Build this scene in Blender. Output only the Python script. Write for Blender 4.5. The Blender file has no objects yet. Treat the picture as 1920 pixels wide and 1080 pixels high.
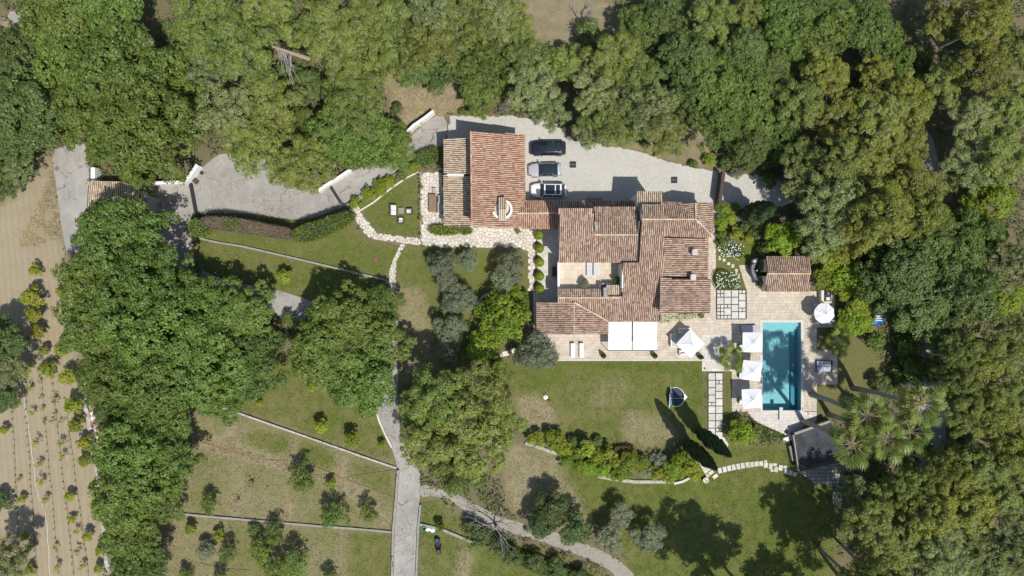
import bpy, bmesh, math, random
import numpy as np
from mathutils import Vector, Matrix, noise as mnoise

# ------------------------------------------------------------------ scene, camera, sky, sun
R = math.radians
scene = bpy.context.scene
CAMH, PPM = 91.0, 14.0            # drone height in metres, photo pixels per metre on the ground
cam_d = bpy.data.cameras.new('camera')
cam_d.sensor_width = 36.0
cam_d.lens = 18.0 * CAMH / (960.0 / PPM)
cam_d.clip_start = 0.5
cam_d.clip_end = 4000.0
cam = bpy.data.objects.new('camera', cam_d)
scene.collection.objects.link(cam)
cam.location = (0, 0, CAMH)
scene.camera = cam

LIGHT_DIR = Vector((-0.321, 0.449, -1.0))
SUN_EL = math.atan2(1.0, math.hypot(0.321, 0.449))
world = bpy.data.worlds.new('World')
scene.world = world
world.use_nodes = True
wn = world.node_tree
wn.nodes.clear()
sky = wn.nodes.new('ShaderNodeTexSky')
sky.sky_type = 'NISHITA'
sky.sun_disc = False
sky.sun_elevation = SUN_EL
sky.sun_rotation = math.atan2(0.321, -0.449)
bg = wn.nodes.new('ShaderNodeBackground')
bg.inputs['Strength'].default_value = 0.13
wo = wn.nodes.new('ShaderNodeOutputWorld')
wn.links.new(sky.outputs[0], bg.inputs[0])
wn.links.new(bg.outputs[0], wo.inputs[0])
sun_d = bpy.data.lights.new('sun', 'SUN')
sun_d.energy = 4.5
sun_d.angle = R(0.55)
sun_d.color = (1.0, 0.97, 0.92)
sun = bpy.data.objects.new('sun', sun_d)
scene.collection.objects.link(sun)
sun.rotation_euler = LIGHT_DIR.to_track_quat('-Z', 'Y').to_euler()
sun.location = (20, -30, 60)
vs = scene.view_settings
vs.view_transform = 'Standard'
vs.look = 'None'
vs.exposure = 0.0
vs.gamma = 1.0
scene.render.engine = 'CYCLES'
cy = scene.cycles
cy.use_denoising = True
cy.max_bounces = 6
cy.diffuse_bounces = 3
cy.glossy_bounces = 2
cy.transmission_bounces = 3
cy.transparent_max_bounces = 8
cy.sample_clamp_indirect = 6.0

# ------------------------------------------------------------------ helpers
COL = scene.collection
rng = np.random.default_rng(7)
random.seed(7)

def P(px, py, z=0.0):
    """Ground-plan position (metres) of something that stands z metres high at this place of the survey photo."""
    k = (1.0 - z / CAMH) / PPM
    return Vector(((px - 960.0) * k, (540.0 - py) * k, z))

def P2(px, py, z=0.0):
    p = P(px, py, z)
    return (p.x, p.y)

ORD = ('first second third fourth fifth sixth seventh eighth ninth tenth eleventh twelfth thirteenth fourteenth fifteenth '
       'sixteenth seventeenth eighteenth nineteenth twentieth').split()
def ordinal(i):
    if i < 20:
        return ORD[i]
    tens = ['twenty', 'thirty', 'forty', 'fifty', 'sixty', 'seventy'][(i + 1) // 10 - 2]
    u = (i + 1) % 10
    return tens.rstrip('y') + 'ieth' if u == 0 else tens + '-' + ORD[u - 1]

def root_loc(o):
    v = Vector((0, 0, 0))
    while o is not None:
        v += o.location
        o = o.parent
    return v

def tag(o, label=None, cat=None, group=None, kind=None):
    if label: o['label'] = label
    if cat: o['category'] = cat
    if group: o['group'] = group
    if kind: o['kind'] = kind
    return o

def thing(name, label, cat, loc=(0, 0, 0), group=None, rotz=0.0):
    o = bpy.data.objects.new(name, None)
    COL.objects.link(o)
    o.empty_display_size = 0.3
    o.location = loc
    o.rotation_euler = (0, 0, rotz)
    return tag(o, label, cat, group)

def link_mesh(name, me, mat, parent=None, kind=None):
    o = bpy.data.objects.new(name, me)
    COL.objects.link(o)
    if mat is not None and len(me.materials) == 0:
        me.materials.append(mat)
    if parent is not None:
        o.parent = parent
    if kind:
        o['kind'] = kind
    return o

def copy_tree(o, parent=None):
    c = o.copy()
    COL.objects.link(c)
    c.parent = parent
    for ch in list(o.children):
        copy_tree(ch, c)
    return c

def area2(poly):
    s = 0.0
    for i in range(len(poly)):
        x0, y0 = poly[i][0], poly[i][1]
        x1, y1 = poly[(i + 1) % len(poly)][0], poly[(i + 1) % len(poly)][1]
        s += x0 * y1 - x1 * y0
    return s

class MB:
    """Collects shapes; build() links them as one mesh. Coordinates are world unless local=True."""
    def __init__(self):
        self.v = []
        self.f = []
    def add(self, verts, faces):
        n = len(self.v)
        self.v += [tuple(p) for p in verts]
        self.f += [tuple(i + n for i in f) for f in faces]
        return self
    def quad(self, a, b, c, d):
        return self.add([a, b, c, d], [(0, 1, 2, 3)])
    def box(self, x0, y0, z0, x1, y1, z1):
        if x0 > x1: x0, x1 = x1, x0
        if y0 > y1: y0, y1 = y1, y0
        return self.add([(x0, y0, z0), (x1, y0, z0), (x1, y1, z0), (x0, y1, z0), (x0, y0, z1), (x1, y0, z1), (x1, y1, z1), (x0, y1, z1)],
                        [(0, 3, 2, 1), (4, 5, 6, 7), (0, 1, 5, 4), (1, 2, 6, 5), (2, 3, 7, 6), (3, 0, 4, 7)])
    def obox(self, c, size, rz=0.0, bev=0.0):
        """box centred on c in x and y, standing on c.z; bev narrows the top edge"""
        sx, sy, sz = size[0] / 2, size[1] / 2, size[2]
        ca, sa = math.cos(rz), math.sin(rz)
        def T(x, y, z): return (c[0] + x * ca - y * sa, c[1] + x * sa + y * ca, c[2] + z)
        if bev <= 0:
            vs_ = [T(-sx, -sy, 0), T(sx, -sy, 0), T(sx, sy, 0), T(-sx, sy, 0), T(-sx, -sy, sz), T(sx, -sy, sz), T(sx, sy, sz), T(-sx, sy, sz)]
            return self.add(vs_, [(0, 3, 2, 1), (4, 5, 6, 7), (0, 1, 5, 4), (1, 2, 6, 5), (2, 3, 7, 6), (3, 0, 4, 7)])
        b = bev
        vs_ = [T(-sx, -sy, 0), T(sx, -sy, 0), T(sx, sy, 0), T(-sx, sy, 0),
               T(-sx, -sy, sz - b), T(sx, -sy, sz - b), T(sx, sy, sz - b), T(-sx, sy, sz - b),
               T(-sx + b, -sy + b, sz), T(sx - b, -sy + b, sz), T(sx - b, sy - b, sz), T(-sx + b, sy - b, sz)]
        return self.add(vs_, [(0, 3, 2, 1), (0, 1, 5, 4), (1, 2, 6, 5), (2, 3, 7, 6), (3, 0, 4, 7),
                              (4, 5, 9, 8), (5, 6, 10, 9), (6, 7, 11, 10), (7, 4, 8, 11), (8, 9, 10, 11)])
    def prism(self, poly, z0, z1):
        poly = [tuple(p[:2]) for p in poly]
        if area2(poly) < 0: poly = poly[::-1]
        n = len(poly)
        vs_ = [(x, y, z0) for x, y in poly] + [(x, y, z1) for x, y in poly]
        fs = [tuple(range(n))[::-1], tuple(range(n, 2 * n))]
        fs += [(i, (i + 1) % n, n + (i + 1) % n, n + i) for i in range(n)]
        return self.add(vs_, fs)
    def sheet(self, poly, z):
        poly = [tuple(p[:2]) for p in poly]
        if area2(poly) < 0: poly = poly[::-1]
        return self.add([(x, y, z) for x, y in poly], [tuple(range(len(poly)))])
    def tube(self, pts, radii, n=7, caps=True):
        pts = [Vector(p) for p in pts]
        if not isinstance(radii, (list, tuple)): radii = [radii] * len(pts)
        base = len(self.v)
        prev = None
        for i, p in enumerate(pts):
            d = (pts[min(i + 1, len(pts) - 1)] - pts[max(i - 1, 0)]).normalized()
            ref = Vector((0, 0, 1)) if abs(d.z) < 0.9 else Vector((1, 0, 0))
            if prev is not None:
                u = prev - d * prev.dot(d)
                u = u.normalized() if u.length > 1e-4 else d.cross(ref).normalized()
            else:
                u = d.cross(ref).normalized()
            prev = u
            w = d.cross(u)
            for k in range(n):
                a = 2 * math.pi * k / n
                q = p + (u * math.cos(a) + w * math.sin(a)) * radii[i]
                self.v.append(tuple(q))
        for i in range(len(pts) - 1):
            for k in range(n):
                a, b = base + i * n + k, base + i * n + (k + 1) % n
                self.f.append((a, b, b + n, a + n))
        if caps:
            self.f.append(tuple(base + k for k in range(n))[::-1])
            self.f.append(tuple(base + (len(pts) - 1) * n + k for k in range(n)))
        return self
    def lathe(self, c, prof, n=14, sx=1.0, sy=1.0):
        base = len(self.v)
        for r, z in prof:
            for k in range(n):
                a = 2 * math.pi * k / n
                self.v.append((c[0] + r * sx * math.cos(a), c[1] + r * sy * math.sin(a), c[2] + z))
        for i in range(len(prof) - 1):
            for k in range(n):
                a, b = base + i * n + k, base + i * n + (k + 1) % n
                self.f.append((a, b, b + n, a + n))
        self.f.append(tuple(base + k for k in range(n))[::-1])
        self.f.append(tuple(base + (len(prof) - 1) * n + k for k in range(n)))
        return self
    def mesh(self, name, off=Vector((0, 0, 0)), smooth=False):
        me = bpy.data.meshes.new(name)
        me.from_pydata([(x - off.x, y - off.y, z - off.z) for x, y, z in self.v], [], self.f)
        me.update()
        if smooth:
            me.polygons.foreach_set('use_smooth', [True] * len(me.polygons))
        return me
    def build(self, name, mat, parent=None, smooth=False, kind=None, local=False):
        off = Vector((0, 0, 0)) if (parent is None or local) else root_loc(parent)
        return link_mesh(name, self.mesh(name, off, smooth), mat, parent, kind)

def recentre(o):
    """move a single-mesh thing's origin to its base centre"""
    me = o.data
    n = len(me.vertices)
    co = np.empty(n * 3, np.float32)
    me.vertices.foreach_get('co', co)
    co = co.reshape(-1, 3)
    c = np.array([(co[:, 0].min() + co[:, 0].max()) / 2, (co[:, 1].min() + co[:, 1].max()) / 2, co[:, 2].min()], np.float32)
    me.vertices.foreach_set('co', (co - c).ravel())
    me.update()
    o.location = Vector(tuple(float(x) for x in c)) + o.location
    return o

def inside(poly, x, y):
    """vectorised point in polygon"""
    x = np.asarray(x, float); y = np.asarray(y, float)
    r = np.zeros(x.shape, bool)
    n = len(poly)
    for i in range(n):
        x0, y0 = poly[i][:2]
        x1, y1 = poly[(i + 1) % n][:2]
        if y0 == y1: continue
        c = ((y0 > y) != (y1 > y)) & (x < (x1 - x0) * (y - y0) / (y1 - y0) + x0)
        r ^= c
    return r

def chaikin(pts, it=2, closed=True):
    pts = [Vector(p) for p in pts]
    for _ in range(it):
        out = []
        n = len(pts)
        rngi = range(n) if closed else range(n - 1)
        if not closed: out.append(pts[0])
        for i in rngi:
            a, b = pts[i], pts[(i + 1) % n]
            out += [a * 0.75 + b * 0.25, a * 0.25 + b * 0.75]
        if not closed: out.append(pts[-1])
        pts = out
    return pts

def ragged(poly, step=0.5, amp=0.12, seed=1):
    """polygon with its edge cut into short pieces and pushed about, as loose ground edges are"""
    r = random.Random(seed)
    out = []
    n = len(poly)
    for i in range(n):
        a, b = Vector(poly[i][:2]), Vector(poly[(i + 1) % n][:2])
        k = max(1, int((b - a).length / step))
        for j in range(k):
            p = a.lerp(b, j / k)
            out.append((p.x + r.uniform(-amp, amp), p.y + r.uniform(-amp, amp)))
    return out

def clip_convex(subj, clip):
    """Sutherland-Hodgman; clip counter-clockwise"""
    out = list(subj)
    n = len(clip)
    for i in range(n):
        a, b = clip[i], clip[(i + 1) % n]
        inp, out = out, []
        if not inp: return []
        def side(p): return (b[0] - a[0]) * (p[1] - a[1]) - (b[1] - a[1]) * (p[0] - a[0])
        for j in range(len(inp)):
            p, q = inp[j], inp[(j + 1) % len(inp)]
            sp, sq = side(p), side(q)
            if sp >= 0: out.append(p)
            if (sp > 0 and sq < 0) or (sp < 0 and sq > 0):
                t = sp / (sp - sq)
                out.append((p[0] + (q[0] - p[0]) * t, p[1] + (q[1] - p[1]) * t))
    return out

# ------------------------------------------------------------------ materials
def new_mat(name):
    m = bpy.data.materials.new(name)
    m.use_nodes = True
    nt = m.node_tree
    nt.nodes.clear()
    out = nt.nodes.new('ShaderNodeOutputMaterial')
    return m, nt, out

def N(nt, t, **kw):
    n = nt.nodes.new(t)
    for k, v in kw.items():
        setattr(n, k, v)
    return n

def c4(c): return (c[0], c[1], c[2], 1.0)

def noise_fac(nt, vec, scale, detail=4, rough=0.6, lo=0.35, hi=0.65):
    n = N(nt, 'ShaderNodeTexNoise')
    n.inputs['Scale'].default_value = scale
    n.inputs['Detail'].default_value = detail
    n.inputs['Roughness'].default_value = rough
    nt.links.new(vec, n.inputs['Vector'])
    mr = N(nt, 'ShaderNodeMapRange')
    mr.inputs['From Min'].default_value = lo
    mr.inputs['From Max'].default_value = hi
    nt.links.new(n.outputs['Fac'], mr.inputs['Value'])
    return mr.outputs[0]

def mixc(nt, fac, a, b, blend='MIX'):
    m = N(nt, 'ShaderNodeMix', data_type='RGBA', blend_type=blend)
    for s, x in ((m.inputs[0], fac), (m.inputs[6], a), (m.inputs[7], b)):
        if isinstance(x, (int, float)): s.default_value = x
        elif isinstance(x, (tuple, list)): s.default_value = c4(x)
        else: nt.links.new(x, s)
    return m.outputs[2]

def mathn(nt, op, a, b=0.0, clamp=False):
    m = N(nt, 'ShaderNodeMath', operation=op, use_clamp=clamp)
    for s, x in ((m.inputs[0], a), (m.inputs[1], b)):
        if isinstance(x, (int, float)): s.default_value = x
        else: nt.links.new(x, s)
    return m.outputs[0]

def principled(nt, out, col, rough=0.8, metal=0.0, spec=0.4, normal=None, coat=0.0):
    b = N(nt, 'ShaderNodeBsdfPrincipled')
    if isinstance(col, (tuple, list)): b.inputs['Base Color'].default_value = c4(col)
    else: nt.links.new(col, b.inputs['Base Color'])
    b.inputs['Roughness'].default_value = rough
    b.inputs['Metallic'].default_value = metal
    b.inputs['Specular IOR Level'].default_value = spec
    b.inputs['Coat Weight'].default_value = coat
    if normal is not None: nt.links.new(normal, b.inputs['Normal'])
    nt.links.new(b.outputs[0], out.inputs[0])
    return b

def bump(nt, h, strength=0.4, dist=0.05):
    b = N(nt, 'ShaderNodeBump')
    b.inputs['Strength'].default_value = strength
    b.inputs['Distance'].default_value = dist
    nt.links.new(h, b.inputs['Height'])
    return b.outputs[0]

def world_pos(nt): return N(nt, 'ShaderNodeNewGeometry').outputs['Position']
def island(nt): return N(nt, 'ShaderNodeNewGeometry').outputs['Random Per Island']
def obj_rand(nt): return N(nt, 'ShaderNodeObjectInfo').outputs['Random']

def simple(name, col, rough=0.8, metal=0.0, var=0.18, scale=3.0, bmp=0.15, spec=0.35, by_object=0.0, by_island=0.0, coat=0.0):
    """plain stuff: base colour with uneven wear in two sizes"""
    m, nt, out = new_mat(name)
    pos = world_pos(nt)
    f1 = noise_fac(nt, pos, scale)
    f2 = noise_fac(nt, pos, scale * 6.5, 3)
    lo = tuple(x * (1 - var) for x in col)
    hi = tuple(min(0.9, x * (1 + var)) for x in col)
    c = mixc(nt, f1, lo, hi)
    c = mixc(nt, mathn(nt, 'MULTIPLY', f2, 0.45), c, tuple(x * (1 - var * 0.9) for x in col))
    for amt, src in ((by_object, obj_rand), (by_island, island)):
        if amt > 0:
            v = mathn(nt, 'MULTIPLY_ADD', src(nt), 2 * amt)
            nt.nodes[-1].inputs[2].default_value = 1 - amt
            c = mixc(nt, 1.0, c, v, 'MULTIPLY')
    nrm = bump(nt, f2, bmp, 0.02) if bmp > 0 else None
    principled(nt, out, c, rough, metal, spec, nrm, coat)
    return m

def ramp(nt, fac, stops, interp='LINEAR'):
    r = N(nt, 'ShaderNodeValToRGB')
    r.color_ramp.interpolation = interp
    el = r.color_ramp.elements
    while len(el) < len(stops): el.new(0.5)
    for e, (p, c) in zip(el, stops):
        e.position = p
        e.color = c4(c)
    nt.links.new(fac, r.inputs[0])
    return r.outputs[0]

def tile_mat(name, stops, moss=0.25):
    m, nt, out = new_mat(name)
    pos = world_pos(nt)
    c = ramp(nt, island(nt), stops)
    st = noise_fac(nt, pos, 0.6, 6, 0.72, 0.45, 0.66)
    c = mixc(nt, mathn(nt, 'MULTIPLY', st, moss * 1.9), c, (0.165, 0.135, 0.112))
    lich = noise_fac(nt, pos, 2.6, 5, 0.75, 0.60, 0.68)
    c = mixc(nt, mathn(nt, 'MULTIPLY', lich, 0.45), c, (0.50, 0.47, 0.40))
    fine = noise_fac(nt, pos, 9.0, 4, 0.7, 0.5, 0.8)
    c = mixc(nt, mathn(nt, 'MULTIPLY', fine, 0.35), c, (0.30, 0.25, 0.20))
    principled(nt, out, c, 0.9, 0, 0.2, bump(nt, fine, 0.3, 0.02))
    return m

def leaf_mat(name, c_dark, c_mid, c_light, trans=0.35, grey=0.0, grey_col=(0.20, 0.19, 0.16)):
    m, nt, out = new_mat(name)
    isl = island(nt)
    stops = [(0.0, c_dark), (0.45, c_mid), (1.0, c_light)]
    if grey > 0:
        stops = [(0.0, grey_col), (grey, grey_col), (grey + 0.01, c_dark), (0.55, c_mid), (1.0, c_light)]
    c = ramp(nt, isl, stops)
    o = N(nt, 'ShaderNodeObjectInfo')
    hsv = N(nt, 'ShaderNodeHueSaturation')
    h = mathn(nt, 'MULTIPLY_ADD', o.outputs['Random'], 0.040)
    nt.nodes[-1].inputs[2].default_value = 0.480
    v = mathn(nt, 'MULTIPLY_ADD', mathn(nt, 'FRACT', mathn(nt, 'MULTIPLY', o.outputs['Random'], 7.31)), 0.52)
    nt.nodes[-1].inputs[2].default_value = 0.74
    nt.links.new(h, hsv.inputs['Hue'])
    nt.links.new(v, hsv.inputs['Value'])
    nt.links.new(c, hsv.inputs['Color'])
    pos = N(nt, 'ShaderNodeTexCoord').outputs['Object']
    patch = noise_fac(nt, pos, 0.35, 3, 0.6, 0.38, 0.68)
    c = mixc(nt, mathn(nt, 'MULTIPLY', patch, 0.45), hsv.outputs[0], tuple(x * f for x, f in zip(c_light, (1.04, 1.08, 0.85))))
    d = N(nt, 'ShaderNodeBsdfDiffuse')
    t = N(nt, 'ShaderNodeBsdfTranslucent')
    g = N(nt, 'ShaderNodeBsdfGlossy')
    g.inputs['Roughness'].default_value = 0.5
    g.inputs['Color'].default_value = (0.5, 0.5, 0.5, 1)
    nt.links.new(c, d.inputs[0])
    tc = mixc(nt, 1.0, c, (1.15, 1.1, 0.6), 'MULTIPLY')
    nt.links.new(tc, t.inputs[0])
    mx = N(nt, 'ShaderNodeMixShader'); mx.inputs[0].default_value = trans
    nt.links.new(d.outputs[0], mx.inputs[1]); nt.links.new(t.outputs[0], mx.inputs[2])
    mg = N(nt, 'ShaderNodeMixShader'); mg.inputs[0].default_value = 0.05
    nt.links.new(mx.outputs[0], mg.inputs[1]); nt.links.new(g.outputs[0], mg.inputs[2])
    nt.links.new(mg.outputs[0], out.inputs[0])
    return m

MAT = {}
MAT['tile_garage'] = tile_mat('tile_garage', [(0, (0.38, 0.19, 0.115)), (0.3, (0.48, 0.26, 0.16)), (0.6, (0.55, 0.33, 0.215)), (0.85, (0.60, 0.43, 0.30)), (1, (0.44, 0.29, 0.21))], 0.15)
MAT['tile_house'] = tile_mat('tile_house', [(0, (0.32, 0.185, 0.12)), (0.3, (0.43, 0.265, 0.175)), (0.55, (0.50, 0.345, 0.24)), (0.8, (0.57, 0.44, 0.325)), (0.95, (0.44, 0.36, 0.295)), (1, (0.24, 0.19, 0.16))], 0.22)
MAT['tile_pale'] = tile_mat('tile_pale', [(0, (0.42, 0.28, 0.18)), (0.4, (0.58, 0.44, 0.30)), (0.75, (0.68, 0.56, 0.41)), (1, (0.48, 0.37, 0.28))], 0.15)
MAT['channel'] = simple('channel', (0.095, 0.066, 0.053), 0.95, var=0.35, scale=2.5)  # darkened so the colour paints shade depth between the cover tiles
MAT['plaster'] = simple('plaster', (0.66, 0.60, 0.50), 0.9, var=0.07, scale=1.2, bmp=0.2)
MAT['white_wall'] = simple('white_wall', (0.78, 0.76, 0.71), 0.9, var=0.06, scale=1.5)
MAT['white_paint'] = simple('white_paint', (0.80, 0.80, 0.79), 0.6, var=0.04, scale=1.0, bmp=0.05)
MAT['fabric_white'] = simple('fabric_white', (0.77, 0.77, 0.765), 0.95, var=0.06, scale=1.6, bmp=0.25)
MAT['fabric_grey'] = simple('fabric_grey', (0.50, 0.52, 0.55), 0.95, var=0.1, scale=4)
MAT['cushion'] = simple('cushion', (0.66, 0.65, 0.64), 0.95, var=0.06, scale=5)
MAT['dark_metal'] = simple('dark_metal', (0.045, 0.045, 0.05), 0.5, 0.3, var=0.2)
MAT['rattan'] = simple('rattan', (0.11, 0.085, 0.065), 0.8, var=0.3, scale=14)
MAT['black'] = simple('black', (0.016, 0.017, 0.019), 0.55, var=0.3)
MAT['steel'] = simple('steel', (0.45, 0.46, 0.47), 0.35, 0.8, var=0.1)
MAT['wood'] = simple('wood', (0.27, 0.17, 0.105), 0.8, var=0.3, scale=5)
MAT['wood_grey'] = simple('wood_grey', (0.26, 0.235, 0.205), 0.85, var=0.3, scale=6)
MAT['wood_dark'] = simple('wood_dark', (0.085, 0.06, 0.05), 0.85, var=0.3, scale=6)
MAT['bark'] = simple('bark', (0.17, 0.135, 0.105), 0.95, var=0.35, scale=5, bmp=0.6)
MAT['bark_grey'] = simple('bark_grey', (0.30, 0.275, 0.25), 0.95, var=0.3, scale=5, bmp=0.6)
MAT['asphalt'] = None
MAT['stone_white'] = simple('stone_white', (0.62, 0.56, 0.47), 0.9, var=0.16, scale=2.5, by_object=0.13, bmp=0.3)
MAT['stone_grey'] = simple('stone_grey', (0.40, 0.37, 0.32), 0.95, var=0.25, scale=3, by_object=0.15, by_island=0.2, bmp=0.4)
MAT['stone_pale'] = simple('stone_pale', (0.56, 0.53, 0.47), 0.92, var=0.14, scale=2.5, by_object=0.10, bmp=0.25)
MAT['concrete'] = simple('concrete', (0.30, 0.28, 0.245), 0.95, var=0.16, scale=1.8, bmp=0.25)
MAT['travertine'] = simple('travertine', (0.53, 0.455, 0.36), 0.75, var=0.13, scale=1.3, by_island=0.08, bmp=0.12)
MAT['travertine_pale'] = simple('travertine_pale', (0.57, 0.53, 0.47), 0.75, var=0.10, scale=1.6, by_island=0.10, bmp=0.12)
MAT['grout'] = simple('grout', (0.37, 0.29, 0.21), 0.95, var=0.15)
MAT['joint_soil'] = simple('joint_soil', (0.19, 0.165, 0.12), 0.95, var=0.4, scale=5)
MAT['joint_dark'] = simple('joint_dark', (0.055, 0.052, 0.045), 0.95, var=0.4, scale=5)
MAT['terracotta'] = simple('terracotta', (0.36, 0.18, 0.11), 0.85, var=0.15)
MAT['slate'] = simple('slate', (0.042, 0.046, 0.053), 0.75, var=0.5, scale=0.8)
MAT['blue_plastic'] = simple('blue_plastic', (0.012, 0.10, 0.42), 0.4, var=0.12)
MAT['pool_tile'] = simple('pool_tile', (0.42, 0.60, 0.60), 0.4, var=0.09, scale=3)
MAT['pool_dark'] = simple('pool_dark', (0.06, 0.25, 0.34), 0.4, var=0.1, scale=3)
MAT['rust'] = simple('rust', (0.22, 0.10, 0.07), 0.9, var=0.25)
MAT['green_plastic'] = simple('green_plastic', (0.04, 0.25, 0.16), 0.5, var=0.1)
MAT['glass_dark'] = simple('glass_dark', (0.018, 0.028, 0.035), 0.08, var=0.05, bmp=0.0, spec=0.6)
MAT['shaded_counter'] = simple('shaded_counter', (0.17, 0.18, 0.185), 0.8, var=0.2)  # barbecue counter: the shade over it is put into this dark tone
MAT['rubber'] = simple('rubber', (0.02, 0.02, 0.02), 0.9, var=0.1)
MAT['hose'] = simple('hose', (0.55, 0.52, 0.46), 0.7, var=0.1)
MAT['soil_bed'] = simple('soil_bed', (0.15, 0.105, 0.075), 0.95, var=0.4, scale=5, bmp=0.6)
MAT['red'] = simple('red', (0.45, 0.05, 0.03), 0.6, var=0.1)
MAT['shutter'] = simple('shutter', (0.24, 0.30, 0.29), 0.7, var=0.08)
MAT['petal'] = simple('petal', (0.78, 0.78, 0.74), 0.8, var=0.04)

MAT['oak'] = leaf_mat('oak_leaf', (0.074, 0.120, 0.022), (0.135, 0.200, 0.037), (0.220, 0.290, 0.060), 0.38)
MAT['oak_dark'] = leaf_mat('oak_dark_leaf', (0.060, 0.100, 0.026), (0.108, 0.162, 0.040), (0.18, 0.235, 0.064), 0.34)
MAT['pine'] = leaf_mat('pine_needle', (0.105, 0.150, 0.025), (0.190, 0.242, 0.038), (0.315, 0.350, 0.068), 0.40, 0.08, (0.27, 0.265, 0.23))
MAT['pine_yellow'] = leaf_mat('pine_yellow_needle', (0.118, 0.150, 0.018), (0.222, 0.252, 0.029), (0.355, 0.358, 0.050), 0.40, 0.07, (0.24, 0.23, 0.18))
MAT['pine_grey'] = leaf_mat('pine_grey_needle', (0.115, 0.155, 0.040), (0.195, 0.242, 0.062), (0.305, 0.335, 0.108), 0.36, 0.14, (0.31, 0.31, 0.28))
MAT['olive'] = leaf_mat('olive_leaf', (0.105, 0.13, 0.065), (0.18, 0.21, 0.11), (0.30, 0.325, 0.20), 0.26)
MAT['citrus'] = leaf_mat('citrus_leaf', (0.15, 0.20, 0.018), (0.26, 0.315, 0.026), (0.40, 0.42, 0.040), 0.40)
MAT['lime'] = leaf_mat('lime_leaf', (0.142, 0.215, 0.014), (0.250, 0.345, 0.024), (0.385, 0.465, 0.042), 0.45)
MAT['shrub'] = leaf_mat('shrub_leaf', (0.085, 0.14, 0.022), (0.150, 0.215, 0.034), (0.23, 0.30, 0.050), 0.38)
MAT['hedge'] = leaf_mat('hedge_leaf', (0.09, 0.15, 0.020), (0.165, 0.245, 0.032), (0.25, 0.33, 0.05), 0.38)
MAT['hedge_brown'] = leaf_mat('hedge_brown_leaf', (0.13, 0.115, 0.075), (0.20, 0.165, 0.115), (0.26, 0.23, 0.14), 0.25)
MAT['hedge_red'] = leaf_mat('hedge_red_leaf', (0.12, 0.11, 0.025), (0.24, 0.14, 0.035), (0.36, 0.13, 0.05), 0.3)
MAT['cypress'] = leaf_mat('cypress_leaf', (0.035, 0.06, 0.022), (0.055, 0.088, 0.03), (0.085, 0.12, 0.042), 0.22)
MAT['palm'] = leaf_mat('palm_leaf', (0.085, 0.13, 0.020), (0.150, 0.205, 0.034), (0.28, 0.325, 0.070), 0.36)
MAT['straw'] = leaf_mat('straw', (0.38, 0.30, 0.17), (0.50, 0.41, 0.25), (0.60, 0.52, 0.35), 0.35)
MAT['sage'] = leaf_mat('sage_leaf', (0.13, 0.16, 0.105), (0.22, 0.25, 0.18), (0.32, 0.345, 0.27), 0.25)

def gravel_mat(name, a, b, dark, scale=5.0):
    m, nt, out = new_mat(name)
    pos = world_pos(nt)
    vo = N(nt, 'ShaderNodeTexVoronoi'); vo.inputs['Scale'].default_value = scale
    nt.links.new(pos, vo.inputs['Vector'])
    sp = N(nt, 'ShaderNodeSeparateColor'); nt.links.new(vo.outputs['Color'], sp.inputs[0])
    c = mixc(nt, sp.outputs[0], a, b)
    big = noise_fac(nt, pos, 0.16, 5, 0.6, 0.36, 0.66)
    c = mixc(nt, mathn(nt, 'MULTIPLY', big, 0.32), c, tuple(x * 0.78 for x in a))
    sm = noise_fac(nt, pos, 4.0, 4, 0.7, 0.58, 0.70)
    c = mixc(nt, mathn(nt, 'MULTIPLY', sm, 0.5), c, dark)
    principled(nt, out, c, 0.95, 0, 0.15, bump(nt, vo.outputs['Distance'], 0.5, 0.03))
    return m
MAT['gravel'] = gravel_mat('gravel', (0.43, 0.41, 0.36), (0.54, 0.52, 0.465), (0.27, 0.245, 0.20), 8.0)
MAT['track'] = gravel_mat('track', (0.265, 0.240, 0.195), (0.36, 0.33, 0.275), (0.16, 0.135, 0.09), 6.0)

def asphalt_mat():
    m, nt, out = new_mat('weathered_asphalt')
    pos = world_pos(nt)
    c = mixc(nt, noise_fac(nt, pos, 0.22, 6, 0.65, 0.36, 0.64), (0.275, 0.255, 0.225), (0.385, 0.362, 0.325))
    c = mixc(nt, mathn(nt, 'MULTIPLY', noise_fac(nt, pos, 1.3, 5, 0.75, 0.5, 0.68), 0.5), c, (0.46, 0.435, 0.385))
    c = mixc(nt, mathn(nt, 'MULTIPLY', noise_fac(nt, pos, 12, 3, 0.8, 0.48, 0.66), 0.4), c, (0.19, 0.18, 0.17))
    # cracks that wander, and pale worn dust between them
    wob = N(nt, 'ShaderNodeTexNoise'); wob.inputs['Scale'].default_value = 0.8; wob.inputs['Detail'].default_value = 4
    nt.links.new(pos, wob.inputs['Vector'])
    wp = N(nt, 'ShaderNodeVectorMath', operation='MULTIPLY_ADD'); nt.links.new(wob.outputs['Color'], wp.inputs[0]); wp.inputs[1].default_value = (2.2, 2.2, 0); nt.links.new(pos, wp.inputs[2])
    vo = N(nt, 'ShaderNodeTexVoronoi', feature='DISTANCE_TO_EDGE'); vo.inputs['Scale'].default_value = 0.17
    nt.links.new(wp.outputs[0], vo.inputs['Vector'])
    ck = mathn(nt, 'LESS_THAN', vo.outputs['Distance'], 0.008)
    ck = mathn(nt, 'MULTIPLY', ck, mathn(nt, 'MULTIPLY', noise_fac(nt, pos, 0.5, 3, 0.6, 0.42, 0.56), 0.75))
    c = mixc(nt, ck, c, (0.10, 0.095, 0.085))
    c = mixc(nt, mathn(nt, 'MULTIPLY', noise_fac(nt, pos, 0.33, 5, 0.7, 0.56, 0.72), 0.45), c, (0.20, 0.185, 0.16))
    principled(nt, out, c, 0.95, 0, 0.2, bump(nt, noise_fac(nt, pos, 14, 3), 0.3, 0.02))
    return m
MAT['asphalt'] = asphalt_mat()

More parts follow.
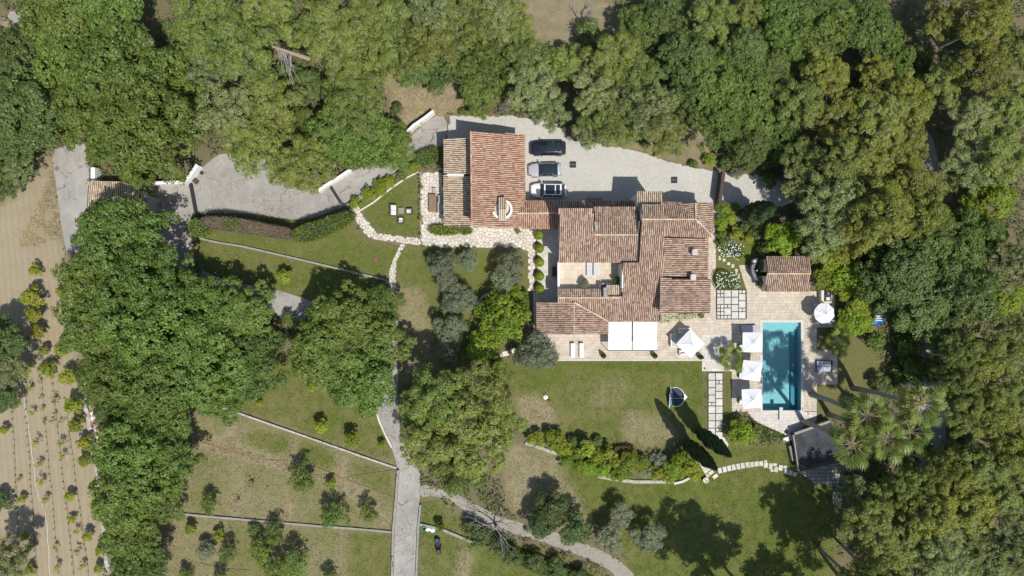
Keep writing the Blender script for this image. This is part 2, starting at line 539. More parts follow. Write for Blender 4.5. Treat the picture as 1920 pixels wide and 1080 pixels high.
def ground_mat():
    m, nt, out = new_mat('ground_cover_soil')
    pos = world_pos(nt)
    at = N(nt, 'ShaderNodeAttribute'); at.attribute_name = 'zone'
    sp = N(nt, 'ShaderNodeSeparateColor'); nt.links.new(at.outputs['Color'], sp.inputs[0])
    lawn, soil, wood = sp.outputs[0], sp.outputs[1], sp.outputs[2]
    n_big = noise_fac(nt, pos, 0.10, 5, 0.6, 0.3, 0.7)
    n_mid = noise_fac(nt, pos, 0.55, 6, 0.68, 0.3, 0.7)
    n_fin = noise_fac(nt, pos, 4.5, 5, 0.75, 0.34, 0.66)
    n_tiny = noise_fac(nt, pos, 17.0, 2, 0.8, 0.36, 0.64)
    dry = mixc(nt, n_mid, (0.265, 0.215, 0.125), (0.375, 0.305, 0.19))
    dry = mixc(nt, mathn(nt, 'MULTIPLY', n_fin, 0.55), dry, (0.43, 0.365, 0.25))
    n_clump = noise_fac(nt, pos, 1.7, 5, 0.7, 0.36, 0.64)
    lawn_dry = mixc(nt, n_fin, (0.170, 0.155, 0.058), (0.260, 0.225, 0.105))
    in_lawn = N(nt, 'ShaderNodeMapRange'); in_lawn.inputs['From Min'].default_value = 0.18; in_lawn.inputs['From Max'].default_value = 0.5
    nt.links.new(lawn, in_lawn.inputs['Value'])
    dry = mixc(nt, in_lawn.outputs[0], dry, lawn_dry)
    green = mixc(nt, n_mid, (0.082, 0.117, 0.018), (0.135, 0.162, 0.030))
    green = mixc(nt, mathn(nt, 'MULTIPLY', n_fin, 0.5), green, (0.180, 0.190, 0.052))
    sl = mixc(nt, n_mid, (0.335, 0.27, 0.165), (0.40, 0.33, 0.215))
    sl = mixc(nt, mathn(nt, 'MULTIPLY', n_fin, 0.5), sl, (0.47, 0.40, 0.285))
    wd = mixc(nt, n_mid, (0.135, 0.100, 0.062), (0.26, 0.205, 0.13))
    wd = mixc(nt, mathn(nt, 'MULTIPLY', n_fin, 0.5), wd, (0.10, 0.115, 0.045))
    # the green wins where the sown lawn is thick, with worn and burnt patches of two sizes
    f = mathn(nt, 'ADD', lawn, mathn(nt, 'MULTIPLY', mathn(nt, 'SUBTRACT', n_mid, 0.5), 0.75))
    f = mathn(nt, 'ADD', f, mathn(nt, 'MULTIPLY', mathn(nt, 'SUBTRACT', n_big, 0.5), 0.70))
    f = mathn(nt, 'ADD', f, mathn(nt, 'MULTIPLY', mathn(nt, 'SUBTRACT', n_clump, 0.5), 0.35))
    f = mathn(nt, 'ADD', f, mathn(nt, 'MULTIPLY', mathn(nt, 'SUBTRACT', n_fin, 0.5), 0.35), clamp=True)
    c = mixc(nt, f, dry, green)
    fs = mathn(nt, 'ADD', soil, mathn(nt, 'MULTIPLY', mathn(nt, 'SUBTRACT', n_fin, 0.5), 0.5), clamp=True)
    fs = mathn(nt, 'MULTIPLY', fs, mathn(nt, 'GREATER_THAN', soil, 0.02))
    # tilled rows: the soil is paler on the crests
    sx = N(nt, 'ShaderNodeSeparateXYZ'); nt.links.new(pos, sx.inputs[0])
    rowx = mathn(nt, 'ADD', sx.outputs[0], mathn(nt, 'MULTIPLY', sx.outputs[1], 0.085))
    rw = mathn(nt, 'SINE', mathn(nt, 'MULTIPLY', mathn(nt, 'ADD', rowx, mathn(nt, 'MULTIPLY', n_mid, 0.25)), 7.4))
    sl = mixc(nt, mathn(nt, 'MULTIPLY', mathn(nt, 'ADD', rw, 1.0), 0.11), sl, (0.25, 0.20, 0.125))
    c = mixc(nt, fs, c, sl)
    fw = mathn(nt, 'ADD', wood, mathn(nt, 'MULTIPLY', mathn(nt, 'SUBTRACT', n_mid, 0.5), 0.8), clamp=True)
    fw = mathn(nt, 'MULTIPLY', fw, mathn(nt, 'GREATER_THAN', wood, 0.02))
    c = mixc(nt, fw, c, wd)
    c = mixc(nt, mathn(nt, 'MULTIPLY', n_tiny, 0.34), c, mixc(nt, 1.0, c, (0.45, 0.45, 0.45), 'MULTIPLY'))
    h = mathn(nt, 'ADD', mathn(nt, 'MULTIPLY', n_fin, 0.7), mathn(nt, 'MULTIPLY', n_tiny, 0.5))
    principled(nt, out, c, 0.97, 0, 0.1, bump(nt, h, 0.55, 0.08))
    return m
MAT['ground'] = ground_mat()

def water_mat():
    m, nt, out = new_mat('pool_water')
    pos = world_pos(nt)
    n = N(nt, 'ShaderNodeTexNoise'); n.inputs['Scale'].default_value = 2.2; n.inputs['Detail'].default_value = 3
    nt.links.new(pos, n.inputs['Vector'])
    nrm = bump(nt, n.outputs['Fac'], 0.12, 0.05)
    t = N(nt, 'ShaderNodeBsdfTransparent'); t.inputs[0].default_value = (0.62, 0.84, 0.87, 1)
    g = N(nt, 'ShaderNodeBsdfGlossy'); g.inputs['Roughness'].default_value = 0.04
    nt.links.new(nrm, g.inputs['Normal'])
    fr = N(nt, 'ShaderNodeFresnel'); fr.inputs[0].default_value = 1.33
    nt.links.new(nrm, fr.inputs['Normal'])
    mx = N(nt, 'ShaderNodeMixShader')
    nt.links.new(fr.outputs[0], mx.inputs[0]); nt.links.new(t.outputs[0], mx.inputs[1]); nt.links.new(g.outputs[0], mx.inputs[2])
    nt.links.new(mx.outputs[0], out.inputs[0])
    return m
MAT['water'] = water_mat()

def car_paint(name, col, rough=0.25, metal=0.2):
    m, nt, out = new_mat(name)
    pos = world_pos(nt)
    c = mixc(nt, mathn(nt, 'MULTIPLY', noise_fac(nt, pos, 3, 4), 0.12), col, tuple(min(0.9, x * 0.8 + 0.02) for x in col))
    principled(nt, out, c, rough, metal, 0.5, None, 0.6)
    return m
MAT['paint_navy'] = car_paint('paint_navy', (0.012, 0.016, 0.030))
MAT['paint_silver'] = car_paint('paint_silver', (0.46, 0.47, 0.49), 0.3, 0.2)
MAT['paint_white'] = car_paint('paint_white', (0.80, 0.80, 0.80), 0.3, 0.0)
# ------------------------------------------------------------------ ground with its zones
POOL = (1429.0, 604.0, 1502.0, 770.0)
pl0 = P(POOL[0], POOL[3]); pl1 = P(POOL[2], POOL[1])      # lower-left, upper-right corner in metres

def px_poly(pts, z=0.0): return [P2(x, y, z) for x, y in pts]

ZONES = [  # polygon in photo pixels, (lawn, soil, wood floor)
    ([(725, 130), (800, 150), (880, 150), (890, 205), (815, 214), (760, 262), (735, 240)], (0.02, 0.1, 0.0)),
    ([(950, -10), (1140, -10), (1200, 40), (1150, 70), (1060, 90), (950, 85)], (0.22, 0.15, 0.25)),
    ([(1160, 215), (1330, 240), (1345, 322), (1260, 305), (1140, 272)], (0.22, 0.1, 0.15)),
    ([(0, 30), (60, 60), (40, 150), (0, 160)], (0.1, 0.7, 0.1)),
    ([(655, 385), (720, 350), (790, 322), (790, 447), (705, 440)], (0.74, 0, 0)),
    ([(355, 410), (480, 412), (650, 400), (690, 447), (752, 460), (730, 528), (370, 450)], (0.70, 0, 0)),
    ([(368, 452), (728, 528), (735, 610), (560, 570), (420, 560), (370, 490)], (0.62, 0, 0)),
    ([(742, 460), (1004, 465), (1000, 560), (900, 570), (890, 690), (760, 710), (740, 560)], (0.62, 0, 0)),
    ([(742, 530), (800, 540), (830, 700), (750, 720)], (0.28, 0.1, 0)),
    ([(930, 668), (1330, 668), (1330, 830), (1250, 850), (1000, 815), (950, 780)], (0.62, 0, 0)),
    ([(950, 672), (1320, 672), (1320, 705), (1200, 700), (1060, 700), (1000, 740), (960, 730)], (0.92, 0, 0)), ([(1200, 730), (1325, 710), (1325, 800), (1290, 790)], (0.72, 0, 0)),
    ([(960, 740), (1000, 730), (1045, 770), (1040, 812), (985, 810)], (0.20, 0.05, 0)),
    ([(1120, 690), (1190, 700), (1180, 760), (1090, 770)], (0.40, 0, 0)),
    ([(1170, 765), (1250, 775), (1290, 830), (1240, 838), (1170, 830)], (0.26, 0.0, 0)),
    ([(950, 830), (1060, 850), (1110, 960), (1060, 1000), (950, 950)], (0.22, 0.08, 0)),
    ([(1050, 870), (1200, 890), (1320, 880), (1350, 1000), (1200, 1090), (1100, 960)], (0.55, 0, 0)),
    ([(1300, 830), (1500, 830), (1575, 930), (1570, 1100), (1160, 1100), (1230, 900)], (0.74, 0, 0)),
    ([(1354, 690), (1376, 690), (1376, 800), (1354, 800)], (0.98, 0, 0)),
    ([(1528, 600), (1600, 600), (1660, 640), (1660, 780), (1528, 790)], (0.60, 0, 0.25)),
    ([(1340, 440), (1440, 440), (1440, 548), (1340, 548)], (0.82, 0, 0.0)),
    ([(415, 760), (440, 700), (560, 640), (720, 770), (748, 868)], (0.56, 0, 0)),
    ([(360, 770), (420, 768), (745, 872), (742, 1100), (295, 1100), (330, 800)], (0.34, 0.08, 0)),
    ([(470, 800), (560, 815), (640, 850), (640, 890), (540, 860), (450, 850)], (0.50, 0, 0)),
    ([(650, 855), (740, 880), (740, 930), (660, 900)], (0.50, 0, 0)),
    ([(650, 1000), (738, 1000), (738, 1100), (640, 1100)], (0.62, 0, 0)),
    ([(430, 975), (480, 985), (560, 1100), (420, 1100)], (0.45, 0, 0)),
    ([(785, 925), (830, 930), (890, 990), (890, 1100), (782, 1100)], (0.50, 0, 0)),
    ([(880, 1020), (1000, 1020), (1180, 1100), (880, 1100)], (0.78, 0, 0)),
    ([(-60, 440), (60, 330), (100, 285), (122, 450), (128, 560), (160, 720), (192, 830), (205, 1130), (-60, 1130)], (0.0, 0.9, 0.0)),
    ([(30, 460), (70, 380), (100, 300), (118, 440), (60, 470)], (0.05, 0.35, 0.0)),
    ([(432, 775), (442, 777), (432, 850), (422, 850)], (0.0, 0.25, 0)), ([(440, 850), (450, 850), (443, 960), (433, 960)], (0.0, 0.25, 0)), ([(370, 815), (480, 845), (600, 880), (640, 895), (636, 905), (480, 862), (368, 832)], (0.0, 0.3, 0)),
    ([(551, 812), (561, 815), (556, 860), (546, 860)], (0.0, 0.25, 0)), ([(640, 845), (650, 850), (640, 900), (632, 895)], (0.0, 0.25, 0)), ([(536, 900), (546, 900), (540, 975), (530, 975)], (0.0, 0.25, 0)), ([(640, 900), (655, 905), (735, 985), (725, 990)], (0.0, 0.25, 0)),
    ([(640, 990), (652, 990), (650, 1090), (638, 1090)], (0.0, 0.25, 0)), ([(868, 1035), (888, 1035), (880, 1090), (860, 1090)], (0.0, 0.25, 0)),
    ([(0, 1000), (60, 1010), (70, 1100), (-40, 1100)], (0.3, 0.2, 0.2)),
]
def axis(lo, hi, step, extra, far):
    a = list(np.arange(lo, hi + 0.01, step))
    a = [x for x in a if all(abs(x - e) > step * 0.4 for e in extra)] + list(extra) + list(far)
    return np.array(sorted(a))
gx = axis(-74, 74, 0.5, [pl0.x, pl1.x], [-900, -400, -180, -110, -84, 84, 110, 180, 400, 900])
gy = axis(-44, 44, 0.5, [pl0.y, pl1.y], [-900, -400, -180, -100, -60, 60, 100, 180, 400, 900])
GX, GY = np.meshgrid(gx, gy)
zone = np.zeros(GX.shape + (3,))
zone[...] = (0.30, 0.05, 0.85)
for poly, val in ZONES:
    zone[inside(px_poly(poly), GX, GY)] = val
def blur(a, n):
    for _ in range(n):
        p = np.pad(a, ((1, 1), (1, 1), (0, 0)), mode='edge')
        a = (p[1:-1, 1:-1] * 2 + p[:-2, 1:-1] + p[2:, 1:-1] + p[1:-1, :-2] + p[1:-1, 2:]) / 6.0
    return a
zone = blur(zone, 4)
ny, nx = GX.shape
# gentle unevenness of the soil, nothing under the paved places
rel = np.zeros(GX.shape)
gv = np.stack([GX.ravel(), GY.ravel(), rel.ravel()], 1)
gf = []
for j in range(ny - 1):
    for i in range(nx - 1):
        cx, cy_ = (gx[i] + gx[i + 1]) / 2, (gy[j] + gy[j + 1]) / 2
        if pl0.x < cx < pl1.x and pl0.y < cy_ < pl1.y: continue
        a = j * nx + i
        gf.append((a, a + 1, a + nx + 1, a + nx))
me = bpy.data.meshes.new('ground')
me.from_pydata(gv.tolist(), [], gf)
ca = me.color_attributes.new('zone', 'FLOAT_COLOR', 'POINT')
col = np.ones((ny * nx, 4), np.float32)
col[:, :3] = zone.reshape(-1, 3)
ca.data.foreach_set('color', col.ravel())
ground = link_mesh('ground', me, MAT['ground'], kind='structure')
ground['label'] = 'lawn, dry grass, bare soil and woodland floor of the estate'

# ------------------------------------------------------------------ drives, courtyard, track
PAVED = []
def flat(name, pts, z, mat, label, smooth=1, rag=0.0, seed=1):
    PAVED.append(px_poly(pts))
    poly = [(p.x, p.y) for p in chaikin([Vector(P2(x, y)) for x, y in pts], smooth)] if smooth else px_poly(pts)
    if rag > 0: poly = ragged(poly, 0.45, rag, seed)
    o = MB().sheet(poly, z).build(name, mat, kind='structure')
    o['label'] = label
    return o

flat('asphalt_drive', [(95, 283), (130, 272), (167, 270), (168, 345), (250, 350), (300, 347), (357, 346), (366, 326), (395, 300), (420, 285), (515, 296), (530, 345),
      (600, 358), (655, 323), (705, 305), (760, 268), (812, 216), (838, 219), (838, 264), (815, 285), (790, 297), (720, 342), (657, 388), (640, 388),
      (600, 405), (560, 413), (500, 405), (430, 398), (372, 400), (352, 414), (350, 440), (361, 450), (361, 480), (380, 508), (430, 528), (520, 543), (600, 570),
      (690, 608), (732, 590), (745, 590), (745, 640), (746, 700), (746, 760), (752, 830), (790, 885), (787, 920), (785, 1010), (780, 1110), (738, 1110), (740, 1000),
      (744, 930), (748, 880), (727, 820), (705, 770), (690, 690), (620, 620), (500, 590), (420, 570), (350, 545), (320, 500), (300, 440), (165, 440), (150, 470), (128, 480), (118, 445), (105, 345)],
     0.012, MAT['asphalt'], 'grey weathered asphalt drive winding past the gates')
flat('gravel_courtyard', [(836, 218), (870, 216), (985, 219), (1040, 232), (1050, 242), (1080, 268), (1140, 272), (1200, 285), (1260, 305), (1320, 318), (1450, 332),
      (1490, 350), (1490, 385), (1400, 388), (1345, 410), (1340, 447), (1000, 440), (836, 430)], 0.018, MAT['gravel'], 'pale gravel courtyard with the parked cars', 1, 0.18, 3)
flat('dirt_track', [(784, 908), (830, 918), (862, 928), (905, 955), (955, 975), (1010, 985), (1070, 1010), (1130, 1032), (1175, 1060), (1200, 1095), (1165, 1095), (1140, 1065),
      (1080, 1040), (1000, 1010), (920, 990), (870, 958), (840, 934), (815, 930), (786, 932)], 0.020, MAT['track'], 'rutted dirt track leaving the asphalt drive', 1, 0.12, 5)
flat('asphalt_lane', [(1712, 255), (1745, 240), (1765, 330), (1772, 480), (1778, 620), (1775, 760), (1770, 900), (1720, 900), (1722, 760), (1716, 620), (1722, 480), (1716, 330)],
     0.012, MAT['asphalt'], 'narrow asphalt lane in shade under the pines')
flat('asphalt_pad', [(0, 20), (75, 25), (88, 62), (55, 65)], 0.012, MAT['asphalt'], 'scrap of asphalt showing between the corner trees')

def expansion(pts):
    mb = MB()
    q = [P(x, y, 0.012) for x, y in pts]
    for a, b in zip(q, q[1:]):
        d = (b - a).normalized(); n_ = Vector((-d.y, d.x, 0)) * 0.07
        mb.add([(a - n_) + Vector((0, 0, .006)), (b - n_) + Vector((0, 0, .006)), (b + n_) + Vector((0, 0, .006)), (a + n_) + Vector((0, 0, .006))], [(0, 1, 2, 3)])
    return mb
m_ = MB()
for pts in ([(415, 305), (395, 345), (400, 390)], [(541, 360), (552, 408)], [(400, 388), (470, 396), (548, 408)], [(332, 350), (333, 400)]):
    e = expansion(pts); m_.add(e.v, e.f)
o = m_.build('drive_joint', MAT['concrete'], kind='structure'); o['label'] = 'pale joint lines in the asphalt forecourt'

# ------------------------------------------------------------------ crazy paving: every stone on its own
def voronoi_cells(poly, spacing, seed, jitter=0.42, gap=0.04):
    r = np.random.default_rng(seed)
    xs = [p[0] for p in poly]; ys = [p[1] for p in poly]
    x0, x1, y0, y1 = min(xs) - 2 * spacing, max(xs) + 2 * spacing, min(ys) - 2 * spacing, max(ys) + 2 * spacing
    pts = []
    row = 0
    y = y0
    while y < y1:
        x = x0 + (spacing * 0.5 if row % 2 else 0)
        while x < x1:
            pts.append((x + r.uniform(-jitter, jitter) * spacing, y + r.uniform(-jitter, jitter) * spacing))
            x += spacing
        y += spacing * 0.87
        row += 1
    pts = np.array(pts)
    ins = inside(poly, pts[:, 0], pts[:, 1])
    cells = []
    for i in np.nonzero(ins)[0]:
        c = pts[i]
        d = np.hypot(*(pts - c).T)
        nb = np.argsort(d)[1:16]
        cell = [(c[0] + dx * 2 * spacing, c[1] + dy * 2 * spacing) for dx, dy in ((-1, -1), (1, -1), (1, 1), (-1, 1))]
        for k in nb:
            q = pts[k]
            mid = (c + q) / 2
            dn = (q - c) / np.linalg.norm(q - c)
            mid = mid - dn * gap * 0.5
            t = np.array([-dn[1], dn[0]])
            a, b = mid - t * 9, mid + t * 9
            out = []
            for j in range(len(cell)):
                p, s = cell[j], cell[(j + 1) % len(cell)]
                sp = (p[0] - mid[0]) * dn[0] + (p[1] - mid[1]) * dn[1]
                ss = (s[0] - mid[0]) * dn[0] + (s[1] - mid[1]) * dn[1]
                if sp <= 0: out.append(p)
                if sp * ss < 0:
                    u = sp / (sp - ss)
                    out.append((p[0] + (s[0] - p[0]) * u, p[1] + (s[1] - p[1]) * u))
            cell = out
            if len(cell) < 3: break
        # stones along the border are cut to it
        ccw = area2(poly) > 0
        for j in range(len(poly)):
            A_, B_ = np.array(poly[j][:2]), np.array(poly[(j + 1) % len(poly)][:2])
            e = B_ - A_; el = np.linalg.norm(e)
            t = np.dot(c - A_, e) / (el * el)
            if t < -0.02 or t > 1.02: continue
            dn = np.array([e[1], -e[0]]) / el * (1 if ccw else -1)      # outward
            if abs(np.dot(c - A_, dn)) > spacing * 1.1: continue
            mid = A_ + dn * r.uniform(-0.02, 0.05)
            out = []
            for k2 in range(len(cell)):
                p, s = cell[k2], cell[(k2 + 1) % len(cell)]
                sp = (p[0] - mid[0]) * dn[0] + (p[1] - mid[1]) * dn[1]
                ss = (s[0] - mid[0]) * dn[0] + (s[1] - mid[1]) * dn[1]
                if sp <= 0: out.append(p)
                if sp * ss < 0:
                    u = sp / (sp - ss)
                    out.append((p[0] + (s[0] - p[0]) * u, p[1] + (s[1] - p[1]) * u))
            cell = out
            if len(cell) < 3: break
        if len(cell) >= 3 and abs(area2(cell)) > 0.02: cells.append(cell)
    return cells

def slab(name, poly, z0, z1, mat, parent, bev=0.02):
    """one flat stone with a worn rim"""
    if area2(poly) < 0: poly = poly[::-1]
    cx = sum(p[0] for p in poly) / len(poly); cy_ = sum(p[1] for p in poly) / len(poly)
    n = len(poly)
    inn = []
    for x, y in poly:
        d = math.hypot(x - cx, y - cy_) or 1
        inn.append((x - (x - cx) / d * bev, y - (y - cy_) / d * bev))
    mb = MB()
    mb.add([(x, y, z0) for x, y in poly] + [(x, y, z1 - bev * 0.6) for x, y in poly] + [(x, y, z1) for x, y in inn],
           [(i, (i + 1) % n, n + (i + 1) % n, n + i) for i in range(n)] + [(n + i, n + (i + 1) % n, 2 * n + (i + 1) % n, 2 * n + i) for i in range(n)] + [tuple(range(2 * n, 3 * n))])
    return mb.build(name, mat, parent)

CRAZY = [(790, 322), (832, 322), (832, 421), (985, 427), (1006, 430), (1004, 470), (1001, 545), (990, 545), (990, 480), (975, 464), (830, 464), (790, 461), (767, 457), (757, 464), (742, 492), (741, 556),
         (731, 556), (730, 505), (737, 488), (752, 460), (690, 447), (672, 422), (655, 393), (668, 383), (686, 407), (706, 437), (790, 447)]
cp = px_poly(CRAZY)
path = MB().sheet(cp, 0.026).build('stone_path', MAT['joint_soil'], kind='structure')
path['label'] = 'crazy-paved limestone path round the garage wing'
zr = random.Random(4)
cp_main = px_poly([(790, 322), (832, 322), (832, 421), (985, 427), (1006, 430), (1004, 470), (1001, 545), (990, 545), (990, 480), (975, 464), (830, 464), (790, 461)])
cp_walk = px_poly([(790, 461), (767, 457), (690, 447), (672, 422), (655, 393), (668, 383), (686, 407), (706, 437), (790, 447)])
cp_branch = px_poly([(768, 457), (757, 464), (743, 492), (742, 556), (731, 556), (730, 505), (737, 488), (752, 457)])
for cell in voronoi_cells(cp_main, 0.53, 11) + voronoi_cells(cp_walk, 0.44, 12) + voronoi_cells(cp_branch, 0.40, 13):
    slab('paving_stone', cell, 0.02, 0.055 + zr.uniform(0, 0.018), MAT['stone_white'], path)

# ------------------------------------------------------------------ terraces of travertine
def pavers(polys, mat, name, parent, z, tw=0.62, th=0.41, seed=1, gap=0.009):
    r = random.Random(seed)
    mb = MB()
    for poly in polys:
        cl = px_poly(poly)
        if area2(cl) < 0: cl = cl[::-1]
        xs = [p[0] for p in cl]; ys = [p[1] for p in cl]
        y = min(ys); k = 0
        while y < max(ys):
            x = min(xs) - tw * ((k * 0.37) % 1.0)
            while x < max(xs):
                w = tw * r.choice((0.66, 1.0, 1.0, 1.45))
                c = clip_convex([(x + gap, y + gap), (x + w - gap, y + gap), (x + w - gap, y + th - gap), (x + gap, y + th - gap)], cl)
                if len(c) >= 3 and abs(area2(c)) > 0.02:
                    zz = z + r.uniform(0, 0.006)
                    n = len(c)
                    mb.add([(a, b, z - 0.03) for a, b in c] + [(a, b, zz) for a, b in c], [(i, (i + 1) % n, n + (i + 1) % n, n + i) for i in range(n)] + [tuple(range(n, 2 * n))])
                x += w
            y += th; k += 1
    return mb.build(name, mat, parent, kind='stuff')

def rect(x0, y0, x1, y1): return [(x0, y0), (x1, y0), (x1, y1), (x0, y1)]
WARM = [rect(1012, 612, 1316, 673), rect(1232, 584, 1343, 612), rect(1316, 612, 1343, 626), rect(1327, 440, 1342, 584), rect(1343, 597, 1400, 626), rect(1372, 626, 1428.5, 772),
        rect(1400, 546, 1528, 603.5), rect(1400, 603.5, 1428.5, 626), rect(1502.5, 603.5, 1531, 771), rect(1531, 656, 1570, 721), rect(1528, 546, 1565, 614),
        [(1385, 497), (1400, 497), (1428, 546), (1400, 546)]]
tbase = MB()
for q in WARM: tbase.sheet(px_poly(q), 0.030)
terr = tbase.build('terrace', MAT['grout'], kind='structure')
terr['label'] = 'warm travertine terrace along the house and round the pool'
pavers(WARM, MAT['travertine'], 'paver', terr, 0.05, seed=2)
PALE = [rect(1316, 626, 1372, 696), [(1400, 772), (1531, 772), (1531, 797), (1478, 818), (1465, 812), (1422, 795)]]
tb = MB()
for q in PALE: tb.sheet(px_poly(q), 0.034)
pale = tb.build('pale_terrace', MAT['grout'], kind='structure')
pale['label'] = 'pale limestone paving beside the palm and below the pool'
pavers(PALE, MAT['travertine_pale'], 'paver', pale, 0.055, seed=3)
WEST = [rect(1000, 545, 1046, 627), rect(1016, 432, 1046, 545)]
tb = MB()
for q in WEST: tb.sheet(px_poly(q), 0.034)
wst = tb.build('side_terrace', MAT['grout'], kind='structure')
wst['label'] = 'shaded grey paving between topiary balls and house wall'
pavers(WEST, MAT['travertine_pale'], 'paver', wst, 0.055, 0.5, 0.34, seed=4)
SLAB = [[(1497, 884), (1592, 862), (1612, 880), (1590, 905), (1530, 908)]]
tb = MB()
for q in SLAB: tb.sheet(px_poly(q), 0.034)
lo_ = tb.build('lower_paving', MAT['joint_soil'], kind='structure')
lo_['label'] = 'grey stone paving below the dark flat roof'
pavers(SLAB, MAT['stone_grey'], 'paver', lo_, 0.06, 0.6, 0.5, seed=5, gap=0.04)  # grey pavers with wide soil-coloured joints

# lower edge of the terrace: a step down to the lawn
o = MB().box(P(1035, 0).x, P(0, 676.5).y, 0.0, P(1316, 0).x, P(0, 673.3).y, 0.09).build('terrace_kerb', MAT['stone_pale'], kind='structure')
o['label'] = 'stone kerb between terrace and lawn'

# ------------------------------------------------------------------ pool
POOLZ = -1.45
pool = MB()
x0, y0, x1, y1 = pl0.x, pl0.y, pl1.x, pl1.y
pool.quad((x0, y0, POOLZ), (x1, y0, POOLZ), (x1, y1, POOLZ), (x0, y1, POOLZ))
pool.quad((x0, y0, 0.02), (x0, y0, POOLZ), (x0, y1, POOLZ), (x0, y1, 0.02))
pool.quad((x1, y1, 0.02), (x1, y1, POOLZ), (x1, y0, POOLZ), (x1, y0, 0.02))
pool.quad((x1, y0, 0.02), (x1, y0, POOLZ), (x0, y0, POOLZ), (x0, y0, 0.02))
pool.quad((x0, y1, 0.02), (x0, y1, POOLZ), (x1, y1, POOLZ), (x1, y1, 0.02))
proot = thing('swimming_pool', 'rectangular turquoise swimming pool beside the row of square parasols', 'pool', ((x0 + x1) / 2, (y0 + y1) / 2, POOLZ))
pool.build('basin', MAT['pool_tile'], proot)
for i in range(3):      # broad steps at the shallow end
    d = 1.15 - 0.38 * i
    MB().box(x0 + 0.01, y1 - d * 1.0 - 0.2, POOLZ + 0.002, x1 - 0.01, y1 - 0.003, POOLZ + 0.30 + 0.35 * i).build('step', MAT['pool_tile'], proot)
MB().box(x1 - 0.92, y0 + 0.01, POOLZ + 0.001, x1 - 0.003, y1 - 1.4, POOLZ + 0.32).build('ledge', MAT['pool_dark'], proot)
MB().quad((x0, y0, -0.10), (x1, y0, -0.10), (x1, y1, -0.10), (x0, y1, -0.10)).build('water', MAT['water'], proot)
w_ = 0.32
cop = MB()
cop.box(x0 - w_, y0 - w_, 0.03, x1 + w_, y0 + 0.04, 0.085)
cop.build('coping', MAT['travertine_pale'], proot)
MB().box(x0 - w_, y1 - 0.04, 0.03, x1 + w_, y1 + w_, 0.085).build('coping', MAT['travertine_pale'], proot)
MB().box(x0 - w_, y0 + 0.042, 0.03, x0 + 0.04, y1 - 0.042, 0.085).build('coping', MAT['travertine_pale'], proot)
MB().box(x1 - 0.04, y0 + 0.042, 0.03, x1 + w_, y1 - 0.042, 0.085).build('coping', MAT['travertine_pale'], proot)

# ------------------------------------------------------------------ square stepping tiles
def tile_field(name, label, x0, y0, cols, rows, cell, seed, skip=(), z=0.03):
    """grid of big squares, some split into small ones; dark joints as in the garden"""
    r = random.Random(seed)
    W, Hh = cols * cell, rows * cell
    base = MB().sheet(px_poly(rect(x0 - 1, y0 - 1, x0 + W + 1, y0 + Hh + 1)), z).build(name, MAT['joint_dark'], kind='structure')
    base['label'] = label
    g = 1.5
    for c in range(cols):
        y = 0.0
        start = r.choice((0, 0.5))
        first = True
        while y < rows - 0.01:
            hh = 0.5 if (first and start) else r.choice((1.0, 1.0, 0.5))
            first = False
            hh = min(hh, rows - y)
            if hh >= 0.99:
                small = [(0, 0, 1, 1)]
            else:
                small = [(0, 0, 0.5, hh), (0.5, 0, 1, hh)]
            for a, b, a2, b2 in small:
                q = rect(x0 + (c + a) * cell + g / 2, y0 + (y + b) * cell + g / 2, x0 + (c + a2) * cell - g / 2, y0 + (y + b2) * cell - g / 2)
                slab('paving_tile', px_poly(q), z, z + 0.05, MAT['stone_pale'], base, 0.012)
            y += hh
    return base
tile_field('tile_square', 'square of pale tiles with dark joints left of the pool house', 1343.5, 543.5, 4, 4, 13.6, 5, z=0.062)
tile_field('tile_path', 'straight path of pale tiles descending beside the lawn', 1327.5, 699, 2, 9, 13.8, 8)

def stones(name, label, quads, mat, z=0.012, th=0.06):
    xs = [p[0] for q in quads for p in q]; ys = [p[1] for q in quads for p in q]
    root = thing(name, label, 'stepping stones', P((min(xs) + max(xs)) / 2, (min(ys) + max(ys)) / 2))
    for q in quads: slab('stepping_stone', px_poly(q), 0.0, th, mat, root, 0.02)
    return root
def oq(cx, cy_, w, h, a):
    ca, sa = math.cos(R(a)), math.sin(R(a))
    return [(cx + x * ca - y * sa, cy_ + x * sa + y * ca) for x, y in ((-w / 2, -h / 2), (w / 2, -h / 2), (w / 2, h / 2), (-w / 2, h / 2))]
arc = [(1349.5, 882, 7, 10.5, -14), (1358.5, 880, 7, 10.5, -12), (1367, 878, 7, 10.5, -11), (1375.5, 876, 7, 10.5, -10), (1384, 874.5, 7, 10.5, -8), (1392.5, 873, 7, 10.5, -7),
       (1401.5, 871.5, 7.6, 10, -6), (1410, 870.5, 7.6, 10, -4), (1418.5, 869.5, 7.6, 9, -3), (1427, 869, 7, 9, -2), (1436, 872, 7, 10, 3), (1435, 864.5, 6, 3.4, 0), (1445, 874, 7, 11, 3),
       (1453, 871, 7, 5, 6), (1455, 880, 7, 10, 6), (1463.5, 877, 7, 10, 8), (1472, 875.5, 6.5, 5, 10), (1474, 884, 7, 9, 10), (1447, 882, 6, 4, 4), (1482, 886, 7, 9, 14), (1490, 889, 7, 8, 16)]
stones('stepping_stone_arc', 'curved row of rectangular stepping stones crossing the lower lawn', [oq(*a) for a in arc], MAT['stone_pale'])
stones('stepping_stones', 'five small square stepping stones in the flower garden', [oq(1349.2, 485.3, 4.6, 5, 4), oq(1357.4, 487.6, 5.2, 5.4, 2), oq(1366, 494.4, 5.4, 5.4, 3), oq(1373.8, 498.6, 5.4, 7, 2), oq(1380.6, 507, 5, 5.6, 0)], MAT['stone_pale'])
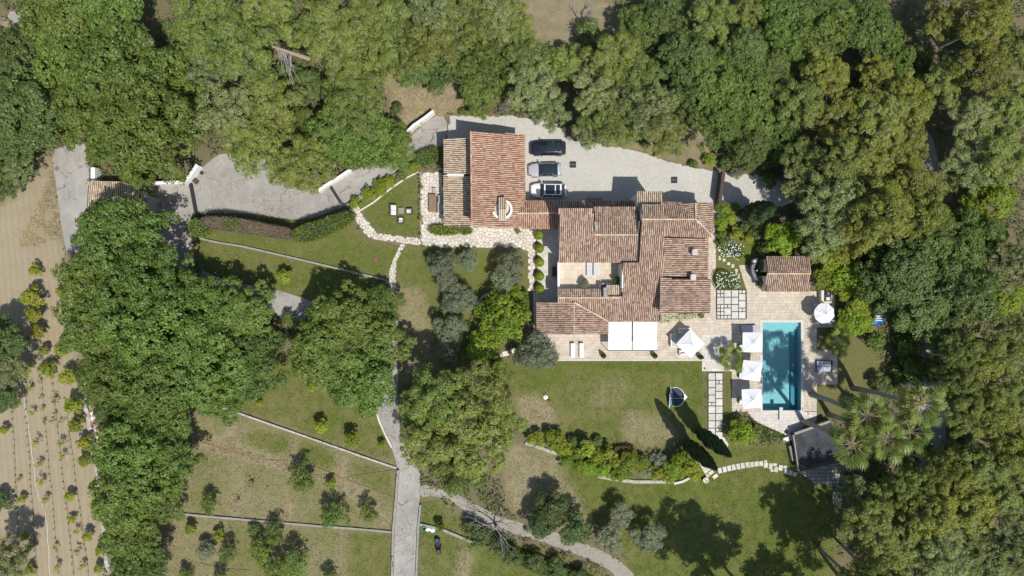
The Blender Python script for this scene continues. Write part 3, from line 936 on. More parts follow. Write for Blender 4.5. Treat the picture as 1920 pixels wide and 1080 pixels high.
stones('landing_stones', 'cluster of pale slabs under the leaning cypress', [
    [(1309, 866), (1317, 870), (1334, 879), (1322, 889)], oq(1333, 886, 11, 6.5, -36), oq(1341, 893, 10, 6.5, -36), oq(1326, 892, 7, 5, 40), oq(1341, 880, 5, 4, -30),
    [(1352, 820), (1357, 819), (1366, 833), (1364, 838)]], MAT['stone_white'])
stones('garden_slabs', 'three white slabs between green bush and lawn corner', [oq(948, 663, 12, 9, -12), oq(962, 658, 12, 8, -14), oq(938, 667, 6, 6, -25)], MAT['stone_white'])

# ------------------------------------------------------------------ low walls and edgings
def strip_mesh(pts, width, z0, z1, jit=0.03, seed=1, step=0.6):
    r = random.Random(seed)
    q = []
    for a, b in zip(pts, pts[1:]):
        a, b = Vector((a[0], a[1], 0)), Vector((b[0], b[1], 0))
        k = max(1, int((b - a).length / step))
        for j in range(k): q.append(a.lerp(b, j / k))
    q.append(Vector((pts[-1][0], pts[-1][1], 0)))
    V, F = [], []
    for i, p in enumerate(q):
        d = (q[min(i + 1, len(q) - 1)] - q[max(i - 1, 0)]).normalized()
        n_ = Vector((-d.y, d.x, 0)) * width / 2
        zt = z1 + r.uniform(-jit, jit)
        for s, zz in ((-1, z0), (-1, zt), (1, zt + r.uniform(-jit, jit) * 0.5), (1, z0)):
            v = p + n_ * s * (1 + (r.uniform(-jit, jit) * 2 if width < 1 else 0))
            V.append((v.x, v.y, zz))
    for i in range(len(q) - 1):
        a, b = 4 * i, 4 * i + 4
        F += [(a, a + 1, b + 1, b), (a + 1, a + 2, b + 2, b + 1), (a + 2, a + 3, b + 3, b + 2)]
    F += [(0, 3, 2, 1), tuple(4 * (len(q) - 1) + k for k in (0, 1, 2, 3))]
    mb = MB(); mb.add(V, F)
    return mb
def low_wall(name, label, pts, width, h, mat, cat='wall', seed=1, jit=0.03):
    o = strip_mesh([P2(x, y) for x, y in pts], width, 0.0, h, jit, seed).build(name, mat)
    recentre(o)
    return tag(o, label, cat)
low_wall('retaining_wall', 'long low grey retaining wall across the upper left lawn', [(375, 447), (410, 455), (455, 462), (560, 486), (640, 505), (727, 526)], 0.24, 0.3, MAT['concrete'], seed=1)
low_wall('retaining_wall', 'low grey wall above the terraced field with small citrus', [(413, 762), (460, 778), (520, 799), (580, 820), (640, 841), (705, 864), (744, 877)], 0.24, 0.3, MAT['stone_grey'], seed=2, jit=0.05)
low_wall('retaining_wall', 'low grey wall crossing the lower left field to the drive', [(318, 960), (365, 965), (420, 970), (500, 977), (590, 985), (660, 990), (738, 997)], 0.25, 0.25, MAT['concrete'], seed=3)
low_wall('retaining_wall', 'short low wall right of the drive behind the white bags', [(786, 982), (800, 985), (830, 992), (870, 1009), (905, 1022)], 0.35, 0.3, MAT['concrete'], seed=4)
low_wall('drive_wall', 'white kerb wall along the left side of the lower drive', [(747, 880), (744, 930), (741, 960), (738, 1000), (737, 1050), (736, 1100)], 0.3, 0.55, MAT['concrete'], seed=5, jit=0.01)
low_wall('drive_wall', 'thin kerb wall along the right side of the lower drive', [(789, 945), (785, 985), (783, 1030), (780, 1100)], 0.22, 0.4, MAT['concrete'], seed=6, jit=0.01)
low_wall('drive_wall', 'white edging along the bend of the drive under the oak', [(703, 760), (712, 790), (722, 812), (735, 838)], 0.24, 0.3, MAT['stone_pale'], seed=7)
low_wall('garden_wall', 'white rendered wall at the top of the entrance ramp', [(756, 262), (778, 240), (800, 225), (815, 213)], 0.34, 1.5, MAT['white_wall'], seed=8, jit=0.01)
low_wall('garden_wall', 'white wall behind the gate drain under the oak branches', [(258, 350), (300, 346), (345, 344), (356, 342), (366, 330), (378, 312)], 0.42, 1.3, MAT['white_wall'], seed=9, jit=0.01)
low_wall('garden_wall', 'pale wall between ramp and pine above the round hedge', [(600, 360), (612, 351), (640, 334), (656, 323), (662, 322)], 0.38, 1.0, MAT['white_wall'], seed=10, jit=0.01)
low_wall('garden_wall', 'low pale wall along the lower edge of the ramp', [(650, 386), (700, 352), (740, 330), (766, 312), (775, 303)], 0.22, 0.5, MAT['concrete'], seed=11, jit=0.01)
low_wall('bed_edging', 'pale stone edging between yellow shrubs and sofa lawn', [(672, 397), (700, 380), (735, 352), (760, 335), (785, 322)], 0.2, 0.12, MAT['stone_white'], seed=12)
low_wall('lawn_kerb', 'thin dark kerb between the sofa lawn and the crazy paving', [(788.5, 322), (789, 400), (789.5, 447)], 0.14, 0.16, MAT['stone_grey'], seed=13, jit=0.01)
low_wall('rockery_wall', 'pale rock edging below the long mixed shrub bed', [(1120, 892), (1150, 898), (1190, 903), (1230, 903), (1258, 903)], 0.42, 0.22, MAT['stone_grey'], seed=14, jit=0.08)
low_wall('rockery_wall', 'short rock edging at the left end of the shrub bed', [(985, 830), (1010, 838), (1045, 850)], 0.42, 0.22, MAT['stone_grey'], seed=24, jit=0.08)
low_wall('rockery_wall', 'curved pale edging at the right end of the shrub bed', [(1263, 906), (1280, 902), (1293, 895)], 0.3, 0.25, MAT['stone_white'], seed=15)
low_wall('curved_wall', 'curved grey wall round the foot of the lime green tree', [(895, 570), (905, 556), (920, 549), (950, 547)], 0.3, 0.6, MAT['stone_grey'], seed=16)
low_wall('rubble_wall', 'broken white stone wall between orchard strip and oaks', [(158, 703), (161, 735), (166, 770), (172, 800), (176, 830), (186, 880), (194, 960), (200, 1010), (206, 1075)], 0.5, 0.45, MAT['stone_grey'], seed=17, jit=0.16)
low_wall('bed_edging', 'thin edging across the flower garden above five stepping stones', [(1342, 465), (1358, 472), (1372, 480), (1386, 489)], 0.12, 0.12, MAT['stone_grey'], seed=18)

PAVED += [cp] + [px_poly(q) for q in WARM + PALE + WEST + SLAB] + [px_poly(rect(POOL[0] - 3, POOL[1] - 3, POOL[2] + 3, POOL[3] + 3)), px_poly(rect(1326, 697, 1357, 826)), px_poly(rect(1342, 542, 1400, 599)),
    px_poly(rect(830, 245, 1340, 630)), px_poly([(1484, 812), (1556, 788), (1606, 850), (1498, 884)]), px_poly(rect(1340, 440, 1400, 545))]
# ------------------------------------------------------------------ roofs of canal tiles
class Plane:
    def __init__(self, a, b, c):
        self.p = P(*a)
        n = (P(*b) - self.p).cross(P(*c) - self.p)
        if n.z < 0: n = -n
        self.n = n.normalized()
    def at(self, px, py):
        """where this roof surface is met above the ground-plan point of the survey"""
        o = Vector((0, 0, CAMH))
        d = P(px, py, 0.0) - o
        t = (self.p - o).dot(self.n) / d.dot(self.n)
        return o + d * t

TILE_S, TILE_L, TILE_R = 0.245, 0.40, 0.089
def roof_tiles(poly3, normal, seed, along=None):
    """cover tiles laid in columns down the slope, each one a separate half-round piece"""
    r = random.Random(seed)
    n = normal
    if along is None:
        down = Vector((0, 0, -1)); down = (down - n * down.dot(n)).normalized()
    else:
        down = (Vector(along) - n * Vector(along).dot(n)).normalized()
    u = n.cross(down).normalized()
    o = poly3[0]
    q = [((p - o).dot(u), (p - o).dot(down)) for p in poly3]
    a0, a1 = min(x for x, y in q), max(x for x, y in q)
    mb = MB()
    k = int((a1 - a0) / TILE_S)
    off = ((a1 - a0) - k * TILE_S) / 2
    seg = 4
    for i in range(k + 1):
        a = a0 + off + i * TILE_S + r.uniform(-0.012, 0.012)
        hits = []
        for j in range(len(q)):
            (xa, ya), (xb, yb) = q[j], q[(j + 1) % len(q)]
            if (xa > a) != (xb > a): hits.append(ya + (yb - ya) * (a - xa) / (xb - xa))
        hits.sort()
        for h0, h1 in zip(hits[::2], hits[1::2]):
            b = h0 - r.uniform(0, TILE_L * 0.3)
            while b < h1 - 0.05:
                s, e = max(b, h0), min(b + TILE_L * 1.08, h1 + 0.03)
                rr0, rr1 = TILE_R * 0.86 * r.uniform(0.95, 1.05), TILE_R * r.uniform(0.96, 1.06)
                da = r.uniform(-0.012, 0.012)
                V = []
                for bb, rad, lift in ((s, rr0, 0.012), (e, rr1, 0.034)):
                    for t in range(seg + 1):
                        an = math.pi * t / seg
                        V.append(tuple(o + u * (a + da + rad * math.cos(an)) + down * bb + n * (lift + rad * 0.95 * math.sin(an))))
                F = [(t, t + 1, seg + 2 + t, seg + 1 + t) for t in range(seg)]
                F.append(tuple(range(seg + 1, 2 * seg + 2)))
                mb.add(V, F)
                b += TILE_L
    return mb

def cap_row(p, q, rad=0.12, lift=0.05, seed=1):
    r = random.Random(seed)
    p, q = Vector(p), Vector(q)
    d = (q - p); L = d.length; d.normalize()
    u = d.cross(Vector((0, 0, 1))).normalized(); n = u.cross(d).normalized()
    mb = MB()
    b = 0.0; seg = 5
    while b < L - 0.02:
        e = min(b + 0.44, L)
        V = []
        for bb, rad2, lf in ((b, rad * 0.85, lift), (e, rad, lift + 0.025)):
            for t in range(seg + 1):
                an = math.pi * t / seg
                V.append(tuple(p + d * bb + u * rad2 * math.cos(an) + n * (lf + rad2 * math.sin(an) - 0.03)))
        mb.add(V, [(t, t + 1, seg + 2 + t, seg + 1 + t) for t in range(seg)] + [tuple(range(seg + 1, 2 * seg + 2)), tuple(range(seg + 1))[::-1]])
        b += 0.40
    return mb

def slope(parent, poly_px, plane, mat, seed, wall=None, inset=0.28, floor=0.0, thick=0.12):
    pts = [plane.at(x, y) for x, y in poly_px]
    if area2([(p.x, p.y) for p in pts]) < 0: pts = pts[::-1]
    n = len(pts)
    mb = MB()
    low = [p - Vector((0, 0, thick)) for p in pts]
    mb.add(pts + low, [tuple(range(n)), tuple(range(n, 2 * n))[::-1]] + [(i, n + i, n + (i + 1) % n, (i + 1) % n) for i in range(n)])
    rf = mb.build('roof', MAT['channel'], parent)
    roof_tiles(pts, plane.n, seed).build('roof_tile', mat, rf, kind='stuff')
    if wall is not None:
        cx = sum(p.x for p in pts) / n; cy_ = sum(p.y for p in pts) / n
        ip = []
        for p in pts:
            d = Vector((cx - p.x, cy_ - p.y, 0))
            m = min(inset / max(d.length, 0.1), 0.4)
            # move each corner in on both axes
            nx_ = p.x + math.copysign(min(inset, abs(d.x) * 0.5), d.x); ny_ = p.y + math.copysign(min(inset, abs(d.y) * 0.5), d.y)
            zz = plane.p.z - ((nx_ - plane.p.x) * plane.n.x + (ny_ - plane.p.y) * plane.n.y) / plane.n.z
            ip.append(Vector((nx_, ny_, zz - thick - 0.01)))
        w = MB()
        w.add(ip + [Vector((p.x, p.y, floor)) for p in ip], [(i, n + i, n + (i + 1) % n, (i + 1) % n) for i in range(n)])
        w.build('wall', wall, parent)
    return pts

def caps(parent, plane, a, b, mat, seed, lift=0.06):
    return cap_row(plane.at(*a), plane.at(*b), lift=lift, seed=seed).build('ridge_tile', mat, parent, kind='stuff')

def window(parent, p, w, h, facing, z, shut=True):
    """a window in a wall: recessed pane, frame and two shutters; facing is the outward direction 'W','S','N'"""
    dirs = {'W': (Vector((-1, 0, 0)), Vector((0, 1, 0))), 'S': (Vector((0, -1, 0)), Vector((1, 0, 0))), 'N': (Vector((0, 1, 0)), Vector((1, 0, 0)))}
    o, t = dirs[facing]
    c = Vector((p[0], p[1], z))
    def bx(mb, a0, a1, z0, z1, d0, d1):
        q = [c + t * a0 + o * d0, c + t * a1 + o * d1]
        mb.box(q[0].x, q[0].y, z + z0, q[1].x, q[1].y, z + z1)
        return mb
    win = bx(MB(), -w / 2, w / 2, 0, h, 0.01, 0.05).build('window', MAT['white_paint'], parent)
    bx(MB(), -w / 2 + 0.07, -0.03, 0.07, h - 0.07, 0.055, 0.065).build('pane', MAT['glass_dark'], win)
    bx(MB(), 0.03, w / 2 - 0.07, 0.07, h - 0.07, 0.055, 0.065).build('pane', MAT['glass_dark'], win)
    bx(MB(), -w / 2 - 0.1, w / 2 + 0.1, -0.08, -0.01, 0.0, 0.16).build('sill', MAT['stone_white'], win)
    if shut:
        for s in (-1, 1):
            a = s * w * 0.77
            bx(MB(), a - w * 0.24, a + w * 0.24, -0.02, h + 0.02, 0.012, 0.06).build('shutter', MAT['shutter'], win)

# ---- garage wing
garage = thing('garage_house', 'orange tiled garage wing with a round white chimney, beside three cars', 'house', P(908, 340))
TG, TH, TP = MAT['tile_garage'], MAT['tile_house'], MAT['tile_pale']
plG = Plane((882, 246, 7.2), (884, 424, 7.2), (984.5, 252, 4.05))
slope(garage, [(882, 246), (984.5, 252), (984.5, 377), (968, 400), (981, 427), (884, 424)], plG, TG, 1, MAT['plaster'])
caps(garage, plG, (882.6, 246), (884.6, 424), TG, 2)
plGn = Plane((832, 262, 4.2), (832, 326, 4.2), (883, 258, 5.2))
slope(garage, [(832, 262), (882, 259), (882, 325), (833, 327)], plGn, TP, 3, MAT['plaster'])
plGs = Plane((832, 330, 2.9), (832.5, 423, 2.9), (885, 330, 3.5))
slope(garage, [(832, 329), (885, 328), (886, 424), (832.5, 423)], plGs, TP, 4, MAT['plaster'])
a, b = P(839, 328.5, 4.4), P(869, 327, 4.9)
MB().box(a.x, a.y - 0.1, 2.6, b.x, b.y + 0.12, 4.75).build('parapet', MAT['white_wall'], garage)
# connector with its ridge
plC1 = Plane((968, 400, 4.55), (1046, 399, 4.55), (990, 377, 3.85))
plC2 = Plane((968, 400, 4.55), (1046, 399, 4.55), (990, 429, 3.75))
slope(garage, [(985, 377), (1052, 377), (1052, 399), (968, 400)], plC1, TG, 5, MAT['plaster'])
slope(garage, [(968, 400), (1046, 399), (1044, 429), (981, 428.5)], plC2, TG, 6, MAT['plaster'])
caps(garage, plC1, (969, 400), (1044, 399.2), TP, 7)
# round chimney: curved white wall halves under a small tiled bridge
cz = plG.at(942, 394)
rc = MB()
for half in (0, 1):
    seg = 14
    a0, a1 = (R(195), R(250)) if half == 0 else (R(-75), R(70))
    V, F = [], []
    for i in range(seg + 1):
        an = a0 + (a1 - a0) * i / seg
        for rad, zz in ((1.25, -0.9), (1.25, 0.95), (0.98, 0.95), (0.98, -0.9)):
            V.append((cz.x + rad * math.cos(an) * 1.02, cz.y + rad * math.sin(an), cz.z + zz))
    for i in range(seg):
        for j in range(4):
            F.append((4 * i + j, 4 * i + (j + 1) % 4, 4 * i + 4 + (j + 1) % 4, 4 * i + 4 + j))
    F += [(3, 2, 1, 0), tuple(4 * seg + j for j in range(4))]
    rc.add(V, F)
ch = rc.build('chimney', MAT['white_wall'], garage)
br = MB()
for i in range(4):
    x = cz.x - 0.36 + i * 0.24
    for s in (1, -1):
        yy0, yy1 = cz.y + 0.02 * s, cz.y + 1.45 * s
        V = []
        for yy, zz in ((yy0, cz.z + 1.5), (yy1, cz.z + 1.05)):
            for t in range(6):
                an = math.pi * t / 5
                V.append((x + 0.1 * math.cos(an), yy, zz + 0.1 * math.sin(an)))
        br.add(V, [(t, t + 1, 7 + t, 6 + t) if s > 0 else (t + 1, t, 6 + t, 7 + t) for t in range(5)])
bb = MB().box(cz.x - 0.5, cz.y - 1.4, cz.z + 0.95, cz.x + 0.5, cz.y + 1.4, cz.z + 1.04)
bb.build('chimney_cover', MAT['channel'], ch)
br.build('cover_tile', TP, ch, kind='stuff')
MB().prism([(cz.x + 0.97 * math.cos(2 * math.pi * k / 20), cz.y + 0.97 * math.sin(2 * math.pi * k / 20)) for k in range(20)], cz.z - 0.6, cz.z + 0.45).build('chimney_shaft', MAT['plaster'], ch)
# garage door and windows seen from the courts
for px in (905, 955):
    p = P(px, 424, 3.0)
    window(garage, (p.x, plG.at(px, 424).y + 0.29), 1.1, 1.3, 'S', 1.6)

# ---- main house
house = thing('main_house', 'large stone-coloured villa with many brown canal-tile roofs round a courtyard', 'house', P(1170, 490))
plA = Plane((1048, 492, 5.45), (1196, 492, 5.45), (1048, 390, 8.7))
A = slope(house, [(1048, 390), (1112, 390), (1113, 440), (1196.5, 440), (1195, 492), (1048, 492)], plA, TH, 11, MAT['plaster'])
z440 = plA.at(1150, 440).z
plAN = Plane((1113, 440, z440), (1197, 440, z440), (1113, 388, 6.4))
slope(house, [(1112, 388.5), (1197, 388), (1197, 440), (1113, 440)], plAN, TH, 12, MAT['plaster'])
caps(house, plA, (1114, 440), (1196, 440), TP, 13)
plNS = Plane((1046, 377, 3.75), (1193, 377, 3.75), (1046, 394, 4.5))
slope(house, [(1052, 377), (1192, 377), (1192, 394), (1052, 394)], plNS, TH, 14, MAT['plaster'])
# spine: high mono-pitch falling to the awnings
plD = Plane((1203, 411, 8.3), (1247, 411, 8.3), (1203, 603, 3.05))
slope(house, [(1203, 411), (1247, 411), (1244, 520), (1238, 603), (1141, 603), (1077, 566), (1046, 566.5), (1046, 558), (1166, 558), (1168, 492), (1199, 492), (1200, 445)], plD, TH, 15, MAT['plaster'], inset=0.15)
plB = Plane((1203, 411, 8.3), (1247, 411, 8.3), (1203, 384, 7.7))
slope(house, [(1203, 384), (1234, 384), (1247, 384), (1247, 411), (1203, 411)], plB, TH, 16, MAT['white_wall'], inset=0.1)
caps(house, plD, (1203, 411), (1247, 411), TP, 17)
plT = Plane((1195, 359, 6.35), (1243, 359, 6.35), (1195, 386, 6.75))
slope(house, [(1195, 359), (1243, 359), (1243, 388), (1196, 388)], plT, TP, 18, MAT['white_wall'], inset=0.12)
# lower east wing
plE1 = Plane((1247, 411, 5.3), (1305, 411, 5.3), (1247, 380, 4.0))
plE2 = Plane((1305, 411, 5.3), (1305, 380, 5.3), (1337, 380, 3.95))
plE3 = Plane((1247, 411, 5.3), (1305, 411, 5.3), (1247, 444.5, 4.15))
plE4 = Plane((1305, 411, 5.3), (1305, 380, 5.3), (1273, 380, 4.05))
slope(house, [(1243, 379), (1273, 380), (1303, 411), (1243, 411)], plE1, TH, 19, MAT['plaster'])
slope(house, [(1273, 380), (1304, 380), (1304, 411)], plE4, TH, 20)
slope(house, [(1304, 380), (1336, 380), (1337.5, 443), (1304.5, 411)], plE2, TH, 21, MAT['plaster'])
slope(house, [(1243, 411), (1304.5, 411), (1337, 443.5), (1243, 444.5)], plE3, TH, 22, MAT['plaster'])
caps(house, plE3, (1247, 411), (1304, 411), TP, 23)
caps(house, plE3, (1304.5, 411), (1336.5, 443), TP, 24)
caps(house, plE2, (1304, 380.5), (1304.4, 410), TP, 25)
plE = Plane((1244, 447, 4.9), (1243, 519, 4.9), (1328, 447, 3.9))
slope(house, [(1244, 446), (1328, 446), (1327.5, 520), (1242, 520)], plE, TH, 26, MAT['plaster'])
plF = Plane((1237, 522, 5.7), (1237, 588, 5.7), (1332, 522, 4.5))
slope(house, [(1237.5, 522), (1332, 523), (1331.5, 587), (1237, 588)], plF, TH, 27, MAT['plaster'])
# south-west wing
plW1 = Plane((1076, 567, 4.4), (1076, 628, 4.4), (1006, 567, 3.15))
plW2 = Plane((1076, 567, 4.4), (1076, 628, 4.4), (1140, 600, 3.2))
slope(house, [(1006, 567), (1076, 567), (1076, 627.5), (1006.5, 626.5)], plW1, TH, 28, MAT['plaster'])
slope(house, [(1076, 567), (1140.5, 602.5), (1140.5, 626), (1076, 627.5)], plW2, TH, 29, MAT['plaster'])
caps(house, plW1, (1076, 567), (1076, 627), TG, 30)
caps(house, plW2, (1077, 567), (1140, 602), TP, 31)
zD = plD.at(1100, 558).z
plS = Plane((1046, 558, zD), (1165, 558, zD), (1046, 542, zD - 0.35))
slope(house, [(1046, 542.5), (1130, 542.5), (1130, 556), (1166, 556), (1166, 558), (1046, 558)], plS, TH, 32, MAT['plaster'], inset=0.1)
caps(house, plS, (1047, 558), (1164, 558), TP, 33)
# courtyard terrace at first-floor height, with parapets
ZT = 2.6
cb = MB().prism([P2(1046, 489, ZT), P2(1170, 489, ZT), P2(1170, 541, ZT), P2(1046, 541, ZT)], 0.05, ZT)
ct = cb.build('courtyard_floor', MAT['travertine'], house)
pav = MB()
for i in range(14):
    for j in range(6):
        q = [P2(1050 + i * 8.4 + 0.3, 491 + j * 8 + 0.3, ZT), P2(1050 + i * 8.4 + 8.1, 491 + j * 8 + 7.7, ZT)]
        pav.box(q[0][0], q[0][1], ZT + 0.001, q[1][0], q[1][1], ZT + 0.012 + 0.006 * ((i * 7 + j * 3) % 3))
pav.build('paver', simple('courtyard_paver', (0.60, 0.51, 0.39), 0.8, var=0.10, scale=1.2, by_island=0.07), ct, kind='stuff')
ZP = ZT + 0.75
def par(x0, y0, x1, y1, z1=ZP, name='parapet', mat=None):
    a, b = P(x0, y0, z1), P(x1, y1, z1)
    return MB().box(a.x, a.y, ZT - 0.3, b.x, b.y, z1).build(name, mat or MAT['white_wall'], house)
par(1045.5, 492, 1049.5, 542)
par(1049.6, 539.8, 1126, 542)
par(1124.5, 531.2, 1127, 539.7)
par(1127.1, 531.2, 1150, 533)
par(1166.2, 494, 1168.6, 540, plD.at(1167, 494).z - 0.5, 'parapet')
# chimney with two small tiled caps beside the courtyard
plK = Plane((1137, 534, 4.2), (1165, 534, 4.2), (1137, 556, 3.9))
slope(house, [(1137, 534), (1165, 534), (1164, 556), (1136, 556)], plK, TP, 34, MAT['white_wall'], inset=0.08)
c = P(1135, 549, 4.6)
chm = MB().box(c.x - 0.2, c.y - 0.55, 3.0, c.x + 0.2, c.y + 0.6, 4.75).build('chimney', MAT['plaster'], house)
MB().box(c.x - 0.26, c.y - 0.62, 4.755, c.x + 0.26, c.y + 0.66, 4.84).build('chimney_cap', MAT['concrete'], chm)
for cx, cyy, pl_ in ((1299, 474, plE), (1296, 520, plE)):
    b = pl_.at(cx, cyy)
    k = MB().box(b.x - 0.26, b.y - 0.26, b.z - 0.3, b.x + 0.26, b.y + 0.26, b.z + 1.0).build('chimney', MAT['white_wall'], house)
    MB().box(b.x - 0.34, b.y - 0.34, b.z + 1.003, b.x + 0.34, b.y + 0.34, b.z + 1.09).build('chimney_cap', MAT['stone_white'], k)
# broken cowl on the upper roof
b = plA.at(1117, 424)
MB().obox((b.x, b.y, b.z - 0.05), (0.32, 1.0, 0.35), 0.1).build('roof_vent', MAT['concrete'], house)
# windows and doors of the walls that face the courts
for py in (455, 470): window(house, (A[0].x if False else plA.at(1048, py).x + 0.29, plA.at(1048, py).y), 1.0, 1.3, 'W', 3.6)
for px in (1075, 1150):
    q = plA.at(px, 492); window(house, (q.x, q.y + 0.29), 1.2, 1.9, 'S', ZT + 0.15)
for px in (1030, 1060, 1095):
    q = plW1.at(px, 627) if px < 1076 else plW2.at(px, 627)
    window(house, (q.x, q.y + 0.29), 1.1, 1.9, 'S', 0.3)

# ---- pool house and gatehouse
ph = thing('pool_house', 'small rectangular pool house with a brown tiled gable roof', 'pool house', P(1478, 514))
plP1 = Plane((1437, 513, 3.5), (1520, 513, 3.5), (1437, 481, 2.75))
plP2 = Plane((1437, 513, 3.5), (1520, 513, 3.5), (1437, 547, 2.75))
slope(ph, [(1436, 481), (1519, 481), (1520, 513), (1438, 513)], plP1, TH, 41, MAT['plaster'])
slope(ph, [(1438, 513), (1520, 513), (1517, 546.5), (1435.5, 546.5)], plP2, TH, 42, MAT['plaster'])
caps(ph, plP1, (1438.5, 513), (1519.5, 513), TP, 43)
gh = thing('gatehouse', 'old gatehouse with a pale tiled roof half hidden by oak shade', 'gatehouse', P(225, 372))
plH1 = Plane((164, 340, 2.7), (256, 340, 2.7), (164, 381, 3.1))
slope(gh, [(166, 340), (262, 342), (262, 381), (163, 381)], plH1, TP, 44, MAT['plaster'])
plH2 = Plane((164, 381, 3.1), (256, 381, 3.1), (164, 418, 2.7))
slope(gh, [(163, 381), (262, 381), (262, 418), (166, 418)], plH2, TP, 45, MAT['plaster'])
a, b = P(256, 366, 2.9), P(276, 410, 2.9)
MB().box(a.x, a.y, 0, b.x, b.y, 2.6).build('flat_roof', MAT['concrete'], gh)
a, b = P(170, 314, 1.6), P(178, 337, 1.6)
MB().box(a.x, a.y, 0.0, b.x, b.y, 1.6).build('gate_post', MAT['white_wall'], gh)

# ---- dark flat roof below the pool
dk = thing('plant_room', 'low plant room with a dark flat roof beside the fan palms', 'outbuilding', P(1545, 838))
q = [P2(1488, 815, 1.2), P2(1556, 791, 1.2), P2(1604, 850, 1.2), P2(1499, 880, 1.2)]
MB().prism(q, 0.0, 1.2).build('roof', MAT['slate'], dk)
def rim(a, b, w=0.16, h=1.42, name='parapet', mat='concrete', z0=1.0):
    return strip_mesh([P2(*a, 1.2), P2(*b, 1.2)], w, z0, h, 0.0, 1).build(name, MAT[mat], dk)
rim((1486.5, 815), (1496.5, 882)); rim((1489, 813), (1555, 789.5), 0.3)
rim((1485, 838), (1491, 866), 0.35, 0.7, 'side_wall', 'wood_grey', 0.0)
# ------------------------------------------------------------------ foliage
def quads_mesh(name, V, mat):
    n = len(V) // 4
    me = bpy.data.meshes.new(name)
    me.vertices.add(4 * n)
    me.vertices.foreach_set('co', np.ascontiguousarray(V, np.float32).ravel())
    me.loops.add(4 * n)
    me.loops.foreach_set('vertex_index', np.arange(4 * n, dtype=np.int32))
    me.polygons.add(n)
    me.polygons.foreach_set('loop_start', np.arange(0, 4 * n, 4, dtype=np.int32))
    me.materials.append(mat)
    me.update(calc_edges=True)
    me.validate()
    return me

def unit(v): return v / np.maximum(np.linalg.norm(v, axis=-1, keepdims=True), 1e-6)

def cards(c, nrm, length, width, r, fold=0.18):
    """leaf-shaped pieces: a folded lozenge on every point"""
    n = len(c)
    nrm = unit(nrm)
    t = unit(np.cross(nrm, unit(r.normal(size=(n, 3)))))
    b = np.cross(nrm, t)
    L = (length * r.uniform(0.7, 1.3, n))[:, None] / 2
    W = (width * r.uniform(0.7, 1.3, n))[:, None] / 2
    V = np.empty((n, 4, 3))
    V[:, 0] = c - t * L
    V[:, 1] = c + b * W + nrm * W * fold
    V[:, 2] = c + t * L
    V[:, 3] = c - b * W + nrm * W * fold
    return V.reshape(-1, 3)

def dome(n, r, low=-0.25):
    """directions over the upper part of a ball"""
    z = r.uniform(low, 1.0, n)
    a = r.uniform(0, 2 * np.pi, n)
    q = np.sqrt(np.maximum(0, 1 - z * z))
    return np.stack([q * np.cos(a), q * np.sin(a), z], 1)

def crown(Rr, vz, zc, lobes, puffs, pr, per, leaf, wid, seed, up=0.5, low=-0.35, shag=0.5, lobe_r=(0.34, 0.55), zj=0.3):
    """crown of separate leafy puffs on overlapping boughs, so that light and dark gaps stay between them"""
    r = np.random.default_rng(seed)
    L = []
    ph = r.uniform(0, 6.28)
    for i in range(lobes):
        a = ph + i * 2.39996 + r.uniform(-0.3, 0.3)
        d = np.sqrt((i + 0.5) / lobes) * (1 + 0.16 * np.sin(3 * a + ph) + 0.10 * np.sin(5 * a + 2 * ph))
        lr = r.uniform(*lobe_r)
        d = d * (1 - lr * 0.75) + r.uniform(-0.05, 0.05)
        L.append((d * np.cos(a), d * np.sin(a), (0.75 - 0.95 * d * d) + r.uniform(-zj, zj), lr))
    L = np.array(L)
    w = L[:, 3] ** 2
    pick = r.choice(lobes, puffs, p=w / w.sum())
    d = dome(puffs, r, low)
    pc = L[pick, :3] + d * np.array([1, 1, Rr / vz * 0.8]) * L[pick, 3:4] * r.uniform(0.82, 1.10, (puffs, 1))
    # puffs sunk deep in a neighbour bough are dropped
    dist = np.linalg.norm(pc[:, None, :] - L[None, :, :3], axis=2) / L[None, :, 3]
    keep = (dist < 0.66).sum(1) == 0
    pc, d = pc[keep], d[keep]
    sc = np.array([Rr, Rr, vz])
    pc = pc * sc
    n = len(pc)
    prs = pr * r.uniform(0.6, 1.35, n)
    cc = np.repeat(pc, per, 0)
    q = dome(n * per, r, -0.5)
    rad = np.repeat(prs, per)[:, None] * r.uniform(0.45, 1.0, (n * per, 1)) ** shag
    c = cc + q * rad * np.array([1.0, 1.0, 0.75])
    nr = unit(q + np.repeat(unit(d), per, 0) * 0.5 + np.array([0, 0, up]) + r.normal(size=(n * per, 3)) * 0.42)
    c[:, 2] += zc
    return cards(c, nr, leaf, wid, r), pc + np.array([0, 0, zc])

def trunk(h, rad, tips, seed, lean=0.0, n_limb=9, mat_r=1.0):
    r = random.Random(seed)
    mb = MB()
    top = Vector((r.uniform(-1, 1) * lean, r.uniform(-1, 1) * lean, h))
    mid = top * 0.5 + Vector((r.uniform(-.2, .2), r.uniform(-.2, .2), 0)) * (h * 0.08)
    mb.tube([(0, 0, -0.1), (0, 0, 0.25), mid, top], [rad * 1.35, rad * 1.05, rad * 0.85, rad * 0.62], 8)
    idx = list(range(len(tips)))
    r.shuffle(idx)
    for k in idx[:n_limb]:
        t = Vector([float(x) for x in tips[k]])
        s = top.lerp(mid, r.uniform(0, 0.7))
        m = s.lerp(t, 0.5) + Vector((r.uniform(-.3, .3), r.uniform(-.3, .3), r.uniform(-.2, .5)))
        e = s.lerp(t, 0.94)
        mb.tube([s, m, e], [rad * 0.42, rad * 0.26, rad * 0.06], 5)
    return mb

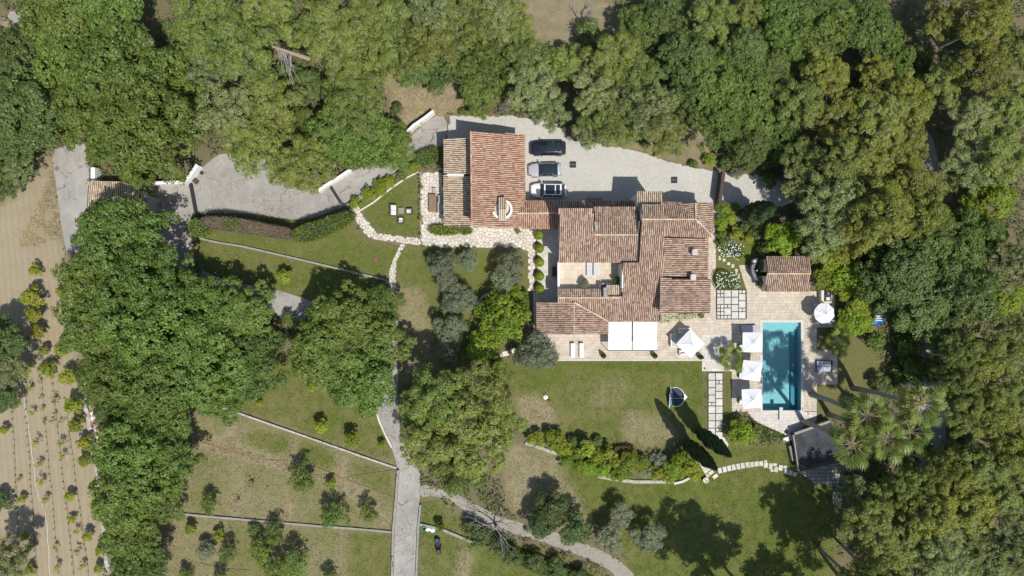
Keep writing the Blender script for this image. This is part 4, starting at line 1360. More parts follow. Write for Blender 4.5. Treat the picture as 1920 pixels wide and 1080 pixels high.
KINDS = {}
def kind(name, mat, bark, variants, Rr, vz, zc, lobes, puffs, pr, per, leaf, wid, th, tr, **kw):
    limbs = kw.pop('limbs', 10)
    tshape = []
    for i in range(variants):
        V, pc = crown(Rr, vz, zc, lobes, puffs, pr, per, leaf, wid, 100 * len(KINDS) + i, **kw)
        cm = quads_mesh(name + '_crown', V, MAT[mat])
        tm = trunk(th, tr, pc, 31 * len(KINDS) + i, th * 0.06, limbs).mesh(name + '_trunk', smooth=True)
        tm.materials.append(MAT[bark])
        tshape.append((tm, cm))
    KINDS[name] = (tshape, Rr, zc)

kind('oak', 'oak', 'bark', 4, 5.6, 3.0, 6.4, 38, 1000, 0.44, 24, 0.30, 0.20, 4.8, 0.30, low=-0.1, lobe_r=(0.13, 0.27), zj=0.42)
kind('oak_dark', 'oak_dark', 'bark', 3, 5.6, 3.0, 6.6, 38, 1000, 0.44, 24, 0.30, 0.20, 5.0, 0.30, low=-0.1, lobe_r=(0.13, 0.27), zj=0.42)
kind('pine', 'pine', 'bark_grey', 3, 5.0, 2.8, 10.0, 40, 470, 0.48, 34, 0.38, 0.13, 9.0, 0.28, up=0.8, low=0.0, shag=0.6, lobe_r=(0.12, 0.23), limbs=30, zj=0.5)
kind('pine_yellow', 'pine_yellow', 'bark_grey', 3, 5.0, 3.0, 10.4, 40, 440, 0.48, 34, 0.38, 0.13, 9.5, 0.28, up=0.8, low=0.0, shag=0.6, lobe_r=(0.12, 0.22), limbs=30, zj=0.55)
kind('pine_grey', 'pine_grey', 'bark_grey', 2, 5.0, 2.7, 9.8, 36, 400, 0.52, 30, 0.42, 0.14, 9.0, 0.28, up=0.7, low=0.0, shag=0.7, lobe_r=(0.13, 0.23), limbs=38, zj=0.5)
kind('olive', 'olive', 'bark_grey', 3, 2.1, 1.45, 2.5, 16, 250, 0.34, 34, 0.22, 0.085, 1.8, 0.17, low=-0.2, shag=0.7, lobe_r=(0.2, 0.36))
kind('round_tree', 'oak_dark', 'bark', 2, 2.1, 1.6, 2.4, 16, 330, 0.34, 26, 0.22, 0.12, 1.5, 0.14, low=-0.2, shag=0.7, lobe_r=(0.28, 0.42), zj=0.2)
kind('citrus', 'citrus', 'bark', 3, 1.0, 0.95, 1.15, 8, 80, 0.22, 24, 0.18, 0.11, 0.7, 0.06, low=-0.3, lobe_r=(0.3, 0.45))
kind('lime_tree', 'lime', 'bark', 2, 3.0, 1.9, 2.7, 22, 300, 0.40, 24, 0.30, 0.18, 2.2, 0.16, low=-0.2, lobe_r=(0.18, 0.32))
kind('shrub', 'shrub', 'bark', 3, 1.4, 1.0, 1.0, 10, 120, 0.28, 24, 0.20, 0.12, 0.7, 0.07, low=-0.3, lobe_r=(0.26, 0.42))
kind('fruit_tree', 'shrub', 'bark', 2, 1.9, 1.4, 2.1, 12, 130, 0.34, 20, 0.22, 0.12, 1.6, 0.10, low=-0.2, lobe_r=(0.2, 0.36))
kind('dull_shrub', 'oak_dark', 'bark', 2, 1.4, 1.0, 1.0, 10, 110, 0.30, 22, 0.20, 0.12, 0.7, 0.07, low=-0.3, lobe_r=(0.26, 0.42))
kind('sage_bush', 'sage', 'bark', 1, 1.0, 0.7, 0.65, 8, 70, 0.22, 24, 0.15, 0.06, 0.5, 0.05, low=-0.3, lobe_r=(0.28, 0.42))
kind('sapling', 'citrus', 'bark', 3, 0.42, 0.5, 0.85, 4, 16, 0.16, 14, 0.15, 0.09, 0.7, 0.025, low=-0.4, limbs=4, lobe_r=(0.4, 0.6))

pr_ = random.Random(99)
def plant(k, name, label, cat, px, py, rpx, group=None, hz=1.0, mat=None, extra=None):
    """px, py: middle of the crown in the survey, rpx its radius there"""
    if k.startswith('pine'): rpx *= 0.93
    if KINDS[k][1] > 4: hz = hz * pr_.uniform(0.85, 1.2)
    shapes, Rr, zc = KINDS[k]
    s = rpx / PPM / Rr
    for _ in range(3):
        z = zc * s * hz
        s = rpx / PPM * (1 - min(z, 60) / CAMH) / Rr
    b = P(px, py, zc * s * hz)
    root = thing(name, label, cat, (b.x, b.y, 0.0), group, pr_.uniform(0, 6.28))
    root.scale = (s * pr_.uniform(0.96, 1.04), s * pr_.uniform(0.96, 1.04), s * hz)
    tm, cm = shapes[pr_.randrange(len(shapes))]
    link_mesh('trunk', tm, None, root)
    link_mesh('crown', cm, None, root)
    return root

def row(k, name, what, where, cat, group, items, key='x', hz=1.0, tail=None):
    """things of a kind told apart by their order along a line one can follow in the picture"""
    idx = sorted(range(len(items)), key=lambda i: items[i][0] if key == 'x' else items[i][1])
    end = tail or ('from the left' if key == 'x' else 'from the top')
    for n, i in enumerate(idx):
        it = items[i]
        plant(it[3] if len(it) > 3 and isinstance(it[3], str) else k, name, f'{what} {where}, {ordinal(n)} {end}', cat, it[0], it[1], it[2], group, hz if len(it) < 5 else it[4])

# ---- the wood
row('oak', 'oak_tree', 'leafy green oak', 'in the wood above the gatehouse', 'tree', 'oaks in the upper left wood', [
    (120, 40, 75), (205, 50, 85), (45, 120, 70, 'oak_dark'), (140, 120, 72), (245, 130, 95), (60, 200, 88, 'oak_dark'), (155, 205, 70), (285, 250, 98), (215, 268, 52), (25, 265, 55, 'oak_dark'), (320, 190, 62), (268, 340, 28)])
row('pine', 'pine_tree', 'olive green pine', 'in the wood above the forecourt', 'tree', 'pines above the forecourt', [
    (400, 45, 70), (455, 95, 75), (500, 40, 62), (400, 110, 60, 'pine_grey'), (620, 65, 76), (660, 110, 60), (440, 215, 72, 'pine_grey'), (505, 195, 68), (480, 275, 66), (665, 185, 72), (690, 50, 60)])
row('oak', 'oak_tree', 'green oak', 'overhanging the entrance ramp', 'tree', 'oaks over the entrance ramp', [(565, 240, 48), (625, 262, 56), (690, 262, 62), (735, 280, 48), (565, 165, 40, 'oak_dark'), (530, 150, 36, 'oak_dark')])
plant('pine', 'pine_tree', 'lone olive pine leaning over the curve of the forecourt', 'tree', 572, 312, 60)
row('pine', 'pine_tree', 'grey-green pine', 'behind the dry meadow', 'tree', 'pines behind the dry meadow', [(745, 55, 62), (810, 30, 60, 'pine_grey'), (800, 85, 55), (870, 45, 62), (930, 35, 55, 'pine_grey'), (745, 110, 42)])
row('oak_dark', 'oak_tree', 'dark green oak', 'along the edge of the dry meadow', 'tree', 'oaks round the dry meadow', [(780, 120, 46), (835, 115, 52), (900, 125, 50, 'oak'), (905, 170, 44, 'oak'), (945, 90, 40)])
row('pine', 'pine_tree', 'pine', 'in the wood above the courtyard cars', 'tree', 'pines above the courtyard', [
    (985, 105, 50), (1000, 165, 58, 'pine_grey'), (1060, 120, 44), (1030, 205, 42, 'pine_grey'), (1150, 110, 52), (1120, 175, 56, 'pine_grey'), (1195, 150, 52), (1155, 225, 60), (1215, 205, 58, 'pine_grey'), (1245, 255, 44), (1110, 240, 44, 'pine_grey'), (960, 40, 44)])
row('oak', 'oak_tree', 'dense green oak', 'in the wood above the wooden gate', 'tree', 'oaks above the wooden gate', [
    (1195, 55, 46), (1245, 30, 50, 'oak_dark'), (1285, 110, 55, 'oak_dark'), (1330, 160, 60), (1390, 95, 55, 'oak_dark'), (1400, 170, 60), (1340, 225, 52), (1425, 225, 46), (1460, 45, 58), (1495, 95, 46), (1285, 190, 44, 'oak_dark'), (1440, 130, 40, 'oak_dark')])
row('pine', 'pine_tree', 'yellowish pine', 'towards the top right corner', 'tree', 'pines in the upper right wood', [
    (1330, 35, 48), (1400, 25, 40), (1545, 140, 52, 'pine_yellow'), (1500, 195, 55), (1570, 210, 56, 'pine_yellow'), (1640, 230, 58), (1700, 190, 55, 'pine_yellow'), (1765, 45, 40, 'pine_yellow'), (1840, 45, 58, 'pine_yellow'),
    (1895, 95, 52), (1835, 130, 56, 'pine_yellow'), (1770, 150, 46), (1895, 200, 58), (1820, 225, 56, 'pine_grey'), (1700, 265, 46, 'pine_yellow'), (1640, 140, 40, 'pine_yellow')])
row('oak', 'oak_tree', 'round green oak', 'below the middle of the upper right wood edge', 'tree', 'oaks in the upper right wood', [(1560, 50, 52), (1625, 55, 58), (1670, 110, 42), (1520, 10, 44, 'oak_dark'), (1400, 280, 40, 'oak_dark'), (1460, 255, 48)])
row('pine_yellow', 'pine_tree', 'broad pine', 'between the pool house and the shaded lane', 'tree', 'pines above the pool house', [
    (1575, 300, 58, 'pine'), (1640, 310, 56), (1690, 350, 62), (1720, 395, 56), (1640, 400, 68), (1560, 375, 58, 'pine_grey'), (1545, 425, 58, 'pine_grey'), (1600, 440, 52), (1500, 300, 42, 'pine'), (1495, 345, 40, 'pine_grey'), (1760, 440, 44, 'pine'), (1745, 350, 34, 'pine')])
row('oak_dark', 'oak_tree', 'big dark oak', 'beside the shaded lane right of the blue tarpaulin', 'tree', 'oaks by the shaded lane', [(1680, 510, 72), (1760, 480, 78, 'oak'), (1800, 555, 72), (1720, 570, 72), (1830, 450, 55, 'oak')])
row('pine_grey', 'pine_tree', 'pine', 'along the right edge of the photo', 'tree', 'pines along the right edge', [
    (1880, 290, 56, 'pine'), (1820, 310, 52), (1905, 490, 60), (1880, 640, 60, 'pine'), (1800, 770, 46, 'pine', 1.45), (1790, 715, 44, 'pine', 1.45), (1795, 655, 40, 'pine', 1.4), (1830, 690, 52, 'pine_yellow'), (1905, 730, 58, 'pine'), (1850, 780, 56, 'pine_yellow'), (1900, 840, 60, 'pine_yellow'), (1840, 870, 54, 'pine'),
    (1890, 930, 60, 'pine'), (1825, 950, 55, 'pine_yellow'), (1905, 1020, 62), (1840, 1040, 60, 'pine')], key='y')
row('lime_tree', 'lime_tree', 'bright green tree', 'beside the right-hand lane', 'tree', 'bright trees by the lane', [(1855, 375, 42), (1885, 560, 34), (1815, 400, 30)])
row('pine', 'pine_tree', 'tall soft pine', 'in the lower right corner wood', 'tree', 'pines in the lower right wood', [
    (1625, 985, 58), (1690, 1010, 60), (1740, 955, 56, 'pine_yellow'), (1760, 1040, 60, 'pine_grey'), (1640, 1070, 56, 'pine', 1.3), (1600, 930, 42, 'pine_grey'), (1665, 930, 44), (1705, 905, 44, 'pine', 1.45), (1755, 870, 40, 'pine', 1.5), (1790, 900, 46, 'pine_yellow'), (1700, 1090, 54, 'pine_grey')])
# pines past the lower border, whose shadows lie on the lower lawn
row('pine', 'pine_tree', 'tall pine', 'past the lower border, shading the lower lawn', 'tree', 'pines past the lower border', [(1395, 1165, 84, 'pine', 1.4), (1455, 1185, 72, 'pine', 1.4), (1700, 1195, 84, 'pine', 1.4), (1550, 1215, 62, 'pine', 1.4), (1620, 1100, 62, 'pine', 1.4)])

# ---- the oaks between orchard and lawn
row('oak', 'oak_tree', 'broad oak', 'in the mass of oaks left of the lawn', 'tree', 'oaks left of the lawn', [
    (238, 452, 88), (180, 530, 66), (275, 535, 85), (190, 610, 72), (290, 625, 92), (395, 590, 76), (215, 705, 66), (300, 710, 82), (385, 680, 84), (460, 590, 62), (470, 680, 66), (300, 775, 60), (420, 745, 50), (345, 560, 60), (235, 760, 52)], key='y')
row('oak', 'oak_tree', 'green oak', 'in the strip of oaks beside the rubble wall', 'tree', 'oaks beside the rubble wall', [(255, 845, 78), (320, 870, 56), (250, 925, 70), (305, 940, 44), (250, 1000, 56), (265, 1060, 58)], key='y')
row('oak', 'oak_tree', 'spreading oak', 'overhanging the middle of the drive', 'tree', 'oaks over the drive', [(640, 600, 66), (705, 640, 66), (620, 660, 70), (680, 705, 70), (715, 575, 42)])
row('pine', 'pine_tree', 'feathery olive green tree', 'in the big clump right of the drive', 'tree', 'clump right of the drive', [(825, 745, 66), (900, 735, 66), (810, 830, 64), (890, 820, 82), (930, 800, 50), (860, 880, 56), (780, 770, 42)])

# ---- olives
row('olive', 'olive_tree', 'silvery olive tree', 'on the lawn between path and lime green tree', 'tree', 'olives on the middle lawn', [(828, 498, 27), (838, 525, 24), (880, 488, 20), (955, 498, 30), (945, 525, 25), (862, 560, 30), (845, 618, 30), (838, 655, 22)], key='y')
plant('olive', 'olive_tree', 'big dark olive at the corner of lawn and terrace', 'tree', 1008, 660, 38)
row('round_tree', 'olive_tree', 'rounded tree', 'above the dirt track at the lower lawn', 'tree', 'trees above the dirt track', [(1037, 950, 31), (1012, 980, 27), (1074, 990, 30), (1142, 1008, 28, 'olive'), (1163, 966, 24, 'olive'), (1214, 1006, 30, 'olive')])

# ---- lime green garden trees
plant('lime_tree', 'lime_tree', 'large lime green tree beside the south-west roof', 'tree', 940, 600, 52)
plant('lime_tree', 'lime_tree', 'smaller lime green bush below the large lime tree', 'bush', 905, 648, 30)
plant('lime_tree', 'lime_tree', 'lime green bush at the top of the clipped hedge strip', 'bush', 968, 553, 18)
plant('lime_tree', 'lime_tree', 'bright lime tree above the pool house roof', 'tree', 1462, 448, 34)
plant('shrub', 'round_bush', 'round green bush at the left corner of the main lawn', 'bush', 935, 688, 18)
row('lime_tree', 'bamboo_clump', 'yellow-green clump', 'right of the pool house and octagonal parasol', 'bush', 'clumps right of the pool house', [(1560, 485, 32), (1590, 520, 36), (1545, 520, 24), (1605, 560, 34), (1600, 600, 28), (1580, 465, 24), (1620, 600, 22)], key='y')
row('shrub', 'garden_bush', 'leafy bush', 'in the shade between pool and lane', 'bush', 'bushes between pool and lane', [(1572, 630, 18, 'lime_tree'), (1700, 650, 24), (1705, 690, 26), (1690, 720, 22), (1740, 700, 22), (1640, 640, 18), (1765, 640, 34, 'olive'), (1755, 690, 30, 'fruit_tree'), (1770, 850, 34, 'fruit_tree'), (1600, 760, 18, 'dull_shrub'), (1650, 720, 20, 'dull_shrub')], key='y')
row('lime_tree', 'yellow_shrub', 'yellow-green shrub', 'in the bed below the entrance ramp', 'shrub', 'shrubs below the ramp', [(667, 380, 12), (692, 364, 14), (712, 347, 13), (728, 342, 13), (715, 358, 10), (752, 330, 10, 'shrub'), (776, 313, 12)])
row('shrub', 'garden_shrub', 'green shrub', 'in the border between house and flower garden', 'shrub', 'shrubs in the house border', [
    (1356, 393, 14, 'lime_tree'), (1376, 391, 11), (1352, 418, 15, 'lime_tree'), (1368, 410, 14, 'lime_tree'), (1390, 405, 9, 'sage_bush'), (1352, 438, 10), (1379, 438, 12, 'citrus'), (1400, 448, 10, 'citrus'), (1395, 425, 10, 'dull_shrub'), (1370, 452, 9, 'sage_bush'), (1352, 455, 10), (1415, 440, 12, 'dull_shrub'), (1430, 470, 13, 'dull_shrub'), (1428, 500, 12), (1430, 530, 11), (1420, 425, 14, 'dull_shrub')], key='y')

# ---- shrub bed below the main lawn
row('citrus', 'bed_shrub', 'clipped shrub', 'in the long bed below the main lawn', 'shrub', 'shrubs in the long bed', [
    (995, 822, 10.8), (1010, 815, 9.6), (1012, 828, 10.8), (1030, 814, 12.0), (1047, 817, 12.0), (1035, 834, 10.8), (1057, 840, 16.8, 'lime_tree'), (1080, 848, 15.6, 'lime_tree'), (1100, 840, 16.8), (1118, 855, 15.6, 'lime_tree'), (1062, 862, 15.6, 'lime_tree'), (1085, 872, 16.8, 'lime_tree'),
    (1105, 875, 15.6, 'lime_tree'), (1140, 848, 14.4), (1130, 880, 18.0, 'lime_tree'), (1160, 887, 18.0, 'lime_tree'), (1180, 862, 19.2, 'lime_tree'), (1200, 868, 16.8, 'lime_tree'), (1215, 880, 14.4, 'sage_bush'), (1235, 862, 15.6, 'sage_bush'), (1230, 885, 14.4), (1278, 855, 18.0), (1265, 875, 21.6, 'lime_tree'),
    (1290, 872, 19.2), (1300, 885, 15.6), (1255, 892, 14.4), (1150, 865, 12.0), (1075, 826, 12.0, 'dull_shrub'), (1120, 828, 10.8, 'dull_shrub')])
plant('lime_tree', 'hydrangea_bush', 'big yellow-green bush between tile path and pool', 'bush', 1388, 812, 26)
plant('shrub', 'hydrangea_bush', 'darker bush tucked behind the yellow-green bush by the pool', 'bush', 1412, 808, 14)

# ---- orchard strip and fields
row('citrus', 'orchard_bush', 'yellow-green citrus bush', 'in the left orchard strip', 'bush', 'citrus bushes in the orchard strip', [
    (68, 507, 12), (64, 556, 20), (68, 588, 17), (117, 548, 10), (76, 622, 14), (30, 625, 14), (50, 690, 14), (94, 692, 15), (86, 657, 10, 'citrus'), (133, 706, 17), (120, 655, 15), (145, 757, 17), (146, 794, 15), (163, 829, 15), (160, 862, 12), (45, 934, 8), (133, 930, 10), (137, 973, 8), (168, 1004, 11), (185, 945, 14), (50, 1003, 8), (58, 1024, 8), (187, 1065, 9), (190, 1030, 10), (10, 805, 9), (58, 1068, 10)], key='y')
row('sapling', 'sapling', 'tiny staked sapling', 'in the rows of the orchard strip', 'sapling', 'saplings in the orchard strip', [
    (57, 727, 6), (104, 750, 6), (70, 829, 7), (118, 830, 7), (121, 853, 6), (74, 869, 6), (78, 902, 7), (86, 936, 6), (146, 996, 6), (106, 1027, 5), (147, 1033, 6), (108, 1064, 6), (155, 1061, 6), (36, 899, 4), (62, 773, 6), (115, 790, 4), (75, 715, 4), (98, 790, 4), (78, 745, 3.5), (80, 765, 3.5), (84, 790, 3.5), (104, 775, 3.5), (75, 690, 3.5)], key='y')
row('pine_grey', 'orchard_pine', 'dull grey-green tree', 'at the left border of the orchard', 'tree', 'trees at the left orchard border', [(5, 640, 48, 'oak_dark'), (20, 690, 40), (12, 745, 30, 'oak_dark'), (5, 940, 18, 'oak_dark'), (15, 1050, 45), (0, 340, 40, 'oak_dark'), (35, 320, 30)], key='y')
row('citrus', 'citrus_tree', 'small round yellow citrus tree', 'on the lawn below the big oaks', 'tree', 'citrus on the lawn', [(602, 798, 14), (660, 821, 16), (717, 832, 8), (586, 727, 9), (487, 755, 7), (567, 668, 12), (537, 518, 15)])
row('fruit_tree', 'fruit_tree', 'dark leafy fruit tree', 'in the terraced lower left field', 'tree', 'fruit trees in the lower field', [
    (565, 896, 27), (628, 962, 26), (690, 960, 20), (515, 998, 22), (490, 1035, 26), (557, 1050, 28), (520, 1065, 26), (621, 905, 10, 'citrus'), (394, 946, 20), (360, 992, 11, 'citrus'), (411, 1003, 11, 'citrus'), (386, 1032, 17, 'olive'), (430, 1035, 20), (476, 992, 12), (620, 1085, 18), (350, 1080, 16), (415, 1082, 16)])
plant('shrub', 'young_tree', 'thin young tree left of the bare grey tree', 'tree', 825, 985, 10, hz=1.6)
plant('dull_shrub', 'scrub_bush', 'dark scrub under the bare grey tree', 'bush', 895, 1000, 26)
row('dull_shrub', 'scrub_bush', 'low scrub', 'along the foot of the dirt track', 'bush', 'scrub along the dirt track', [(960, 1040, 20), (1000, 1052, 20), (1045, 1065, 20), (1085, 1078, 18), (930, 1020, 18)])
row('dull_shrub', 'scrub_bush', 'small bush', 'on the bank above the gravel courtyard', 'bush', 'bushes above the courtyard', [(868, 210, 9, 'shrub'), (890, 214, 7), (905, 213, 8), (945, 205, 11, 'sage_bush'), (970, 205, 9), (1165, 258, 10, 'lime_tree'), (1235, 285, 9, 'shrub'), (1258, 282, 11, 'sage_bush'), (1300, 308, 9, 'shrub'), (1330, 300, 12, 'lime_tree'), (1360, 305, 14), (1400, 310, 16), (1440, 300, 18), (1380, 325, 12, 'olive'), (1210, 270, 10)])
row('dull_shrub', 'wood_bush', 'shaded bush', 'under the wood of the right half', 'bush', 'undergrowth bushes', [
    (1100, 60, 26), (1225, 95, 24), (1300, 60, 22), (1455, 175, 24), (1510, 60, 20), (1600, 145, 24), (1720, 110, 26), (1745, 150, 24), (1800, 85, 20), (1480, 330, 22), (1440, 340, 18), (1525, 480, 20), (1660, 460, 22), (1500, 440, 14), (1780, 340, 24), (1800, 640, 26), (1780, 720, 22), (1690, 860, 22), (1730, 850, 20), (1650, 890, 22), (1590, 890, 16), (1800, 820, 22)])
row('dull_shrub', 'wood_bush', 'shaded bush', 'under the wood of the left half', 'bush', 'undergrowth bushes', [(330, 60, 24), (360, 150, 22), (545, 60, 24), (590, 150, 20), (560, 110, 22), (720, 90, 20), (300, 100, 22), (95, 90, 24), (350, 240, 18), (745, 205, 14), (540, 20, 20), (480, 600, 20), (520, 640, 24), (545, 600, 18), (370, 500, 16)])

# ------------------------------------------------------------------ hedges, cypresses, ivy
def box_leaves(poly, z0, z1, dens, leaf, wid, seed, bulge=0.1):
    """leaves over the top and sides of a clipped hedge of any plan"""
    r = np.random.default_rng(seed)
    if area2(poly) < 0: poly = poly[::-1]
    xs = [p[0] for p in poly]; ys = [p[1] for p in poly]
    A = abs(area2(poly)) / 2
    n = int(A * dens)
    pts = []
    while len(pts) < n:
        x = r.uniform(min(xs), max(xs), n); y = r.uniform(min(ys), max(ys), n)
        k = inside(poly, x, y)
        pts += list(zip(x[k], y[k]))
    pts = np.array(pts[:n])
    lump = np.array([mnoise.noise((p[0] * 1.6, p[1] * 1.6, seed)) for p in pts])
    c = np.column_stack([pts, z1 + lump * 0.22 + r.uniform(-0.14, 0.06, n)])
    nr = np.tile([0, 0, 1.0], (n, 1)) + r.normal(size=(n, 3)) * 0.55
    for i in range(len(poly)):
        a, b = np.array(poly[i]), np.array(poly[(i + 1) % len(poly)])
        L = np.linalg.norm(b - a)
        if L < 1e-3: continue
        m = int(L * (z1 - z0) * dens * 0.8)
        t = r.uniform(0, 1, m)
        zz = r.uniform(z0, z1, m)
        o = np.array([(b - a)[1], -(b - a)[0]]) / L
        q = a + (b - a) * t[:, None] + o * (r.uniform(-0.1, 0.1, m) + bulge * np.sin((zz - z0) / (z1 - z0) * np.pi))[:, None]
        c = np.vstack([c, np.column_stack([q, zz])])
        nr = np.vstack([nr, np.column_stack([np.tile(o, (m, 1)), np.full(m, 0.35)]) + r.normal(size=(m, 3)) * 0.5])
    return cards(c, nr, leaf, wid, r)

def hedge(name, label, pts, z1, mat, seed, dens=75, leaf=0.17, wid=0.11, z0=0.05, smooth=1, cat='hedge'):
    poly = [(p.x, p.y) for p in chaikin([Vector(P2(x, y, z1)) for x, y in pts], smooth)]
    cx = sum(p[0] for p in poly) / len(poly); cy_ = sum(p[1] for p in poly) / len(poly)
    root = thing(name, label, cat, (cx, cy_, 0))
    V = box_leaves([(x - cx, y - cy_) for x, y in poly], z0, z1, dens, leaf, wid, seed)
    link_mesh('foliage', quads_mesh(name, V, MAT[mat]), None, root)
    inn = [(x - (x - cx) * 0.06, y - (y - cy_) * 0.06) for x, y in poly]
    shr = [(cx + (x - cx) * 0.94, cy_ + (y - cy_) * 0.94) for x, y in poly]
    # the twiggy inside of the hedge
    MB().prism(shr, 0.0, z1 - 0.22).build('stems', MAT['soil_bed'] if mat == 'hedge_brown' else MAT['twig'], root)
    return root
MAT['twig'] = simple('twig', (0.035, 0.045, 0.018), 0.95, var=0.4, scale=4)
hedge('curved_hedge', 'green ivy hedge on the right half of the curved drive wall', [(545, 432), (570, 420), (600, 412), (630, 400), (655, 394), (658, 402), (640, 420), (610, 437), (570, 450), (548, 452)], 3.3, 'hedge', 1)
hedge('curved_hedge', 'brownish clipped hedge on the left half of the curved drive wall', [(372, 408), (400, 405), (450, 409), (500, 420), (546, 428), (548, 448), (520, 446), (470, 436), (420, 430), (380, 425)], 3.1, 'hedge_brown', 2)
hedge('round_hedge', 'bright green shrub at the left tip of the curved wall', [(352, 415), (365, 408), (378, 414), (385, 424), (375, 438), (362, 443), (351, 432)], 2.8, 'hedge', 3)
hedge('low_hedge', 'low green planting in front of the brown hedge', [(412, 412), (440, 410), (452, 422), (440, 430), (418, 426)], 3.2, 'hedge', 4)
hedge('clipped_hedge', 'tall clipped hedge strip left of the shaded side terrace', [(975, 548), (988, 546), (990, 572), (989, 604), (978, 602), (975, 575)], 1.8, 'shrub', 5, smooth=0)
hedge('clipped_hedge', 'yellow-green hedge below the pale garage roof', [(801, 424), (832, 421), (860, 425), (862, 436), (840, 440), (806, 438)], 1.1, 'citrus', 6)
hedge('clipped_hedge', 'short dark hedge right of the yellow-green garage hedge', [(862, 428), (884, 427), (885, 437), (864, 439)], 0.9, 'shrub', 7)
hedge('clipped_hedge', 'square hedge at the corner between ramp and garage', [(770, 292), (800, 277), (820, 272), (821, 298), (795, 308), (775, 303)], 1.4, 'hedge', 8)
hedge('clipped_hedge', 'reddish clipped hedge along the top of the shrub bed', [(1150, 838), (1188, 836), (1190, 846), (1152, 849)], 0.9, 'hedge_red', 9, smooth=1)
hedge('clipped_hedge', 'long curved hedge along the grass bank of the dirt track', [(955, 1032), (985, 1040), (1050, 1062), (1120, 1090), (1110, 1105), (1030, 1085), (950, 1052)], 1.2, 'shrub', 10)
hedge('flower_bed', 'white flowering bush with green border above the tile square', [(1341, 508), (1362, 506), (1380, 520), (1390, 535), (1388, 541), (1350, 542), (1341, 535)], 0.8, 'shrub', 11)
hedge('flower_bed', 'white flowering bushes along the edging of the flower garden', [(1348, 458), (1366, 458), (1396, 464), (1395, 482), (1380, 483), (1352, 466)], 0.8, 'shrub', 12)
hedge('pool_hedge', 'low green planting below the curved pool paving', [(1408, 792), (1425, 797), (1465, 815), (1476, 822), (1440, 822), (1415, 815)], 0.6, 'shrub', 13)
hedge('pool_hedge', 'low green strip between pool paving and dark flat roof', [(1508, 803), (1535, 795), (1556, 786), (1560, 790), (1538, 799), (1512, 808)], 0.8, 'hedge', 14)
for nm, pts, sd in (('upper', (1348, 458, 1394, 482), 5), ('lower', (1343, 508, 1388, 540), 6)):
    r = np.random.default_rng(sd)
    host = [o for o in bpy.data.objects if o.name.startswith('flower_bed') and o.parent is None][0 if nm == 'lower' else 1]
    n = 90
    c = np.array([P(r.uniform(pts[0], pts[2]), r.uniform(pts[1], pts[3]), 0.86)[:] for _ in range(n)])
    c = c - np.array(host.location[:])
    V = np.vstack([cards(c + r.normal(size=(n, 3)) * 0.05, np.tile([0, 0, 1.0], (n, 1)) + r.normal(size=(n, 3)) * 0.3, 0.17, 0.15, r) for _ in range(1)])
    link_mesh('blossom', quads_mesh('blossom', V, MAT['petal']), None, host, 'stuff')

def cypress_meshes(h, rad, seed):
    r = np.random.default_rng(seed)
    n = int(h * rad * 1150)
    t = r.uniform(0, 1, n)
    prof = np.sin(np.clip(t * 0.92 + 0.08, 0, 1) * np.pi) ** 0.55 * (1 - t * 0.35)
    a = r.uniform(0, 2 * np.pi, n)
    lump = 1 + 0.13 * np.sin(a * 5 + t * 17) + 0.08 * np.sin(a * 9 - t * 31)
    rr = rad * prof * lump * r.uniform(0.8, 1.05, n)
    c = np.stack([rr * np.cos(a), rr * np.sin(a), 0.25 + t * h], 1)
    nr = np.stack([np.cos(a), np.sin(a), np.full(n, 0.35)], 1) + r.normal(size=(n, 3)) * 0.4
    V = cards(c, nr, 0.26, 0.11, r)
    tr = MB().tube([(0, 0, -0.1), (0, 0, h * 0.5), (0, 0, h * 0.95)], [0.22, 0.16, 0.03], 7)
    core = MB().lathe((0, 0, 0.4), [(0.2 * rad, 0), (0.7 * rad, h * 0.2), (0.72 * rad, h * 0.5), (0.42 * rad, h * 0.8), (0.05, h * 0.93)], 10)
    return quads_mesh('cypress_crown', V, MAT['cypress']), tr.mesh('cypress_trunk'), core.mesh('cypress_core')
def cypress(label, px, py, h, rad, seed):
    root = thing('cypress_tree', label, 'tree', P(px, py), 'slender dark cypresses')
    cm, tm, km = cypress_meshes(h, rad, seed)
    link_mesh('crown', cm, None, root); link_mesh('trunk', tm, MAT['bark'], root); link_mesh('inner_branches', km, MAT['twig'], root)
cypress('slender dark cypress leaning toward the landing stones', 1288, 831, 13.0, 1.0, 1)
cypress('slender dark cypress nearest the yellow-green bush and tile path', 1311, 810, 13.0, 1.0, 2)
cypress('dark cypress behind the wooden gate, beyond the house corner', 1400, 404, 9.5, 1.45, 3)

def ivy(name, label, pts, z, mat, seed, parent_loc):
    root = thing(name, label, 'climber', parent_loc)
    r = np.random.default_rng(seed)
    poly = px_poly(pts, z)
    V = box_leaves([(x - root.location.x, y - root.location.y) for x, y in poly], z - 0.35, z, 110, 0.16, 0.11, seed)
    link_mesh('foliage', quads_mesh(name, V, MAT[mat]), None, root)
    st = MB()
    for i in range(5):
        q = poly[(i * 2) % len(poly)]
        c = (sum(p[0] for p in poly) / len(poly), sum(p[1] for p in poly) / len(poly))
        st.tube([(c[0] + (i - 2) * 0.8, c[1] + 0.2, 0), (c[0] + (i - 2) * 0.9, c[1] + 0.15, z * 0.6), (q[0] * .6 + c[0] * .4, q[1] * .6 + c[1] * .4, z - 0.1)], [0.04, 0.035, 0.02], 5)
    st.build('stem', MAT['bark'], root)
ivy('climbing_vine', 'green climbing vine along the eave beside the awnings', [(1238, 588), (1260, 584), (1285, 586), (1318, 581), (1322, 589), (1300, 596), (1270, 599), (1240, 604)], 3.6, 'shrub', 3, P(1280, 592))
